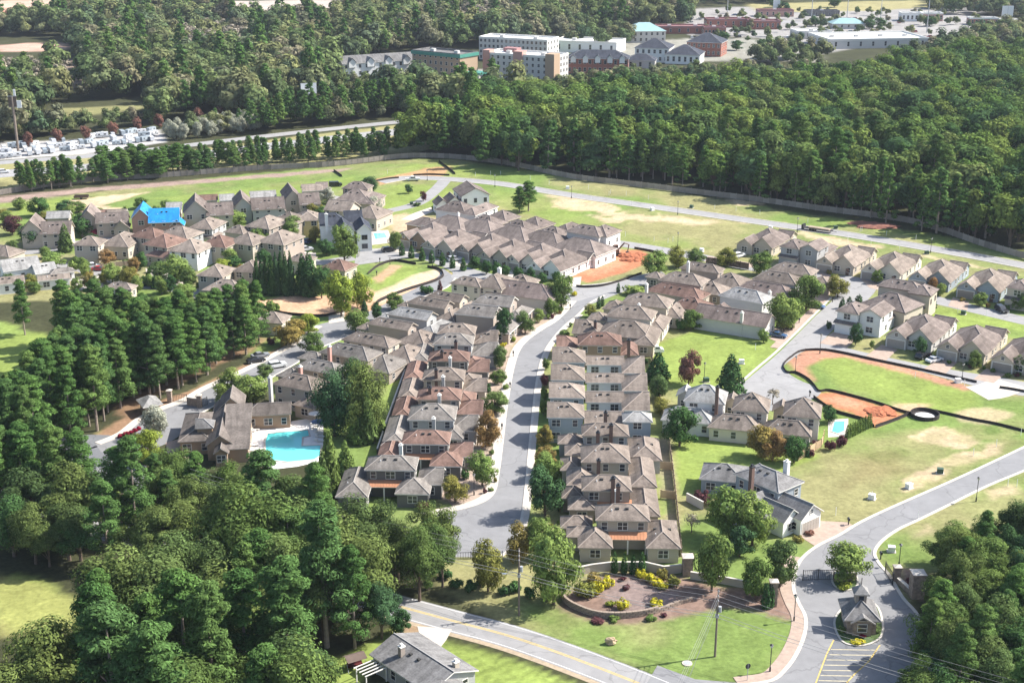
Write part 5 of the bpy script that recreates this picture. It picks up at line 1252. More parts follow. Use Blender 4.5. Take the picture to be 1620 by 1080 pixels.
def scatter(name, pts, protos, smin, smax, seed):
    """one stuff object: prototypes set out on points by geometry nodes"""
    col = bpy.data.collections.new(name + '_kinds')
    for i, (cr, tr) in enumerate(protos):
        o = bpy.data.objects.new('crown_kind', cr)
        col.objects.link(o)
    me = bpy.data.meshes.new(name); me.from_pydata([(x, y, 0) for x, y in pts], [], []); me.update()
    o = tag(link(name, me), kind='stuff')
    ng = bpy.data.node_groups.new(name, 'GeometryNodeTree')
    ng.interface.new_socket('Geometry', in_out='INPUT', socket_type='NodeSocketGeometry'); ng.interface.new_socket('Geometry', in_out='OUTPUT', socket_type='NodeSocketGeometry')
    gi = ng.nodes.new('NodeGroupInput'); go = ng.nodes.new('NodeGroupOutput')
    ip = ng.nodes.new('GeometryNodeInstanceOnPoints'); ci = ng.nodes.new('GeometryNodeCollectionInfo')
    ci.inputs['Collection'].default_value = col; ci.inputs['Separate Children'].default_value = True; ci.inputs['Reset Children'].default_value = True
    rr = ng.nodes.new('FunctionNodeRandomValue'); rr.data_type = 'FLOAT_VECTOR'; rr.inputs[0].default_value = (0, 0, 0); rr.inputs[1].default_value = (0, 0, 6.283)
    rs = ng.nodes.new('FunctionNodeRandomValue'); rs.data_type = 'FLOAT'; rs.inputs[2].default_value = smin; rs.inputs[3].default_value = smax
    for n_ in (rr, rs): n_.inputs['Seed'].default_value = seed + (3 if n_ is rs else 0)
    ng.links.new(gi.outputs[0], ip.inputs['Points']); ng.links.new(ci.outputs[0], ip.inputs['Instance']); ip.inputs['Pick Instance'].default_value = True
    ng.links.new(rr.outputs[0], ip.inputs['Rotation']); ng.links.new(rs.outputs[1], ip.inputs['Scale']); ng.links.new(ip.outputs[0], go.inputs[0])
    md = o.modifiers.new('scatter', 'NODES'); md.node_group = ng
    return o
scatter('big_wood', [(w[0], w[1]) for w in rest if w[3] == 'wood'], PRO['wood'], .85, 1.3, 5)
pr = [(w[0], w[1]) for w in rest if 'pine' in w[3] and 'highway' in w[8]]
if pr: scatter('pine_strip', pr, PRO['pine'], .40, .56, 6)
pr = [(w[0], w[1]) for w in rest if 'pine' in w[3] and 'highway' not in w[8]]
if pr: scatter('pine_edge', pr, PRO['edge_pine'], .7, 1.1, 7)
CLEAR = [[(-60, 60), (60, 58), (125, 64), (116, 118), (0, 124), (-60, 122)], [(55, 164), (235, 157), (260, 170), (245, 206), (60, 214)], [(108, 95), (132, 92), (140, 160), (106, 160)], [(-100, -5), (120, -3), (142, 10), (90, 42), (-100, 48)],
         [(300, 5), (380, -2), (640, -6), (560, 16), (520, 44), (372, 46)], [(430, 172), (590, 160), (600, 185), (470, 195)], [(520, 108), (640, 88), (755, 76), (880, 76), (1180, 95), (1180, 150), (985, 160), (890, 172), (770, 172), (640, 166), (525, 160)], [(860, 56), (1300, 40), (1320, 110), (860, 132)]]
FARL = [(-330, 238), (0, 228), (120, 214), (250, 200), (262, 196), (480, 190), (600, 178), (735, 184), (745, 200), (880, 182), (1000, 162), (1000, 60), (1090, 42), (1090, 8), (850, 14), (700, -40), (-420, -40)]
far = fill(FARL, 10.2, CLEAR, seed=21); 
barep = [GP(p) for p in ([(30, 90), (110, 84), (128, 142), (40, 165), (-20, 140)], [(650, 0), (860, 4), (880, 44), (760, 62), (680, 40)], [(260, 60), (420, 50), (430, 90), (300, 110)])]
far = [(x, y) for x, y in far if shows(x, y, 20)]
front = fill([(-60, 224), (60, 208), (250, 194), (262, 190), (250, 200), (120, 212), (-60, 232)], 7, seed=50)
scatter('lot_edge_trees', front, PRO['far'], .42, .66, 51)
bare_, green_ = [], []
for p in far: (bare_ if any(inpoly(p[0], p[1], q) for q in barep) and rnd.random() < .8 else green_).append(p)
scatter('far_woods', green_, PRO['far'] + PRO['far'] + PRO['far_pine'][:2], .6, 1.55, 31)
scatter('bare_woods', bare_, PRO['bare'], .7, 1.05, 33)
town = fill([(880, 62), (990, 52), (1040, 40), (1080, 30), (1080, 20), (900, 40), (870, 52)], 10, seed=23)
town += fill([(1240, 88), (1300, 92), (1300, 106), (1200, 106), (1190, 90)], 11, seed=24) + fill([(1480, 24), (1700, 30), (1700, -20), (1450, -20)], 11, seed=25) + fill([(1090, 10), (1250, 6), (1250, -20), (1000, -20)], 12, seed=26)
town += fill([(1400, 126), (1640, 100), (1700, 60), (1620, 48), (1500, 74)], 9, seed=27) + fill([(880, 60), (1000, 64), (990, 76), (940, 84), (890, 74)], 14, seed=28)
scatter('town_trees', [p for p in town if shows(p[0], p[1], 20)], PRO['far'], .6, 1.05, 35)
mix = fill([(1090, 22), (1560, 16), (1540, 56), (1320, 66), (1200, 74), (1080, 70)], 17, seed=44)
scatter('parking_trees', [p for p in mix if rnd.random() < .5], PRO['far'], .3, .55, 45)
low = fill([(745, 150), (890, 140), (1000, 128), (1180, 118), (1310, 116), (1340, 130), (1180, 158), (1000, 172), (880, 184), (745, 198)], 7, seed=22) + fill([(520, 136), (640, 132), (745, 142), (745, 190), (600, 180), (520, 178)], 7.5, seed=30)
scatter('town_edge_trees', low, PRO['far'], .4, .68, 36)
under = fill([(-80, 250), (140, 236), (255, 222), (480, 200), (620, 190), (735, 186), (735, 178), (600, 182), (480, 190), (255, 212), (120, 226), (-80, 244)], 8, seed=29)
scatter('highway_hedge', [p for p in under if p[0] > -150], PRO['far'] + PRO['far_pine'], .42, .72, 37)
back = fill([(395, 216), (500, 202), (600, 188), (738, 178), (738, 166), (600, 174), (480, 188), (395, 204)], 6.0, seed=40)
scatter('highway_pines', back, PRO['far_pine'] + PRO['far_pine'] + PRO['far'][:1], .55, .95, 41)

# ---- trees and shrubs one can point to: (centre x, base y, crown width px, height px, kind, leaf, label[, group])
NAMES = {'oak': ('broadleaf_tree', 'tree'), 'r': ('street_tree', 'tree'), 'c': ('cypress_tree', 'cypress'), 'k': ('columnar_evergreen', 'evergreen'), 's': ('shrub', 'shrub'), 'x': ('bare_tree', 'tree'), 'pine': ('pine_tree', 'pine'), 'yard_oak': ('broadleaf_tree', 'tree'), 'wood': ('broadleaf_tree', 'tree')}
def P_(cx, by, w, h, kind, leaf, label, group=None, name=None):
    x, y = G(cx, by); s = scale_at(by); sw = w / s / SIZE[kind][0]
    cosd = math.cos(math.atan2(CAM_H, y)) ; sh = max(.2, (h - .0) / (s * cosd) / SIZE[kind][1])
    if kind in ('s',): sh = max(.3, (h * .8) / (s * cosd) / SIZE[kind][1])
    n, c = NAMES[kind]; plant(name or n, label, c, kind, x, y, sw, sh, 'leaf_' + leaf if leaf else None, group)
for t in [
    # along the central street, right side
    (860, 705, 27, 33, 'r', 'a', 'small autumn tinged tree at the corner of the lowest slate blue townhouse'),
    (862, 742, 36, 38, 'r', 'a', 'upper of two merged olive street trees right of the central street'),
    (868, 758, 42, 44, 'r', 'l', 'lower of two merged olive street trees right of the central street'),
    (862, 815, 58, 80, 'r', 'd', 'tall dark green street tree right of the central street above the turnaround'),
    (822, 888, 46, 62, 'r', 'a', 'olive tree at the right corner of the turnaround'),
    (852, 884, 50, 70, 'r', 'g', 'green tree between the turnaround and the tan copper porch house'),
    (876, 955, 78, 118, 'r', 'l', 'large light green tree left of the flower bed mound'),
    (772, 935, 56, 80, 'r', 'a', 'olive tree at the lower edge of the turnaround beside the utility pole'),
    (864, 585, 12, 20, 'r', 'g', 'slender street tree before the townhouse beside the red brown roof', 'slender street trees before the townhouses'),
    (862, 612, 13, 22, 'r', 'u', 'slender purple leaved street tree before the upper middle townhouse', 'slender street trees before the townhouses'),
    (861, 633, 13, 22, 'r', 'g', 'slender street tree before the lower middle townhouse', 'slender street trees before the townhouses'),
    (860, 657, 13, 26, 'r', 'g', 'slender street tree before the lowest slate blue townhouse', 'slender street trees before the townhouses'),
    # left side
    (791, 583, 26, 40, 'r', 'g', 'green street tree left of the street beside the upper red roofed house'),
    (787, 607, 23, 24, 'r', 'g', 'small street tree left of the street beside the taupe house with flue'),
    (783, 652, 46, 34, 'r', 'g', 'broad low street tree left of the street beside the middle red roof'),
    (769, 707, 40, 57, 'r', 'a', 'round olive street tree on a clear trunk left of the central street'),
    (763, 768, 46, 55, 'r', 'l', 'yellowish tree beside the lowest red roofed house, left of the street'),
    (720, 794, 42, 42, 'r', 'a', 'dusky small tree right of the dark walled house'),
    (736, 757, 17, 20, 's', 'd', 'round dark shrub behind the dusky tree of the dark walled house'),
    (684, 806, 15, 20, 's', 'g', 'bright green round shrub below the dark walled house'),
    (671, 806, 28, 15, 's', 'u', 'purple brown mounded shrub below the dark walled house'),
    (831, 527, 30, 36, 'r', 'g', 'green tree where the street bends, left side'),
    (853, 509, 19, 22, 'r', 'l', 'yellowish small tree left of the bend next to the mailbox'),
    (873, 500, 24, 30, 'r', 'g', 'tall green shrub at the end of the long dark roofed house'),
    (888, 490, 42, 60, 'r', 'g', 'large green tree at the corner of the junction'),
    (797, 540, 30, 56, 'r', 'd', 'dark green tree beside the highest house of the left row'),
    (908, 468, 12, 9, 's', 'Y', 'golden shrub at the corner of the junction'),
    (800, 615, 14, 10, 's', 'l', 'pale round shrub by the street before the taupe house with flue'),
    (772, 620, 12, 10, 's', 'd', 'dark round shrub before the taupe house with flue'),
    (797, 548, 12, 9, 's', 'Y', 'golden shrub by the driveway of the highest left row house'),
    (812, 540, 12, 10, 's', 'y', 'yellow green shrub on the inside of the bend'),
    (934, 502, 19, 22, 'r', 'a', 'olive shrub at the street end of the long grey roofed house'),
    (947, 488, 7, 20, 'k', 'd', 'left of two slim evergreens on the right side of the bend'),
    (953, 484, 6, 17, 'k', 'd', 'right of two slim evergreens on the right side of the bend'),
    (978, 463, 6, 17, 'k', 'd', 'lone slim evergreen near the house with the brown roof'),
    (893, 531, 22, 12, 's', 'g', 'low green shrub beside the red brown roofed house'),
    (1002, 465, 44, 18, 's', 'l', 'spreading pale shrubs along the brown roofed low house'),
    (664, 950, 78, 122, 'oak', 'oak', 'tall broadleaf tree leaning over the main road beside the turnaround'), (700, 928, 58, 96, 'oak', 'oak', 'broadleaf tree nearest the turnaround railing on the main road side'),
    (604, 1010, 64, 92, 'oak', 'd', 'dark leafy tree where the main road leaves the wood'), (634, 1004, 34, 44, 'r', 'd', 'low dark tree at the driveway mouth of the ranch house'),
    # around the clay lot and back street
    (1035, 437, 42, 42, 'r', 'l', 'round light green tree at the right end of the clay lot'),
    (1070, 423, 33, 34, 'r', 'a', 'olive tree second from the clay lot along the back street'),
    (1100, 420, 31, 28, 'r', 'g', 'green tree third from the clay lot along the back street'),
    (1147, 420, 34, 28, 'r', 'a', 'dusky tree before the wooden screen fence'),
    (1202, 434, 36, 38, 'r', 'g', 'green tree right of the wooden screen fence'),
    (1093, 522, 32, 34, 'r', 'g', 'green tree at the top corner of the empty lawn'),
    (1076, 522, 17, 24, 's', 'd', 'dark round shrub at the top corner of the empty lawn'),
    (1168, 496, 30, 24, 'r', 'd', 'dark spreading tree before the pale two storey house'),
    (1113, 490, 6, 26, 'k', 'd', 'slim evergreen beside the brown roofed low house'),
    (1275, 490, 52, 58, 'r', 'g', 'large street tree beside the parked blue car'),
    (1325, 470, 36, 36, 'r', 'a', 'olive tree at the upper street corner'),
    (1240, 524, 48, 62, 'r', 'l', 'large light green street tree beside the long brown roofed house'),
    (1258, 503, 26, 34, 'r', 'g', 'street tree between the two large ones of the side street'),
    (1208, 542, 19, 22, 'r', 'l', 'small round tree at the end of the long brown roofed house'),
    (1332, 488, 9, 18, 'k', 'd', 'left of three slim evergreens at the stucco house corner'), (1343, 484, 9, 16, 'k', 'd', 'middle one of three slim evergreens at the stucco house corner'),
    (1358, 482, 12, 17, 'k', 'd', 'right of three slim evergreens at the stucco house corner'),
    (1475, 488, 12, 19, 'k', 'd', 'stout dark evergreen at the end of the long white wall'),
    (1311, 520, 10, 16, 's', 'd', 'dark shrub beside the stucco house porch'),
    (1353, 546, 22, 36, 'r', 'd', 'dark tree in front of the stucco house'),
    (1379, 551, 9, 14, 'r', 'l', 'small bright tree between stucco house and cottage'),
    (1455, 563, 22, 32, 'r', 'd', 'dark tree in front of the cottage next to the stucco house'),
    (1540, 582, 20, 28, 'r', 'g', 'green tree in front of the arched porch cottage'),
    (1612, 590, 22, 30, 'r', 'g', 'green tree in front of the rightmost cottage by the oval lot'),
    (1387, 448, 18, 22, 'r', 'g', 'small tree before the pale fronted cottage'),
    (1475, 462, 18, 26, 'r', 'a', 'olive tree before the blue grey fronted cottage'), (1488, 468, 18, 22, 'r', 'l', 'pale tree before the blue grey fronted cottage'),
    (1550, 484, 24, 22, 'r', 'g', 'green tree before the blue fronted cottage'), (1612, 490, 26, 28, 'r', 'g', 'green tree before the rightmost two storey beige house'),
    # below the empty lawn
    (1041, 602, 38, 46, 'c', 'd', 'dark blunt evergreen right of the upper townhouses'),
    (1041, 632, 34, 42, 'r', 'g', 'green tree right of the middle townhouses'),
    (1045, 655, 26, 28, 'r', 'a', 'orange tinged small tree right of the lower townhouses'),
    (1075, 706, 56, 66, 'r', 'd', 'broad dark green tree at the corner of the triangular lawn'),
    (1089, 608, 36, 58, 'r', 'r', 'rusty topped tree at the edge of the empty lawn'),
    (1155, 622, 42, 64, 'c', 'd', 'dark conical tree at the edge of the turning circle'),
    (1020, 575, 12, 12, 's', 'd', 'small dark shrub beside the white van behind the townhouses'),
    (1222, 640, 26, 30, 'x', 't', 'leafless pale tree on the turning circle'),
    (1203, 722, 46, 52, 'r', 'a', 'orange green tree behind the long front wing'),
    (1222, 728, 40, 46, 'r', 'a', 'autumn tinged tree right of the long front wing'),
    (1256, 732, 38, 46, 'r', 'd', 'dark round tree left of the tan garden fence'),
    (1277, 722, 7, 26, 'k', 'd', 'lone slim evergreen by the tan garden fence'),
    (1311, 668, 26, 28, 'r', 'd', 'dark shrubby tree beside the small turquoise pool'),
    (1290, 705, 14, 12, 's', 'u', 'purple shrub at the house corner by the small pool'), (1313, 712, 20, 22, 's', 'u', 'left of two dark red shrubs below the small pool'), (1331, 706, 22, 20, 's', 'u', 'right of two dark red shrubs below the small pool'),
    (1284, 722, 12, 14, 's', 'u', 'small purple shrub outside the tan garden fence'),
    # around the big grey house and the entrance
    (1148, 850, 66, 84, 'r', 'l', 'large light green tree left of the big grey house front'),
    (1190, 862, 66, 84, 'r', 'l', 'large light green tree right before the big grey house front'),
    (1126, 936, 58, 98, 'r', 'g', 'tall green tree above the right end of the flower bed'),
    (1234, 928, 58, 76, 'r', 'g', 'green tree beside the gate pillar left of the entrance road'),
    (1194, 948, 48, 68, 'r', 'g', 'green tree between the flower bed and the clipped dark column'),
    (1170, 880, 44, 50, 'r', 'd', 'dark green tree in the shade below the big grey house'),
    (1110, 795, 30, 26, 's', 'u', 'purple brown bush beside the big grey house wing'),
    (1094, 842, 28, 34, 'x', 't', 'pale twiggy bush by the back fence of the right row'),
    (1337, 916, 66, 60, 'r', 'l', 'round fine leaved tree on the gate island'),
    (1245, 842, 22, 13, 's', 'a', 'rust tinged shrub bed by the white garage'), (1262, 856, 20, 12, 's', 'a', 'rounded bronze shrub on the drive island'), (1280, 846, 18, 9, 's', 'r', 'low red tinged shrub on the drive island'),
    (1286, 826, 8, 8, 's', 'e', 'small red shrub at the white garage door'),
    (1211, 962, 15, 42, 'k', 'd', 'clipped dark evergreen column beside the gate pillar'), (1218, 960, 13, 38, 'k', 'd', 'second clipped evergreen column touching the gate pillar'),
    (972, 906, 10, 36, 'k', 'd', 'first from the left of four slim evergreens before the copper porch'), (987, 907, 10, 33, 'k', 'd', 'second from the left of four slim evergreens before the copper porch'),
    (1001, 908, 10, 32, 'k', 'd', 'third from the left of four slim evergreens before the copper porch'), (1015, 907, 11, 36, 'k', 'd', 'last of four slim evergreens before the copper porch'),
    # flower bed mound
    (948, 938, 30, 26, 's', 'Y', 'golden shrub at the upper left of the flower bed'), (962, 928, 24, 22, 's', 'Y', 'second golden shrub touching the upper left one on the flower bed'),
    (1013, 913, 20, 17, 's', 'Y', 'highest golden shrub on the right ridge of the flower bed'), (1026, 919, 22, 17, 's', 'Y', 'second golden shrub down the right ridge of the flower bed'), (1038, 926, 22, 16, 's', 'Y', 'third golden shrub down the right ridge of the flower bed'), (1048, 931, 20, 14, 's', 'Y', 'lowest golden shrub on the right ridge of the flower bed'),
    (984, 962, 26, 20, 's', 'Y', 'golden shrub above the middle of the stone retaining wall'), (966, 958, 18, 10, 's', 'y', 'low yellow green plant left of the golden shrub by the retaining wall'), (1038, 959, 26, 15, 's', 'Y', 'golden shrub above the right part of the retaining wall'),
    (925, 942, 40, 28, 's', 'a', 'large olive ornamental grass on the left of the flower bed'), (940, 922, 30, 20, 's', 'a', 'tan ornamental grass behind the left golden shrubs'), (866, 948, 24, 14, 's', 'l', 'low olive shrub left of the retaining wall end'),
    (1048, 916, 22, 22, 's', 'a', 'brown bush behind the right golden ridge'), (1065, 925, 28, 16, 's', 'a', 'tawny grass right of the golden ridge'), (990, 932, 16, 10, 's', 'u', 'dark dry plant in the middle of the flower bed'), (985, 918, 14, 8, 's', 'u', 'small dry plant at the top of the flower bed'),
    (972, 982, 22, 9, 's', 'g', 'low green plant at the foot of the retaining wall, left'), (1030, 980, 22, 9, 's', 'g', 'low green plant at the foot of the retaining wall, right'), (945, 984, 26, 7, 's', 'u', 'dark low plants left at the foot of the retaining wall'), (1050, 974, 14, 6, 's', 'u', 'dark low plants right at the foot of the retaining wall'),
    (1337, 931, 26, 12, 's', 'y', 'lime green bedding on the gate island'), (1358, 1018, 24, 8, 's', 'Y', 'golden bedding at the front of the gatehouse island'), (1385, 1000, 20, 12, 's', 'g', 'green bedding right of the gatehouse'), (1332, 1000, 16, 12, 's', 'g', 'green bedding left of the gatehouse'), (1335, 972, 14, 12, 's', 'y', 'lime bedding behind the gatehouse'),
    (1364, 1006, 18, 6, 's', 'e', 'red bedding under the gatehouse window'),
    (1440, 925, 22, 16, 's', 'u', 'dark plants between the two stone pillars right of the entrance'),
    # left of the left row, pool and clubhouse
    (530, 690, 74, 104, 'yard_oak', 'd', 'dark oak beside the pool, left one of the dense pair'), (578, 690, 78, 116, 'yard_oak', 'oak', 'dark oak beside the pool, right one of the dense pair'), (555, 660, 70, 92, 'yard_oak', 'd', 'dark oak at the back of the dense group by the pool'),
    (563, 702, 26, 62, 'c', 'g', 'left cypress at the foot of the dark oaks'), (583, 700, 30, 84, 'c', 'g', 'right tall cypress at the foot of the dark oaks'),
    (524, 782, 32, 104, 'c', 'g', 'tall cypress at the right end of the pool'), (512, 790, 26, 80, 'c', 'g', 'lower cypress at the right end of the pool'), (548, 760, 34, 64, 'c', 'l', 'pale feathery evergreen right of the pool cypresses'), (600, 690, 26, 34, 's', 'l', 'pale shrub at the grass strip behind the left row'),
    (246, 692, 46, 54, 'r', 'w', 'pale fine leaved tree at the clubhouse entrance'), (236, 733, 50, 56, 'r', 'y', 'yellow green tree below the flower beds of the clubhouse drive'),
    (363, 637, 52, 54, 'r', 'l', 'light green tree behind the clubhouse, left one'), (402, 640, 54, 50, 'r', 'l', 'light green tree behind the clubhouse, right one'),
    (306, 745, 14, 18, 's', 'l', 'small shrub in the shade of the clubhouse front'), (318, 758, 16, 16, 's', 'd', 'dark shrub before the clubhouse door'), (285, 735, 20, 16, 's', 'a', 'bronze shrub at the clubhouse corner'),
    (419, 596, 26, 20, 'r', 'g', 'small tree at the kerb of the pine street near the white car'),
    (496, 560, 40, 36, 'r', 'g', 'green tree on the pine street opposite the grey roofed house'), (460, 545, 50, 42, 'r', 'a', 'orange green tree above the pine street'), (488, 528, 34, 34, 'r', 'y', 'yellow green tree above the pine street'), (430, 545, 18, 14, 's', 'u', 'dark shrub below the orange green tree'),
    (563, 526, 42, 40, 'r', 'g', 'green tree at the head of the pine street houses'), (596, 507, 20, 30, 'r', 'd', 'dark tree next to the small cone by the silt fenced lot'), (577, 500, 13, 28, 'c', 'd', 'small dark cone by the silt fenced lot'), (623, 489, 28, 26, 'r', 'g', 'low green tree at the tip of the silt fenced lot'), (675, 464, 26, 17, 's', 'd', 'dark shrub beside the cream house'), (696, 460, 7, 18, 'k', 'u', 'thin dark cypress near the cream house'),
    (431, 494, 28, 24, 's', 'g', 'green bush at the left end of the clay lot by the cypress hedge'),
    (540, 500, 46, 74, 'r', 'y', 'bright yellow green tree by the silt fenced lot, left one'), (571, 487, 36, 60, 'r', 'y', 'bright yellow green tree by the silt fenced lot, right one'),
    (491, 468, 32, 72, 'c', 'd', 'dark cypress right of the tall hedge'), (509, 472, 34, 54, 'r', 'd', 'dark round tree between the cypresses and the yellow green trees'), (480, 465, 26, 64, 'c', 'd', 'dark cypress at the back right of the tall hedge'),
    (545, 414, 42, 64, 'r', 'g', 'green tree in front of the white house'), (517, 404, 28, 26, 'r', 'd', 'dark low tree left of the white house tree'),
    (457, 378, 42, 38, 'r', 'g', 'round green tree left of the white house'), (461, 402, 30, 36, 'r', 'l', 'light green tree below the round one left of the white house'), (412, 404, 32, 36, 'r', 'l', 'light green tree above the cypress hedge'),
    (584, 311, 29, 34, 'r', 'd', 'round dark evergreen at the end of the upper left row'), (646, 306, 13, 16, 'r', 'd', 'small round tree on the meadow behind the pool, left'), (670, 318, 11, 17, 'r', 'u', 'small purple tree on the meadow behind the pool, right'), (603, 352, 19, 22, 'r', 'u', 'purple tree beside the drive at the white house'), (592, 334, 24, 26, 'r', 'w', 'pale flowering tree before the broad hip roofed house'), (517, 322, 26, 26, 'r', 'w', 'pale flowering tree beside the house with dormers'),
    (660, 326, 14, 8, 's', 'g', 'clipped green shrub beside the new house drive'), (688, 332, 14, 9, 's', 'g', 'second clipped green shrub beside the new house drive'),
    (625, 397, 22, 34, 'r', 'g', 'green tree at the left end of the upper middle row'),
    (822, 336, 26, 40, 'pine', 'pine', 'left pine of the pair on the big field'), (836, 334, 30, 46, 'pine', 'pine', 'right pine of the pair on the big field'),
    (62, 342, 34, 32, 'r', 'd', 'dark round tree on the upper left field, left one'), (102, 335, 28, 20, 'r', 'd', 'dark round tree on the upper left field, right one'), (20, 372, 32, 34, 'r', 'u', 'dark purple tree at the left edge'), (50, 390, 42, 36, 'r', 'd', 'dark tree before the far left gabled house'), (105, 398, 23, 46, 'c', 'g', 'tall cypress before the far left gabled house'), (130, 374, 36, 36, 'r', 'd', 'dark tree between the cypress and the crimson tree'),
    (151, 374, 23, 15, 's', 'e', 'crimson leaved tree in the upper left cluster'), (145, 408, 46, 30, 's', 'w', 'pale flowering shrub mass before the mossy house'), (83, 424, 36, 28, 'r', 'l', 'olive tree right of the white townhouse'), (117, 426, 22, 20, 's', 'l', 'light bush next to the olive tree'),
    (179, 448, 36, 32, 'r', 'l', 'light green tree beside the red and white cars'), (222, 426, 24, 28, 'r', 'd', 'dark tree in the small garden'), (280, 448, 50, 46, 'r', 'l', 'large light green tree in the lower part of the cluster'), (301, 455, 28, 34, 'r', 'g', 'green tree right of the large light green one'), (213, 455, 14, 16, 's', 'g', 'first small bush on the patch above the pine belt'), (228, 452, 10, 17, 'k', 'd', 'slim evergreen on the patch above the pine belt'), (247, 456, 15, 22, 'c', 'd', 'small cone on the patch above the pine belt'), (293, 476, 38, 30, 'r', 'l', 'pale tree at the top of the pine belt'), (355, 466, 20, 20, 's', 'd', 'dark shrub before the low pale wing'), (386, 468, 14, 32, 'c', 'd', 'dark cone left of the cypress hedge'),
    (363, 418, 30, 28, 'r', 'l', 'light green tree below the mossy porch house'), (352, 428, 24, 20, 'r', 'y', 'yellowish tree between the lower cluster houses'), (373, 358, 38, 26, 'r', 'l', 'olive tree among the roofs left of the pale hip roof'), (340, 366, 24, 24, 'r', 'g', 'green tree beside the grey clapboard house'), (242, 364, 11, 20, 'c', 'g', 'small cone between the blue tarped gables'), (288, 368, 16, 20, 'r', 'g', 'small tree at the right end of the blue tarp'), (402, 345, 26, 22, 'r', 'd', 'dark tree before the third dark gabled house'), (420, 352, 18, 18, 'r', 'r', 'rusty tree before the third dark gabled house'), (462, 340, 12, 24, 'c', 'g', 'small cone before the house with dormers'), (496, 340, 26, 20, 's', 'l', 'pale shrub above the cream lit house'),
]: P_(*t)
# tall hedge of cypresses and other rows, each tree its own
for i in range(8): P_(408 + i * 7.6, 468 - (i % 3), 15, 66 + (i * 37 % 9), 'c', 'd', 'tall cypress in the dense hedge above the clay lot', 'tall cypress hedge')
for i in range(10): P_(1340 + i * 4.0, 694 - i * 2.0, 6.5, 24, 'k', 'g', 'narrow arborvitae in the green row beside the small pool', 'arborvitae row beside the small pool')
for i, x in enumerate((636, 651, 668, 683, 700, 716, 733)): P_(x, 404 + i * 4, 9, 22, 'k', 'd', 'slim cypress before the fronts of the upper middle row', 'slim cypresses of the upper middle row')
for i, (x, y) in enumerate(((752, 424), (770, 434), (786, 440), (800, 438), (820, 444), (838, 450), (858, 450), (880, 452))): P_(x, y, 17, 20 + i % 3 * 4, 'r', 'd', 'dark bushy tree before the lower cottages of the upper middle row', 'bushy trees of the upper middle row')
for i, (x, y) in enumerate(((742, 612), (748, 598), (735, 636), (744, 575), (752, 560), (757, 690), (745, 705))): P_(x + 30, y, 10, 8, 's', 'd', 'low dark shrub in a front bed of the left row', 'low shrubs of the left row front beds')
for i, (x, y) in enumerate(((46, 232), (92, 226), (136, 221), (180, 215), (218, 208), (252, 203), (316, 194), (347, 191))): P_(x, y, 16, 24, 'r', 'r', 'rust coloured tree in the line behind the parked trailers', 'rust coloured trees behind the trailers')
rw = random.Random(77)
for i in range(26):
    x = 268 + i * 5.6; P_(x, 226 - (x - 268) * .13 - rw.uniform(0, 14), 19, 27, 'r', 'w', 'silvery pale tree in the bank beside the highway', 'silvery trees beside the highway')
for x, y in ((1290, 42), (1225, 12), (1240, 20), (1375, 46), (1392, 44), (1470, 42), (1320, 12), (1130, 86), (1165, 80), (1205, 78), (1230, 76), (1145, 66)): P_(x, y, 20, 17, 'r', 'd', 'dark round tree around the far parking lots', 'trees around the far parking lots')
# shaded undergrowth along the main road and gate
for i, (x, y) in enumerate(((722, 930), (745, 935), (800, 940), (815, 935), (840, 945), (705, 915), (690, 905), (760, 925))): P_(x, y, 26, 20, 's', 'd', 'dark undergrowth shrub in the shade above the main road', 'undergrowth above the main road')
# planting between the houses of the upper left cluster
def clear_of_houses(x, y, m=.8):
    for b in FOOT:
        a = math.radians(-b.r); dx, dy = x - b.x, y - b.y; u, v = dx * math.cos(a) - dy * math.sin(a), dx * math.sin(a) + dy * math.cos(a)
        if -m < u < b.w + m and -m < v < b.d + m: return False
    return True
q = random.Random(91); k = 0
while k < 105:
    px, py = q.uniform(5, 600), q.uniform(330, 468)
    if px > 420 and py > 400: continue
    x, y = G(px, py)
    if not clear_of_houses(x, y): continue
    k += 1
    if q.random() < .62: P_(px, py, q.uniform(16, 28), q.uniform(16, 30), 'r', q.choice('gdgla'), 'small garden tree between the houses of the upper left cluster', 'garden trees of the upper left cluster', 'garden_tree')
    else: P_(px, py, q.uniform(8, 15), q.uniform(7, 13), 's', q.choice('gdgl'), 'shrub between the houses of the upper left cluster', 'shrubs of the upper left cluster')
k = 0
while k < 60:                                              # front beds along the two long rows and the back street
    px, py = q.choice([(q.uniform(735, 800), q.uniform(540, 790)), (q.uniform(862, 885), q.uniform(680, 880)), (lambda x_: (x_, 429 + .19 * (x_ - 1287) + q.uniform(-4, 6)))(q.uniform(1290, 1610)), (lambda x_: (x_, 547 + .233 * (x_ - 1397) + q.uniform(-5, 4)))(q.uniform(1400, 1615)), (q.uniform(850, 905), q.uniform(470, 530)), (q.uniform(1105, 1260), q.uniform(660, 700))])
    x, y = G(px, py)
    if not clear_of_houses(x, y, .3) or any(inpoly(x, y, r) for r in ROADS): continue
    k += 1; P_(px, py, q.uniform(6, 12), q.uniform(6, 11), 's', q.choice('gdglau'), 'low shrub in a front bed of the house rows', 'shrubs in the front beds of the house rows')
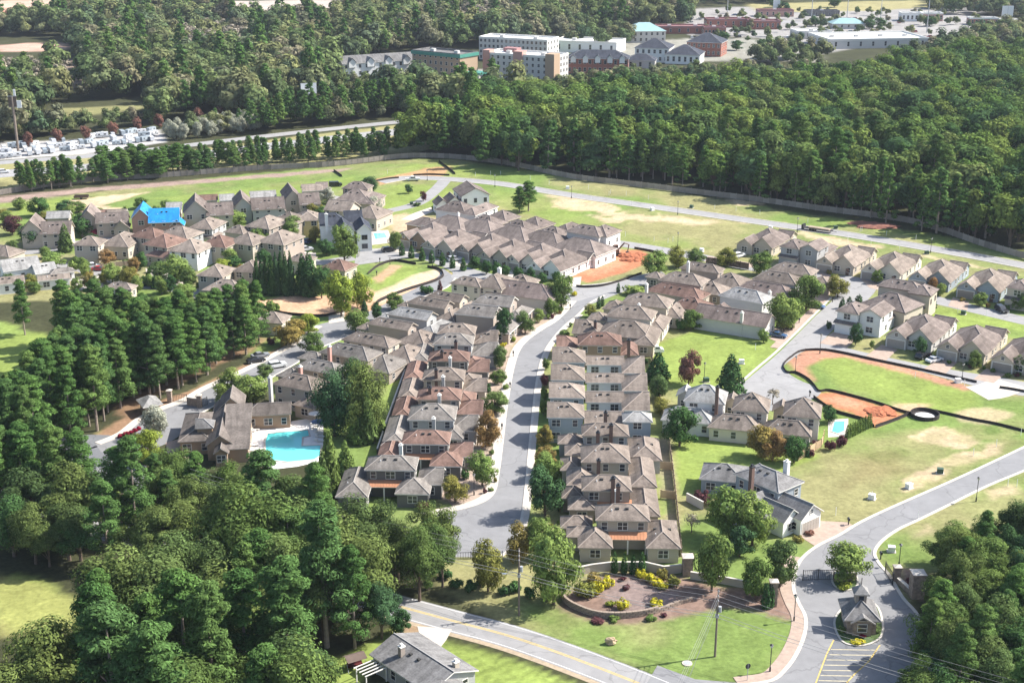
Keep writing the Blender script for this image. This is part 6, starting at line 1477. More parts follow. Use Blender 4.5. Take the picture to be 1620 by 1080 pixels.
# ------------------------------------------------------------------ pools
m, nt, b = new_mat('pool_water'); b.inputs['Base Color'].default_value = (.12, .60, .57, 1); b.inputs['Roughness'].default_value = .12; b.inputs['Specular IOR Level'].default_value = .5
no = N(nt, 'ShaderNodeTexNoise'); no.inputs['Scale'].default_value = 2.2; bp = N(nt, 'ShaderNodeBump'); bp.inputs['Strength'].default_value = .25; bp.inputs['Distance'].default_value = .08
nt.links.new(no.outputs[0], bp.inputs['Height']); nt.links.new(bp.outputs[0], b.inputs['Normal']); M['water'] = m
def pool(pts, deckpts, deckmat='deck'):
    sheet('pool_deck', deckpts, .06, M[deckmat])
    p = GP(pts); mb = MB(); a = sum(p[i][0] * p[(i + 1) % len(p)][1] - p[(i + 1) % len(p)][0] * p[i][1] for i in range(len(p)))
    if a < 0: p = p[::-1]
    mb.poly([(x, y, .10) for x, y in p]); tag(mb.build('pool_water', M['water']), kind='structure')
    mb = MB(); ribbon_mb(mb, p, -.4, 0, .06, .17, closed=True); tag(mb.build('pool_coping', M['concrete']), kind='structure')
pool([(424, 687), (440, 685), (487, 681), (489, 690), (478, 692), (477, 706), (507, 705), (506, 721), (497, 727), (455, 731), (432, 728), (421, 716), (420, 698)],
     [(392, 677), (430, 672), (487, 662), (512, 668), (511, 704), (505, 730), (470, 738), (428, 743), (398, 730), (388, 700)])
pool([(1320, 668), (1336, 667), (1335, 682), (1326, 686), (1316, 683)], [(1310, 664), (1342, 662), (1342, 690), (1310, 692)], 'concrete')
pool([(591, 370), (608, 369), (612, 376), (594, 379)], [(583, 366), (614, 364), (622, 384), (586, 388)], 'concrete')

def at(px, py, z=0): x, y = G(px, py); return (x, y, z)
# loungers and parasols at the big pool
M['canvas'] = plain('canvas', (.68, .64, .58), .9, .08); M['canvas_d'] = plain('canvas_blue', (.08, .12, .2), .9, .1)
lg = MB(); lg.box(-.32, .32, -.95, .45, .28, .36, bottom=True); lg.box(-.32, .32, .45, 1.0, .34, .72, bottom=True)
lf = MB()
for x in (-.28, .28):
    for y in (-.85, .6): lf.box(x - .03, x + .03, y - .03, y + .03, 0, .28)
lgm, lfm = lg.mesh('cushion', M['canvas']), lf.mesh('frame', M['white_metal'])
for i, (x, y, r) in enumerate(((398, 683, 90), (404, 681, 90), (402, 706, 100), (400, 714, 95), (406, 722, 90), (494, 676, 10), (500, 679, 10), (505, 686, 80), (506, 692, 80), (505, 699, 80))):
    t = thing('sun_lounger', 'pale sun lounger on the deck of the big pool', 'lounger', at(x, y, .06), R(r), 'sun loungers round the big pool'); link('cushion', lgm, t); link('frame', lfm, t)
for x, y, lab, mt in ((499, 668, 'open pale parasol at the upper right of the pool deck', 'canvas'), (405, 675, 'open pale parasol at the upper left of the pool deck', 'canvas'), (503, 681, 'blue parasol at the right side of the pool deck', 'canvas_d')):
    t = thing('parasol', lab, 'parasol', at(x, y, .06)); a = MB(); a.tube([(0, 0, 0), (0, 0, 2.5)], .04); a.build('pole', M['white_metal'], t)
    c = MB(); k = 8
    for i in range(k): c.poly([(1.5 * math.cos(i * math.tau / k), 1.5 * math.sin(i * math.tau / k), 2.1), (1.5 * math.cos((i + 1) * math.tau / k), 1.5 * math.sin((i + 1) * math.tau / k), 2.1), (0, 0, 2.65)])
    c.build('canopy', M[mt], t)

# ------------------------------------------------------------------ fences and walls
pm_ = MB(); n = 14
for i in range(n): pm_.box(i / n + .004, (i + 1) / n - .004, -.012, .012 + .01 * (i % 2), .06, 1.0 - .015 * ((i * 7) % 3), bottom=True)
pm_.box(0, 1, .022, .05, .2, .25, bottom=True); pm_.box(0, 1, .022, .05, .78, .83, bottom=True)
PANEL = pm_.mesh('fence_panel', M['wood'])
po_ = MB(); po_.box(-.07, .07, -.07, .07, 0, 1.06); po_.box(-.1, .1, -.1, .1, 1.06, 1.09, bottom=True); POST = po_.mesh('fence_post', M['wood'])
def fence(name, label, pts, h=2.0, step=2.4, sm=5, mat=None, cat='fence', group=None):
    p = smooth(GP(pts), n=sm) if sm else GP(pts)
    x0, y0 = p[0]; root = thing(name, label, cat, (x0, y0, 0), 0, group)
    d = [0]
    for a, c in zip(p, p[1:]): d.append(d[-1] + math.hypot(c[0] - a[0], c[1] - a[1]))
    n = max(1, round(d[-1] / step)); q = []
    for i in range(n + 1):
        s = d[-1] * i / n; q.append((np.interp(s, d, [a[0] for a in p]), np.interp(s, d, [a[1] for a in p])))
    for i, (x, y) in enumerate(q):
        o = link('fence_post', POST, root, (x - x0, y - y0, 0), None, (1, 1, h))
        if mat: o.material_slots[0].link = 'OBJECT'; o.material_slots[0].material = M[mat]
        if i < n:
            L_ = math.hypot(q[i + 1][0] - x, q[i + 1][1] - y)
            o = link('fence_panel', PANEL, root, (x - x0, y - y0, 0), (0, 0, math.atan2(q[i + 1][1] - y, q[i + 1][0] - x)), (L_, 1.6, h))
            if mat: o.material_slots[0].link = 'OBJECT'; o.material_slots[0].material = M[mat]
M['wood_tan'] = plain('wood_tan', (.50, .36, .22), .9, .2, .8, rand=.15); M['wood_dark'] = plain('wood_dark', (.11, .08, .065), .9, .25, .8, rand=.2)
M['wood_grey'] = plain('wood_grey', (.27, .235, .20), .9, .22, .6, rand=.25)
fence('timber_fence', 'long grey brown timber fence between the fields and the woods', [(-40, 314), (0, 309), (119, 290), (259, 281), (420, 269), (530, 263), (623, 252), (659, 250), (706, 251), (763, 256), (820, 265), (904, 283), (1007, 296), (1111, 309), (1200, 320), (1304, 335), (1420, 350), (1485, 366), (1550, 389), (1620, 410), (1680, 428)], 2.2, 2.6, 4, 'wood_grey')
fence('garden_fence', 'brown board fence behind the slate blue townhouses', [(1030, 566), (1036, 600), (1047, 650), (1058, 702)], 1.8, 2.4, 0, 'wood')
fence('garden_fence', 'long brown board fence behind the lower houses of the right row', [(1058, 704), (1064, 745), (1070, 800), (1078, 880)], 1.8, 2.4, 0, 'wood')
fence('garden_fence', 'tan cross fence between two back gardens, upper one', [(1041, 742), (1063, 744)], 1.8, 2.0, 0, 'wood_tan')
fence('garden_fence', 'tan cross fence between two back gardens, lower one', [(1045, 788), (1069, 790)], 1.8, 2.0, 0, 'wood_tan')
fence('garden_fence', 'bright tan garden fence by the autumn trees and the small pool', [(1262, 729), (1281, 718), (1301, 706), (1303, 694)], 1.9, 2.6, 0, 'wood_tan')
fence('screen_fence', 'dark brown screen fence at the end of the back street', [(1117, 417), (1150, 421), (1184, 427)], 2.2, 2.6, 0, 'wood_dark')
fence('garden_fence', 'grey fence round the small garden below the red roofed white gabled house', [(150, 428), (185, 422), (222, 418)], 1.6, 2.4, 0, 'wood')
def wall(name, label, pts, h, th, mat, cat='wall', cap='kerb'):
    p = GP(pts); x0, y0 = p[0]; root = thing(name, label, cat, (x0, y0, 0)); q = [(a - x0, c - y0) for a, c in p]
    mb = MB(); ribbon_mb(mb, q, -th / 2, th / 2, 0, h); mb.build('wall_body', M[mat], root)
    mb = MB(); ribbon_mb(mb, q, -th / 2 - .06, th / 2 + .06, h, h + .12); mb.build('coping', M[cap], root); return root
wall('garden_wall', 'long white garden wall beside the cream two storey block', [(1433, 509), (1452, 496), (1472, 483)], 2.4, .25, 'wall_w')
wall('garden_wall', 'white garden wall between the right end cottage and the clay lot', [(906, 432), (944, 416)], 2.4, .25, 'wall_w')
wall('garden_wall', 'pale garden wall along the grass strip behind the left row', [(651, 570), (636, 608), (620, 653), (597, 722)], 1.7, .2, 'wall_e')
wall('terrace_wall', 'tan stucco terrace wall below the copper porch house', [(912, 910), (936, 905), (968, 901), (1020, 901), (1050, 908), (1078, 905)], 1.5, .3, 'wall_b')
wall('terrace_wall', 'tan stucco wall running from the stone tower toward the gate trees', [(1092, 915), (1150, 924), (1180, 930)], 1.3, .3, 'wall_b')
wall('low_wall', 'low pale wall beside the wing of the big grey house', [(1086, 792), (1112, 806)], 1.6, .25, 'wall_e')
# stone retaining wall of the flower bed, block by block
arc = smooth(GP([(888, 940), (896, 954), (917, 966), (945, 975), (981, 977), (1020, 973), (1049, 965), (1072, 956), (1098, 949)]), n=8)
d = [0]
for a, c in zip(arc, arc[1:]): d.append(d[-1] + math.hypot(c[0] - a[0], c[1] - a[1]))
root = thing('retaining_wall', 'curved stacked stone retaining wall at the front of the flower bed', 'wall', (*arc[0], 0))
bk = MB(); bk.box(-.47, .47, -.22, .22, 0, .36); bk.box(-.43, .43, -.25, -.2, .03, .33, bottom=True); BLOCK = bk.mesh('stone_block', M['stone']); nb = int(d[-1] / .96)
for r_ in range(3):
    for i in range(nb):
        s = (i + .5 + (.5 if r_ % 2 else 0)) * .96
        if s > d[-1] or (r_ == 2 and i > nb * .72): continue
        x, y = np.interp(s, d, [a[0] for a in arc]), np.interp(s, d, [a[1] for a in arc]); x2, y2 = np.interp(s + .3, d, [a[0] for a in arc]), np.interp(s + .3, d, [a[1] for a in arc])
        if abs(x2 - x) + abs(y2 - y) < 1e-5: continue
        link('stone_block', BLOCK, root, (x - arc[0][0], y - arc[0][1], r_ * .37), (0, 0, math.atan2(y2 - y, x2 - x) + rnd.uniform(-.05, .05)), (1, rnd.uniform(.9, 1.15), 1))
def railing(name, label, pts, h=1.3, step=.45, cat='railing', group=None, hgt=None):
    p = GP(pts); x0, y0 = p[0]; root = thing(name, label, cat, (x0, y0, 0), 0, group)
    for (a, c) in zip(p, p[1:]):
        L_ = math.hypot(c[0] - a[0], c[1] - a[1]); an = math.atan2(c[1] - a[1], c[0] - a[0]); n = max(2, int(L_ / step))
        mb = MB()
        for i in range(n + 1): x = L_ * i / n; mb.box(x - .025, x + .025, -.025, .025, .1, h)
        mb.build('bar_panel', M['dark_metal'], root, (a[0] - x0, a[1] - y0, 0), (0, 0, an))
        for z in (.12, h - .12): r2 = MB(); r2.box(0, L_, -.035, .035, z, z + .07, bottom=True); r2.build('rail', M['dark_metal'], root, (a[0] - x0, a[1] - y0, 0), (0, 0, an))
        for x in (0, L_): r3 = MB(); r3.box(x - .06, x + .06, -.06, .06, 0, h + .1); r3.build('post', M['dark_metal'], root, (a[0] - x0, a[1] - y0, 0), (0, 0, an))
    return root
railing('railing', 'dark iron railing at the lower end of the turnaround', [(700, 884), (745, 883), (795, 882)])
railing('entrance_gate', 'closed dark iron gate left of the tree on the gate island', [(1270, 918), (1294, 917), (1318, 917)], 2.0, .3, 'gate')
railing('entrance_gate', 'open dark iron gate leaf right of the exit lane', [(1400, 906), (1412, 925)], 2.2, .3, 'gate')
railing('drive_gate', 'iron gate between stone pillars on the drive behind the clubhouse', [(272, 634), (296, 636)], 1.9, .4, 'gate')
railing('drive_gate', 'small iron gate nearest the clubhouse on the same drive', [(318, 644), (328, 640)], 1.9, .4, 'gate')
def pillar(label, px, py, w, h, mat='stone'):
    t = thing('stone_pillar', label, 'pillar', at(px, py)); mb = MB()
    k = max(3, int(h / .55))
    for i in range(k):
        e = .03 * (i % 2); z0 = h * i / k; a = MB(); a.box(-w / 2 - e, w / 2 + e, -w / 2 - e, w / 2 + e, z0, z0 + h / k - .02); a.build('stone_course', M[mat], t)
    c = MB(); c.box(-w / 2 - .18, w / 2 + .18, -w / 2 - .18, w / 2 + .18, h, h + .18, bottom=True); c.build('cap', M['stone'], t)
    c = MB(); v = w / 2 + .1
    c.poly([(-v, -v, h + .18), (v, -v, h + .18), (0, 0, h + .5)]); c.poly([(v, -v, h + .18), (v, v, h + .18), (0, 0, h + .5)]); c.poly([(v, v, h + .18), (-v, v, h + .18), (0, 0, h + .5)]); c.poly([(-v, v, h + .18), (-v, -v, h + .18), (0, 0, h + .5)]); c.build('cap_top', M['kerb'], t)
pillar('tall stone gate pillar beside the clipped dark evergreen column', 1222, 957, 1.2, 4.4)
pillar('stone pillar at the hinge of the open gate leaf', 1418, 918, 1.1, 2.6)
pillar('broad stone pillar between the open gate and the lower right grove', 1449, 943, 2.1, 4.4)
pillar('square stone tower at the right end of the terrace wall', 1087, 908, 1.7, 3.4)
pillar('stone pillar at the far end of the clubhouse drive gate', 269, 636, 1.0, 2.8); pillar('stone pillar nearest the clubhouse at the drive gate', 316, 644, 1.0, 2.8)
wall('gate_wall', 'brick wall under the tree on the gate island', [(1319, 919), (1354, 918)], 1.6, .5, 'stone'); wall('gate_wall', 'stone wall piece between the two gates behind the clubhouse', [(297, 640), (315, 643)], 1.9, .6, 'stone')
wall('gate_wall', 'low stone wall leading from the open gate to the broad pillar', [(1420, 922), (1446, 945)], 1.0, .5, 'stone')

# ------------------------------------------------------------------ gatehouse
x, y = G(1362, 1004); t = thing('gatehouse', 'small stone gatehouse with shake roofs and cupola on the entrance island', 'gatehouse', (x, y, 0), R(-4))
w_ = MB(); w_.box(-2.3, 2.3, 0, 5.6, 0, 2.9); w_.build('wall', M['stone'], t)
rm, cap, ga = roof_mesh(5.8, 6.8, 2.9, 'h', .75, [M['roof_S'], M['trim_b']]); o = link('roof', rm, t, (-2.9, -.6, 0)); link('ridge_cap', cap.mesh('ridge_cap', M['cap_S']), o)
w_ = MB(); w_.box(-1.5, 1.5, -.55, 1.2, 0, 2.6); w_.build('bay', M['stone'], t)
rm, cap, ga = roof_mesh(3.9, 3.6, 2.6, 'f', .6, [M['roof_S'], M['trim_b']]); link('bay_roof', rm, t, (-1.95, -1.0, 0))
for z0, z1, h in ((3.6, 6.2, 1.0),):
    c = MB(); c.box(-.85, .85, 2.2, 3.9, z0, z1); c.build('cupola', M['wall_t'], t)
    rm, cap, ga = roof_mesh(2.5, 2.5, z1, 'h', 1.0, [M['roof_L'], M['trim_b']]); link('cupola_roof', rm, t, (-1.25, 1.8, 0))
p, f = window_meshes(1.4, 1.3, 'trim_w')
o = link('window', p, t, (0, -.55, .95)); link('frame', f, o)
for xx, rr_z in ((-2.3, -math.pi / 2), (2.3, math.pi / 2)): o = link('window', p, t, (xx, 3.2, .95), (0, 0, rr_z)); link('frame', f, o)
o = link('window', window_meshes(.8, 1.2, 'trim_w')[0], t, (0, 2.2, 4.6))
f1 = MB(); f1.tube([(0, 3.05, 7.3), (0, 3.05, 8.6)], .06); f1.build('finial', M['dark_metal'], t)
x, y = G(238, 652); t = thing('guard_kiosk', 'small kiosk with pale roof on the clubhouse drive', 'kiosk', (x, y, 0), R(30))
w_ = MB(); w_.box(-1.6, 1.6, -2.2, 2.2, 0, 2.6); w_.build('wall', M['stone'], t); rm, cap, ga = roof_mesh(4.6, 5.8, 2.6, 'h', .6, [M['roof_L'], M['trim_w']]); link('roof', rm, t, (-2.3, -2.9, 0))
o = link('window', p, t, (0, -2.2, .9)); link('frame', f, o)
for i, (xx, yy, lf_) in enumerate(((190, 692, 'e'), (196, 690, 'e'), (202, 688, 'e'), (208, 686, 'e'), (214, 683, 'e'), (220, 680, 'e'))): P_(xx, yy, 10, 8, 's', lf_, 'red flowering plant in the bed on the clubhouse drive', 'red flowers on the clubhouse drive', 'flower_clump')
for i, (xx, yy) in enumerate(((206, 694), (213, 691))): P_(xx, yy, 9, 6, 's', 'Y', 'yellow flowering plant in the bed on the clubhouse drive', 'yellow flowers on the clubhouse drive', 'flower_clump')

# ------------------------------------------------------------------ black silt fences round the raw lots
M['silt'] = plain('silt_fabric', (.035, .028, .026), .8, .3, 1.0); M['stake'] = plain('stake_wood', (.33, .24, .15), .9, .2)
def silt(label, pts, h=.62):
    p = smooth(GP(pts), n=4); x0, y0 = p[0]; q = [(a - x0, c - y0) for a, c in p]; t = thing('silt_fence', label, 'silt fence', (x0, y0, 0))
    mb = MB(); ribbon_mb(mb, q, -.04, .04, 0, h); mb.build('fabric', M['silt'], t)
    mb = MB(); ribbon_mb(mb, q, .05, .28, 0, .12); mb.build('buried_skirt', M['silt'], t)
    mb = MB(); acc = 0
    for a, c in zip(q, q[1:]):
        acc += math.hypot(c[0] - a[0], c[1] - a[1])
        if acc > 2.2: acc = 0; mb.box(a[0] - .03, a[0] + .03, a[1] - .03, a[1] + .03, 0, h + .2)
    if mb.v: tag(mb.build('stake', M['stake'], t), kind='stuff')
z4 = lambda L_: [(1200 + a / 3.857, 520 + c / 3.857) for a, c in L_]
silt('black silt fence curving round the street side of the oval lot', z4([(150, 240), (165, 205), (200, 175), (260, 140), (380, 132), (500, 148), (700, 192), (920, 238), (1100, 277), (1330, 330)]))
silt('black silt fence along the lower edge of the oval lot to the right edge', z4([(150, 240), (175, 270), (230, 272), (300, 310), (340, 350), (370, 385), (430, 380), (560, 410), (720, 455), (860, 502), (925, 518), (960, 506), (1030, 500), (1150, 522), (1300, 557), (1450, 585), (1620, 628), (1700, 650)]))
silt('short black silt fence right of the concrete lot entry', z4([(1470, 362), (1540, 372), (1640, 390), (1720, 400)]))
silt('black silt fence down the right side of the clay strip', z4([(925, 520), (830, 560), (712, 602)]), .7)
silt('black silt fence between the clay strip and the small pool garden', z4([(335, 420), (400, 468), (480, 512), (560, 535), (650, 562), (705, 602)]), .7)
z7 = lambda L_: [(800 + a / 3.857, 260 + c / 3.857) for a, c in L_]
silt('dark silt fence on the street side of the clay lot', z7([(430, 748), (500, 752), (600, 742), (720, 708), (830, 668)]), .7)
silt('dark silt fence at the top of the clay lot', z7([(785, 515), (860, 528), (940, 545), (985, 562)]), .7)
z6 = lambda L_: [(400 + a / 3.857, 260 + c / 3.857) for a, c in L_]
silt('silt fence at the upper side of the lot by the white house', z6([(705, 670), (770, 620), (870, 592), (995, 612)]), .8)
silt('silt fence round the right tip of the lot by the cream house', z6([(1065, 630), (1130, 642), (1160, 668), (1150, 692), (1090, 722), (930, 772), (780, 832), (745, 862)]), .8)
silt('silt fence below the clay ground by the cypress hedge', z6([(0, 850), (90, 882), (180, 912), (300, 925), (420, 930), (550, 905)]), .8)
silt('silt fence across the upper field left of the loop road', [(528, 271), (534, 275), (541, 280)], .9); silt('silt fence kinking down the field behind the loop road', [(694, 256), (710, 268), (720, 276)], .9)
silt('silt fence along the start of the loop road', [(592, 288), (612, 284), (631, 282)], .7); silt('silt fence along the top of the loop road', [(654, 278), (680, 277), (711, 278)], .7)
# inlet ring
x, y = G(1463, 658); t = thing('inlet_ring', 'round black silt ring with white gravel beside the oval lot fence', 'silt ring', (x, y, 0))
c = [(3.1 * math.cos(i * math.tau / 20), 3.1 * math.sin(i * math.tau / 20)) for i in range(20)]; mb = MB(); ribbon_mb(mb, c, -.08, .08, 0, .9, closed=True); mb.build('fabric', M['silt'], t)
mb = MB(); ribbon_mb(mb, c, .1, .9, 0, .2, closed=True); mb.build('buried_skirt', M['silt'], t); mb = MB(); mb.poly([(a * .8, d_ * .8, .08) for a, d_ in c]); mb.build('gravel', M['flat_white'], t)

# ------------------------------------------------------------------ lamps, letterboxes, boxes, stakes
M['lamp_glass'] = plain('lamp_glass', (.55, .55, .5), .3, .05)
lp = MB(); lp.tube([(0, 0, 0), (0, 0, .9)], .13, 8); lp.tube([(0, 0, .9), (0, 0, 1)], [.1, .065], 8, cap=False); LP1 = lp.mesh('base', M['dark_metal'])
lp = MB(); lp.tube([(0, 0, .9), (0, 0, 4.9)], .06, 8); LP2 = lp.mesh('pole', M['dark_metal'])
lp = MB(); lp.tube([(0, 0, 4.9), (0, 0, 5.35)], [.16, .26], 8); LP3 = lp.mesh('lamp_head', M['lamp_glass']); lp = MB(); lp.tube([(0, 0, 5.35), (0, 0, 5.6)], [.3, .05], 8); LP4 = lp.mesh('lamp_cap', M['dark_metal'])
for px, py, top, lab in [(1544, 793, 753, 'lamp post on the outer side of the entrance road'), (1522, 598, 575, 'lamp post before the arched porch cottage'), (1297, 559, 528, 'lamp post at the upper tip of the oval lot'), (1258, 590, 563, 'lamp post at the left tip of the oval lot'),
        (1114, 601, 573, 'lamp post between rusty tree and conical tree'), (1072, 391, 368, 'lamp post on the lower side of the big field'), (1072, 340, 319, 'lamp post beside the loop road in mid field'), (904, 314, 295, 'lamp post beside the loop road near the pair of pines'),
        (1261, 368, 345, 'lamp post beside the loop road left of the flat trailer'), (1472, 400, 377, 'lamp post beside the loop road at the tree shadows'), (1256, 982, 937, 'lamp post on the paved walk left of the gatehouse'), (1218, 1062, 1015, 'lamp post on the lawn above the main road'),
        (1422, 894, 858, 'lamp post right of the exit lane beside the white box'), (684, 422, 402, 'lamp post at the tip of the silt fenced lot'), (676, 286, 270, 'lamp post at the bend of the loop road'), (783, 296, 277, 'lamp post where the loop road straightens'), (750, 783, 748, 'lamp post beside the olive tree by the lowest left house'), (617, 418, 408, 'lamp post on the near side of the cross street')]:
    x, y = G(px, py); h = (py - top) / (scale_at(py) * .93); t = thing('lamp_post', lab, 'lamp post', (x, y, 0)); t.scale = (1.1, 1.1, h / 5.6)
    for nm, me_ in (('base', LP1), ('pole', LP2), ('lamp_head', LP3), ('lamp_cap', LP4)): link(nm, me_, t)
mb = MB(); mb.box(-.09, .09, -.09, .09, 0, 1.0); MP = mb.mesh('post', M['dark_metal']); mb = MB(); mb.box(-.2, .2, -.35, .35, 1.0, 1.3, bottom=True); mb.tube([(0, -.35, 1.3), (0, .35, 1.3)], .2, 8); MX = mb.mesh('box', M['dark_metal'])
for px, py, lab in [(794, 680, 'dark letterbox on the kerb by the round olive tree'), (782, 760, 'dark letterbox on the kerb by the yellowish tree'), (807, 614, 'dark letterbox on the kerb by the pale round shrub'), (812, 564, 'dark letterbox on the kerb at the golden shrub'), (902, 489, 'dark letterbox at the corner of the junction'),
        (1317, 478, 'dark letterbox by the upper side street kerb'), (1264, 511, 'dark letterbox by the dark red car'), (1253, 523, 'dark letterbox below the dark red car'), (1342, 830, 'dark letterbox at the big grey house drive'), (1393, 884, 'dark letterbox on the inner bend of the entrance road'), (596, 436, 'dark letterbox at the white house street'), (601, 415, 'dark letterbox beside the silt fence at the cross street'), (1281, 627, 'dark letterbox at the lower turning circle')]:
    t = thing('letterbox', lab, 'letterbox', at(px, py)); link('post', MP, t); link('box', MX, t)
mb = MB(); mb.box(-.6, .6, -.5, .5, .1, 1.0); mb.box(-.63, .63, -.53, .53, 1.0, 1.08, bottom=True); UB = mb.mesh('cabinet', M['white_metal']); UD = mb.mesh('cabinet', plain('box_green', (.05, .09, .06), .6, .1)); mb = MB(); mb.box(-.8, .8, -.7, .7, 0, .1); UP = mb.mesh('pad', M['concrete'])
for px, py, dk, lab in [(1410, 872, 0, 'large white utility cabinet on the grass right of the exit lane'), (1438, 772, 0, 'white utility cabinet above the entrance road'), (1379, 789, 0, 'small white utility cabinet left of the upper bare patch'), (1487, 748, 1, 'dark utility cabinet on the bare soil'), (1173, 575, 0, 'grey utility cabinet on the empty lawn'), (1117, 604, 1, 'dark utility cabinet at the lamp post'),
        (1515, 605, 0, 'white utility cabinet at the street edge of the oval lot'), (1032, 333, 0, 'white utility cabinet on the near side of the loop road'), (898, 299, 0, 'white utility cabinet beyond the loop road'), (1094, 329, 1, 'dark utility cabinet beyond the loop road'), (1110, 398, 0, 'white utility cabinet before the third tree of the back street'), (1219, 362, 0, 'white utility cabinet left of the loop road lamp'), (1322, 362, 1, 'dark utility cabinet right of the flat trailer'), (1524, 497, 1, 'dark utility cabinet on the lawn strip'), (651, 324, 1, 'dark utility cabinet on the new house meadow'), (1466, 402, 1, 'dark utility cabinet at the loop road lamp')]:
    t = thing('utility_cabinet', lab, 'utility box', at(px, py), rnd.uniform(-.6, .6)); link('cabinet', UD if dk else UB, t); link('pad', UP, t)
mb = MB(); mb.tube([(0, 0, 0), (0, 0, 1.7)], .055, 6); WS = mb.mesh('marker_stake', M['white_metal'])
st = z7([(150, 95), (265, 125), (505, 150), (630, 190), (640, 180), (735, 190), (760, 250), (775, 250), (520, 215), (870, 215), (1275, 275), (1405, 285), (1550, 305), (730, 440), (905, 470), (1300, 335), (1440, 350), (1020, 470), (990, 480)])
st += [(1200 + a / 3.857, 260 + c / 3.857) for a, c in ((300, 360), (620, 412), (630, 408), (780, 435), (960, 460), (545, 465), (685, 495), (860, 520), (1215, 905), (1390, 925), (1525, 930), (50, 375))] + z4([(955, 300), (1255, 350), (1520, 960), (1575, 965), (1310, 775), (1600, 650), (1450, 720), (690, 1040)]) + [(1195, 553), (752, 279), (776, 277), (792, 277), (1452, 820), (1322, 815), (613, 275)]
for px, py in st:
    tag(link('marker_stake', WS, None, at(px, py)), 'thin white utility stake standing on a vacant lot', 'stake', 'white stakes on the vacant lots')

# ------------------------------------------------------------------ utility poles and wires
M['pole_wood'] = plain('pole_wood', (.20, .16, .13), .9, .3, 1, stretch=(1, 1, .2)); M['galv'] = plain('galvanised', (.42, .43, .44), .5, .1, metal=.3)
def upole(label, px, py, h, lamp=False, tr=1):
    x, y = G(px, py); t = thing('utility_pole', label, 'utility pole', (x, y, 0)); a = MB(); a.tube([(0, 0, 0), (0, 0, h)], [.19, .12], 8); a.build('pole', M['pole_wood'], t)
    c = MB(); c.tube([(.38, 0, h * .66), (.38, 0, h * .66 + .95)], .26, 10); c.build('transformer', M['galv'], t)
    for zz in (h - .25, h - 1.1, h - 1.9): i_ = MB(); i_.tube([(0, -.15, zz), (.0, -.5, zz)], .07, 6); i_.build('insulator', M['galv'], t)
    b_ = MB(); b_.box(-.25, .25, -.22, .22, h * .58, h * .58 + .5, bottom=True); b_.build('junction_box', M['galv'], t)
    if lamp: l_ = MB(); l_.tube([(0, 0, h * .62), (-.8, -.2, h * .66), (-2.2, -.5, h * .66)], .045, 6); l_.build('lamp_arm', M['galv'], t); q = MB(); q.blob((-2.4, -.55, h * .655), (.42, .2, .12)); q.build('lamp_head', M['white_metal'], t)
    return Vector((x, y, 0)), h
A_, hA = upole('utility pole with street lamp arm left of the flower bed mound', 821, 973, 12.2, True)
B_, hB = upole('tall wooden utility pole on the lawn right of the flower bed', 1131, 1038, 11.9)
M['wire'] = plain('wire', (.30, .29, .28), .5, .05, metal=.2)
def wire(label, a, c, sag, grp, r=.022, n=14):
    a, c = Vector(a), Vector(c); mb = MB(); mb.tube([a.lerp(c, i / n) - Vector((0, 0, sag * 4 * (i / n) * (1 - i / n))) - a for i in range(n + 1)], r, 4); o = mb.build('overhead_wire', M['wire'], None, a); tag(o, label, 'wire', grp)
dirl = Vector((-60, 32, 0))
for i, z in enumerate((.2, 1.1, 1.9, 4.2, 4.8)):
    off = Vector((0, -.5 + .1 * (i > 2), 0))
    wire('overhead wire between the two utility poles' if i < 3 else 'low overhead cable between the two utility poles', A_ + off + Vector((0, 0, hA - z)), B_ + off + Vector((0, 0, hB - z)), .7, 'wires between the poles' if i < 3 else 'cables between the poles', .02 if i < 3 else .035)
    wire('overhead wire running left from the lamp pole into the trees', A_ + off + Vector((0, 0, hA - z)), A_ + dirl + off + Vector((0, 0, hA - z)), .9, 'wires into the trees', .02 if i < 3 else .035)
    wire('overhead wire running from the lawn pole to the lower right', B_ + off + Vector((0, 0, hB - z)), B_ + Vector((58, -36, 0)) + off + Vector((0, 0, hB - z)), .9, 'wires to the lower right', .02 if i < 3 else .035)
for i, z in enumerate((.3, 1.2, 2.0)): wire('service wire running from the lawn pole across the main road', B_ + Vector((0, -.3, hB - z)), B_ + Vector((-24, -62, 10 - z)), .8, 'service wires across the main road', .02)
for i, (dx, dy) in enumerate(((-4.5, -5.5), (-5.4, -7.6))): wire('pale guy wire anchoring the lawn pole', B_ + Vector((0, 0, hB - 1.5 - i * 2)), B_ + Vector((dx, dy, 0)), 0, 'guy wires of the lawn pole', .025, 2)

# ------------------------------------------------------------------ vehicles
CARS = {'white': (.70, .70, .69), 'blue': (.05, .10, .20), 'black': (.02, .02, .022), 'red': (.36, .02, .03), 'maroon': (.10, .025, .025), 'grey': (.22, .23, .24), 'silver': (.48, .49, .50)}
for k, c in CARS.items(): M['car_' + k] = plain('car_' + k, c, .25, .03, spec=.6)
M['tyre'] = plain('tyre', (.02, .02, .02), .9, .1)
def profile(pts, half, mb, mi=0, inset=0):
    k = len(pts); n = len(mb.v)
    for sgn in (-1, 1):
        for (yy, zz) in pts: mb.v.append((sgn * (half - (inset if zz > 1.0 else 0)), yy, zz))
    for i in range(k): j = (i + 1) % k; mb.f.append((n + i, n + j, n + k + j, n + k + i)); mb.m.append(mi)
    mb.f.append(tuple(n + i for i in reversed(range(k)))); mb.m.append(mi); mb.f.append(tuple(n + k + i for i in range(k))); mb.m.append(mi)
_car = {}
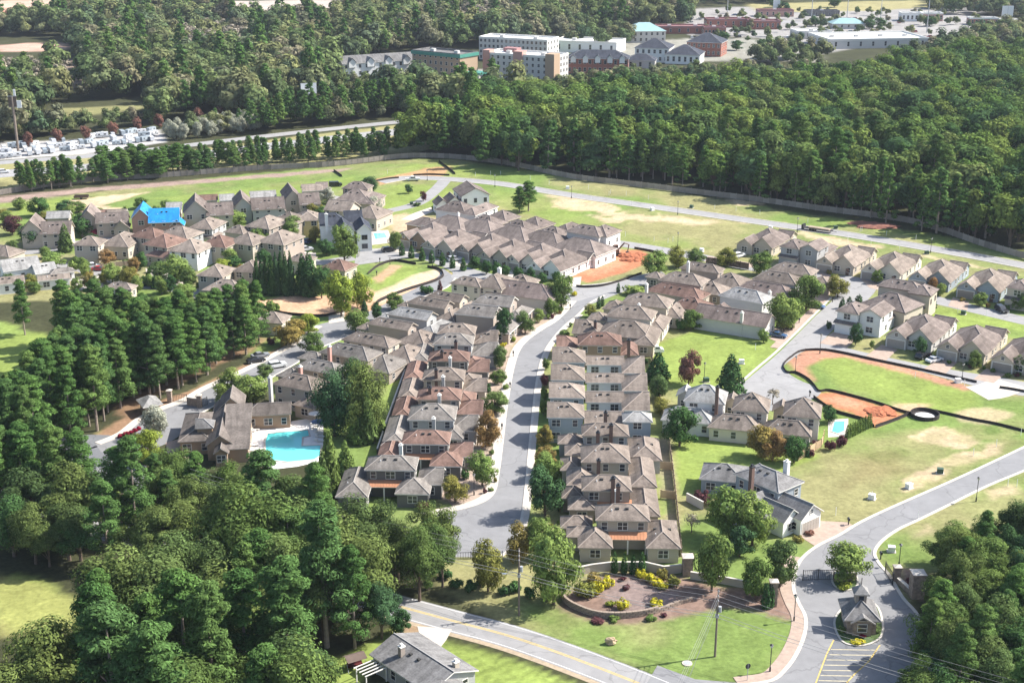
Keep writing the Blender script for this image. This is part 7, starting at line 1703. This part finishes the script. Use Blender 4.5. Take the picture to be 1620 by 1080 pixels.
def car_meshes(kind):
    if kind in _car: return _car[kind]
    b_ = MB(); g_ = MB(); r_ = MB()
    if kind == 'sedan':
        profile([(-2.3, .35), (2.3, .35), (2.32, .62), (2.2, .78), (1.0, .92), (-1.5, .98), (-2.25, .90), (-2.35, .6)], .9, b_)
        profile([(1.05, .9), (.25, 1.36), (-1.0, 1.38), (-1.75, .96)], .80, g_, inset=.1); profile([(.2, 1.36), (.1, 1.42), (-.9, 1.44), (-1.0, 1.38)], .68, r_)
    elif kind == 'suv':
        profile([(-2.35, .4), (2.3, .4), (2.35, .8), (2.2, .98), (1.05, 1.08), (-2.3, 1.1), (-2.4, .7)], .95, b_)
        profile([(1.1, 1.06), (.45, 1.6), (-2.0, 1.64), (-2.3, 1.08)], .86, g_, inset=.08); profile([(.4, 1.6), (.3, 1.7), (-1.9, 1.74), (-2.05, 1.64)], .76, r_)
    elif kind == 'pickup':
        profile([(-2.8, .5), (2.7, .5), (2.75, .95), (2.6, 1.08), (1.2, 1.15), (-2.85, 1.12), (-2.85, .7)], .98, b_)
        profile([(1.2, 1.12), (.6, 1.72), (-.75, 1.74), (-.85, 1.12)], .88, g_, inset=.08); profile([(.55, 1.72), (.45, 1.8), (-.65, 1.82), (-.75, 1.74)], .78, r_)
        for a in ((-.95, .95, -2.75, -.95),): pass
    else:
        profile([(-2.6, .4), (2.5, .4), (2.5, 1.0), (2.1, 1.25), (1.5, 1.3), (-2.6, 1.3)], 1.0, b_)
        profile([(1.6, 1.28), (1.1, 1.95), (-2.5, 2.0), (-2.6, 1.28)], .96, r_); profile([(1.66, 1.32), (1.2, 1.8), (.3, 1.82), (.3, 1.32)], .985, g_)
    wh = MB(); wh.tube([(-.11, 0, 0), (.11, 0, 0)], .34, 12); rim = MB(); rim.tube([(-.125, 0, 0), (.125, 0, 0)], .19, 8)
    hl = MB(); hl.box(-.2, .2, -.03, .03, 0, .16, bottom=True)
    _car[kind] = (b_, g_.mesh('windows', M['glass']), r_, wh.mesh('tyre', M['tyre']), rim.mesh('rim', M['galv']), hl.mesh('headlight', M['lamp_glass'])); return _car[kind]
_body = {}
def car(label, kind, colr, px, py, deg, name='parked_car', group=None):
    b_, g_, r_, wh, rim, hl = car_meshes(kind); k = (kind, colr)
    if k not in _body: _body[k] = (b_.mesh('body', M['car_' + colr]), r_.mesh('cabin_roof', M['car_' + colr]))
    t = thing(name, label, {'suv': 'car', 'sedan': 'car', 'van': 'van', 'pickup': 'pickup truck'}[kind], at(px, py, .03), R(deg - 90), group)
    link('body', _body[k][0], t); link('windows', g_, t); link('cabin_roof', _body[k][1], t)
    L_ = 1.45 if kind != 'pickup' else 1.75
    for sx in (-.84, .84):
        for sy in (-L_, L_): o = link('wheel', wh, t, (sx, sy, .34)); link('rim', rim, o)
        link('headlight', hl, t, (sx * .7, {'sedan': 2.3, 'suv': 2.33, 'pickup': 2.72, 'van': 2.5}[kind], .62))
for a in [('dark blue sedan at the end of the long brown roofed house', 'sedan', 'blue', 1231, 533, -28), ('dark blue car under the large street tree', 'sedan', 'blue', 1292, 487, -32), ('dark red car behind the small round tree of the long brown house', 'sedan', 'maroon', 1242, 519, -30),
          ('white sedan parked before the arched porch cottage', 'sedan', 'white', 1478, 572, 30), ('black car in the shade beside the white sedan', 'suv', 'black', 1458, 566, 50), ('white car at the left end of the back street row', 'suv', 'white', 1169, 407, 40), ('black buggy like car before the blue fronted cottage', 'suv', 'black', 1584, 493, -80),
          ('white van behind the highest townhouse garden', 'van', 'white', 1034, 558, 5), ('white pickup truck at the bend of the loop road', 'pickup', 'white', 653, 286, 8), ('dark van at the end of the upper left row', 'van', 'black', 531, 295, 12), ('dark car in the shade at the small turquoise pool of the white house', 'suv', 'black', 615, 398, 30),
          ('silver car with red lights before the third upper middle cottage', 'suv', 'silver', 720, 413, 20), ('red car on the small street above the pine belt', 'sedan', 'red', 157, 428, 8), ('white car beside the red one above the pine belt', 'suv', 'white', 147, 424, 20), ('black car left of the white and red ones', 'suv', 'black', 134, 423, 10), ('dark blue car behind the white house tree', 'suv', 'blue', 489, 384, 60), ('silver car behind the white house tree', 'suv', 'silver', 484, 397, 30),
          ('white car parked at the pine street kerb', 'suv', 'white', 439, 581, 30), ('black car by the pines at the top of the pine street', 'sedan', 'black', 405, 573, 30), ('grey car by the pines at the top of the pine street', 'sedan', 'grey', 412, 565, 30), ('red car glimpsed between trunks at the shaded parking lot', 'sedan', 'red', 62, 760, 80),
          ('dark red car on the verge behind the timber fence', 'suv', 'maroon', 249, 270, 27)]: car(*a)
car('dark car driving on the highway', 'suv', 'black', 602, 213, 38, 'car'); car('white van driving on the highway', 'van', 'white', 416, 231, 38, 'car'); car('second white car driving on the highway left of the pines', 'suv', 'white', 6, 274, 25, 'car')
rc = random.Random(5); cols = ['white', 'silver', 'grey', 'black', 'red', 'blue', 'white']
for i in range(64):
    x = rc.choice((rc.uniform(1175, 1320), rc.uniform(1330, 1480), rc.uniform(1090, 1180))); y = rc.choice((26, 31, 36, 52, 60, 68)) + rc.uniform(-1, 1)
    b_, g_, r_, wh, rim, hl = car_meshes('suv'); cl = rc.choice(cols); k = ('suv', cl)
    if k not in _body: _body[k] = (b_.mesh('body', M['car_' + cl]), r_.mesh('cabin_roof', M['car_' + cl]))
    t = thing('parked_car', 'tiny car parked in the far shopping lot', 'car', at(x, y), R(rc.choice((0, 90))), 'cars in the far shopping lot'); link('body', _body[k][0], t); link('windows', g_, t); link('cabin_roof', _body[k][1], t)
# caravans and box trailers on the lot by the frontage road
tr = [MB(), MB(), MB(), MB()]
tr[0].box(-1.25, 1.25, -3.6, 3.6, .6, 3.1, bottom=True); tr[0].box(-1.2, 1.2, -.5, 1.0, 3.1, 3.35); tr[1].box(-1.28, 1.28, -3.3, 3.3, 1.1, 1.35, bottom=True); tr[1].box(-1.28, 1.28, -2.6, -1.4, 1.7, 2.4, bottom=True); tr[1].box(-1.28, 1.28, .8, 2.2, 1.7, 2.4, bottom=True)
tr[2].tube([(-.15, 0, .4), (.15, 0, .4)], .4, 10)
tr[3].box(-.06, .06, 3.6, 4.8, .55, .65, bottom=True)
M['caravan'] = plain('caravan_white', (.56, .57, .58), .5, .1)
TR = [tr[0].mesh('body', M['caravan']), tr[1].mesh('windows', M['glass']), tr[2].mesh('wheel', M['tyre']), tr[3].mesh('tow_bar', M['dark_metal'])]
TRG = tr[0].mesh('body', M['wall_s'])
k = 0
for row, (yo, n) in enumerate(((0, 22), (-7, 20), (-14, 16))):
    for i in range(n):
        px = 2 + i * (250 / n) + rc.uniform(-1.5, 1.5) + row * 2; py = 251 - (px * .095) + yo + (px / 250) * -6
        if rc.random() < .1: continue
        t = thing('caravan', 'white caravan parked in rows on the lot beside the frontage road', 'caravan', at(px, py), R(rc.choice((62, 118, 118, 25)) + rc.uniform(-6, 6) - 90), 'caravans on the far left lot'); s = rc.uniform(.58, .84); t.scale = (s, s * rc.uniform(.8, 1.15), s)
        link('wheel', TR[2], t, (-1.1, 0, 0)); link('wheel', TR[2], t, (1.1, 0, 0))
        for nm, me_ in zip(('body', 'windows', '', 'tow_bar'), TR if rc.random() < .68 else [TRG] + TR[1:]):
            if nm: link(nm, me_, t)
# flat trailer with boards on the loop road, utility trailer on the sand, excavator on the clay
x, y = G(1294, 366); t = thing('flat_trailer', 'flatbed trailer loaded with boards parked on the loop road', 'trailer', (x, y, 0), R(-34))
for nm, bx, mt in (('bed', (-5, 5, -1.2, 1.2, .75, .95), 'dark_metal'), ('board_stack', (-3.2, 4.2, -1.0, 1.0, .95, 1.4), 'wood'), ('ramp', (-5.6, -4.9, -1.1, 1.1, .4, 1.9), 'dark_metal'), ('tow_bar', (5, 6.6, -.08, .08, .7, .82), 'dark_metal')): a = MB(); a.box(*bx, bottom=True); a.build(nm, M[mt], t)
for xx in (-2.4, -1.2):
    for yy in (-1.1, 1.1): a = MB(); a.tube([(xx, yy - .15, .42), (xx, yy + .15, .42)], .42, 10); a.build('wheel', M['tyre'], t)
x, y = G(129, 315); t = thing('utility_trailer', 'dark utility trailer standing on the sandy patch', 'trailer', (x, y, 0), R(8))
for nm, bx in (('bed', (-2.6, 2.6, -1, 1, .6, .8)), ('side_rail', (-2.6, 2.6, -1.02, -.96, .8, 1.5)), ('side_rail', (-2.6, 2.6, .96, 1.02, .8, 1.5)), ('tow_bar', (2.6, 3.9, -.07, .07, .6, .7))): a = MB(); a.box(*bx, bottom=True); a.build(nm, M['wood_dark'], t)
for yy in (-1.1, 1.1): a = MB(); a.tube([(0, yy - .12, .38), (0, yy + .12, .38)], .38, 10); a.build('wheel', M['tyre'], t)
x, y = G(972, 404); t = thing('excavator', 'dark tracked excavator at the edge of the clay lot', 'excavator', (x, y, 0), R(20))
M['digger'] = plain('digger_paint', (.13, .07, .05), .5, .2)
for yy in (-1.1, 1.1): a = MB(); a.tube([(-1.6, yy, .45), (1.6, yy, .45)], .0001, 4); a.box(-2.0, 2.0, yy - .3, yy + .3, .05, .9); a.build('track', M['tyre'], t)
a = MB(); a.box(-2.0, 1.2, -1.2, 1.2, 1.0, 2.0, bottom=True); a.build('body', M['digger'], t); a = MB(); a.box(-.2, 1.3, .1, 1.2, 2.0, 3.1); a.build('cab', M['glass'], t); a = MB(); a.box(-.25, 1.35, .05, 1.25, 3.1, 3.22, bottom=True); a.build('cab_roof', M['digger'], t)
a = MB(); a.tube([(1.0, -.4, 1.8), (3.2, -.4, 3.9), (4.9, -.4, 3.2)], [.28, .26, .2], 6); a.build('boom', M['digger'], t); a = MB(); a.tube([(4.8, -.4, 3.3), (4.4, -.4, .9)], [.2, .14], 6); a.build('arm', M['digger'], t); a = MB(); a.box(3.9, 4.8, -.9, .1, .3, 1.0); a.build('bucket', M['dark_metal'], t)
# heaps of red earth
M['earth'] = plain('red_earth', (.33, .115, .055), 1, .35, .9, detail=8, bump=.8); M['earth_d'] = plain('dark_earth', (.20, .085, .06), 1, .35, .9, detail=8, bump=.8)
def heap(label, px, py, r, h, mat, sd):
    x, y = G(px, py); mb = MB(); q = random.Random(sd)
    for i in range(7): mb.blob((q.uniform(-.6, .6) * r[0], q.uniform(-.6, .6) * r[1], 0), (r[0] * q.uniform(.35, .6), r[1] * q.uniform(.4, .6), h * q.uniform(.5, 1)), sd + i, (14, 8), amp=.5)
    tag(mb.build('earth_heap', M[mat], None, (x, y, 0), smooth=False), label, 'earth heap')
heap('bright red clay heap at the right of the clay lot', 1008, 408, (5.5, 4.5), 1.1, 'earth', 3); heap('dark red earth heap on the strip between loop road and fence', 1394, 357, (10, 5), .8, 'earth_d', 11); heap('red clay heap at the right end of the clay strip', 1388, 652, (4.2, 3.6), .7, 'earth', 19)
# ------------------------------------------------------------------ signs
def board(label, name, cat, px, py, h, w, bh, deg, mat, rad=.3, two=False):
    x, y = G(px, py); t = thing(name, label, cat, (x, y, 0), R(deg)); a = MB(); a.tube([(0, 0, 0), (0, 0, h)], rad, 8); a.build('pole', M['pole_wood' if rad > .5 else 'galv'], t); a = MB(); a.box(-w / 2, w / 2, -.3, .3, h - bh, h, bottom=True); a.build('panel', M[mat], t)
    a = MB(); a.box(-w / 2 - .15, w / 2 + .15, -.2, .2, h, h + .2, bottom=True); a.box(-w / 2 - .15, w / 2 + .15, -.2, .2, h - bh - .2, h - bh, bottom=True); a.build('frame', M['galv'], t); return t, h
t, h = board('very tall brown pole with dark sign head at the left edge', 'pole_sign', 'sign', 29, 240, 24, 3.4, 4.5, 10, 'wood_dark', .55)
a = MB(); a.box(1.7, 3.6, -.25, .25, 19.0, 22.2, bottom=True); a.build('side_panel', M['white_metal'], t); a = MB(); a.box(.7, 1.6, -.25, .25, 24.3, 27, bottom=True); a.build('top_panel', M['white_metal'], t)
board('pale billboard on a thin pole above the woods beside the highway', 'billboard', 'billboard', 490, 176, 14, 8, 5, 20, 'white_metal', .3)
board('white billboard at the upper right edge', 'billboard', 'billboard', 1592, 38, 14, 9, 8, 0, 'white_metal', .35); board('white billboard beyond the brick shops', 'billboard', 'billboard', 1228, 19, 10, 6, 8, 0, 'white_metal', .3)
for px, py, hh in ((1150, 34, 24), (1283, 40, 30), (1466, 52, 36), (1392, 44, 22), (1340, 28, 18)):
    x, y = G(px, py); t = thing('mast', 'thin tall lighting mast over the far parking lots', 'mast', (x, y, 0), 0, 'masts over the far parking lots'); a = MB(); a.tube([(0, 0, 0), (0, 0, hh)], [.4, .2], 6); a.build('pole', M['galv'], t); a = MB(); a.box(-1, 1, -.3, .3, hh, hh + .5, bottom=True); a.build('lamp_head', M['galv'], t)
x, y = G(1182, 1076); t = thing('stop_sign', 'octagonal road sign seen from behind at the estate exit', 'road sign', (x, y, 0), R(20)); a = MB(); a.tube([(0, 0, 0), (0, 0, 2.9)], .05, 6); a.build('pole', M['galv'], t); a = MB(); a.tube([(0, -.02, 2.5), (0, .02, 2.5)], .46, 8); a.build('sign_plate', M['dark_metal'], t)
x, y = G(966, 1018); mb = MB(); mb.blob((0, 0, .45), (.95, .6, .8), 4, (10, 7), amp=.5); tag(mb.build('boulder', plain('boulder_stone', (.42, .31, .2), .9, .3, 1.5), None, (x, y, 0)), 'tan boulder with plaque on the lawn above the main road', 'boulder')
a = MB(); x, y = G(1087, 1049); a.tube([(0, 0, 0), (0, 0, .12)], .8, 16); t = thing('manhole', 'round pale manhole cover in the lawn near the lawn pole', 'manhole', (x, y, 0)); a.build('ring', M['concrete'], t); a = MB(); a.tube([(0, 0, .1), (0, 0, .15)], .55, 14); a.build('lid', M['galv'], t)
# white pergola and covered swing behind the low ranch house
x, y = G(588, 1078); t = thing('pergola', 'white pergola behind the low ranch house', 'pergola', (x, y, 0), R(40))
for xx in (-1.8, 1.8):
    for yy in (-1.3, 1.3): a = MB(); a.box(xx - .08, xx + .08, yy - .08, yy + .08, 0, 2.4); a.build('post', M['trim_w'], t)
for i in range(5): a = MB(); a.box(-2.1, 2.1, -1.5 + i * .75, -1.4 + i * .75, 2.4, 2.55, bottom=True); a.build('rafter', M['trim_w'], t)
x, y = G(562, 1056); t = thing('garden_swing', 'dark canopied garden swing on the grass behind the ranch house', 'swing', (x, y, 0), R(30))
a = MB(); a.poly([(-1.6, -1.2, 1.9), (1.6, -1.2, 1.9), (1.6, .2, 2.4), (-1.6, .2, 2.4)]); a.poly([(-1.6, .2, 2.4), (1.6, .2, 2.4), (1.6, 1.2, 1.9), (-1.6, 1.2, 1.9)]); a.build('canopy', M['wood_dark'], t)
for xx in (-1.5, 1.5): a = MB(); a.tube([(xx, -1.0, 0), (xx, 0, 2.3), (xx, 1.0, 0)], .05, 5); a.build('leg', M['galv'], t)
a = MB(); a.box(-1.2, 1.2, -.3, .3, .5, .6, bottom=True); a.box(-1.2, 1.2, .3, .4, .5, 1.1, bottom=True); a.build('seat', M['car_maroon'], t)
# white solar screen on the grey roofed house's terrace
x, y = G(742, 696); t = thing('awning', 'white and blue awning over the terrace of the broad grey roofed house', 'awning', (x, y, 0), R(-3)); a = MB(); a.poly([(-1.6, -1.5, 2.6), (2.2, -1.5, 2.6), (2.2, 2.0, 3.4), (-1.6, 2.0, 3.4)]); a.build('canopy', M['canvas'], t); a = MB(); a.poly([(-1, -1.2, 2.75), (1.2, -1.2, 2.75), (1.2, .8, 3.2), (-1, .8, 3.2)]); a.build('panel', M['canvas_d'], t)
for xx in (-1.5, 2.1): a = MB(); a.box(xx - .05, xx + .05, -1.5, -1.4, 0, 2.6); a.build('post', M['trim_w'], t)

# ------------------------------------------------------------------ the air: thin even haze round the whole scene
HZ = 0.00005
mb = MB(); hz = (-3400, 3400, -60, 6200, -1.0, 132.0)
mb.box(*hz, bottom=True)
hm = bpy.data.materials.new('haze'); hm.use_nodes = True; nt = hm.node_tree; nt.nodes.clear()
ou = nt.nodes.new('ShaderNodeOutputMaterial'); pv = nt.nodes.new('ShaderNodeVolumePrincipled'); pv.inputs['Color'].default_value = (.78, .86, 1.0, 1); pv.inputs['Density'].default_value = HZ; pv.inputs['Anisotropy'].default_value = .1
nt.links.new(pv.outputs[0], ou.inputs['Volume'])
tag(mb.build('haze', hm), kind='stuff')
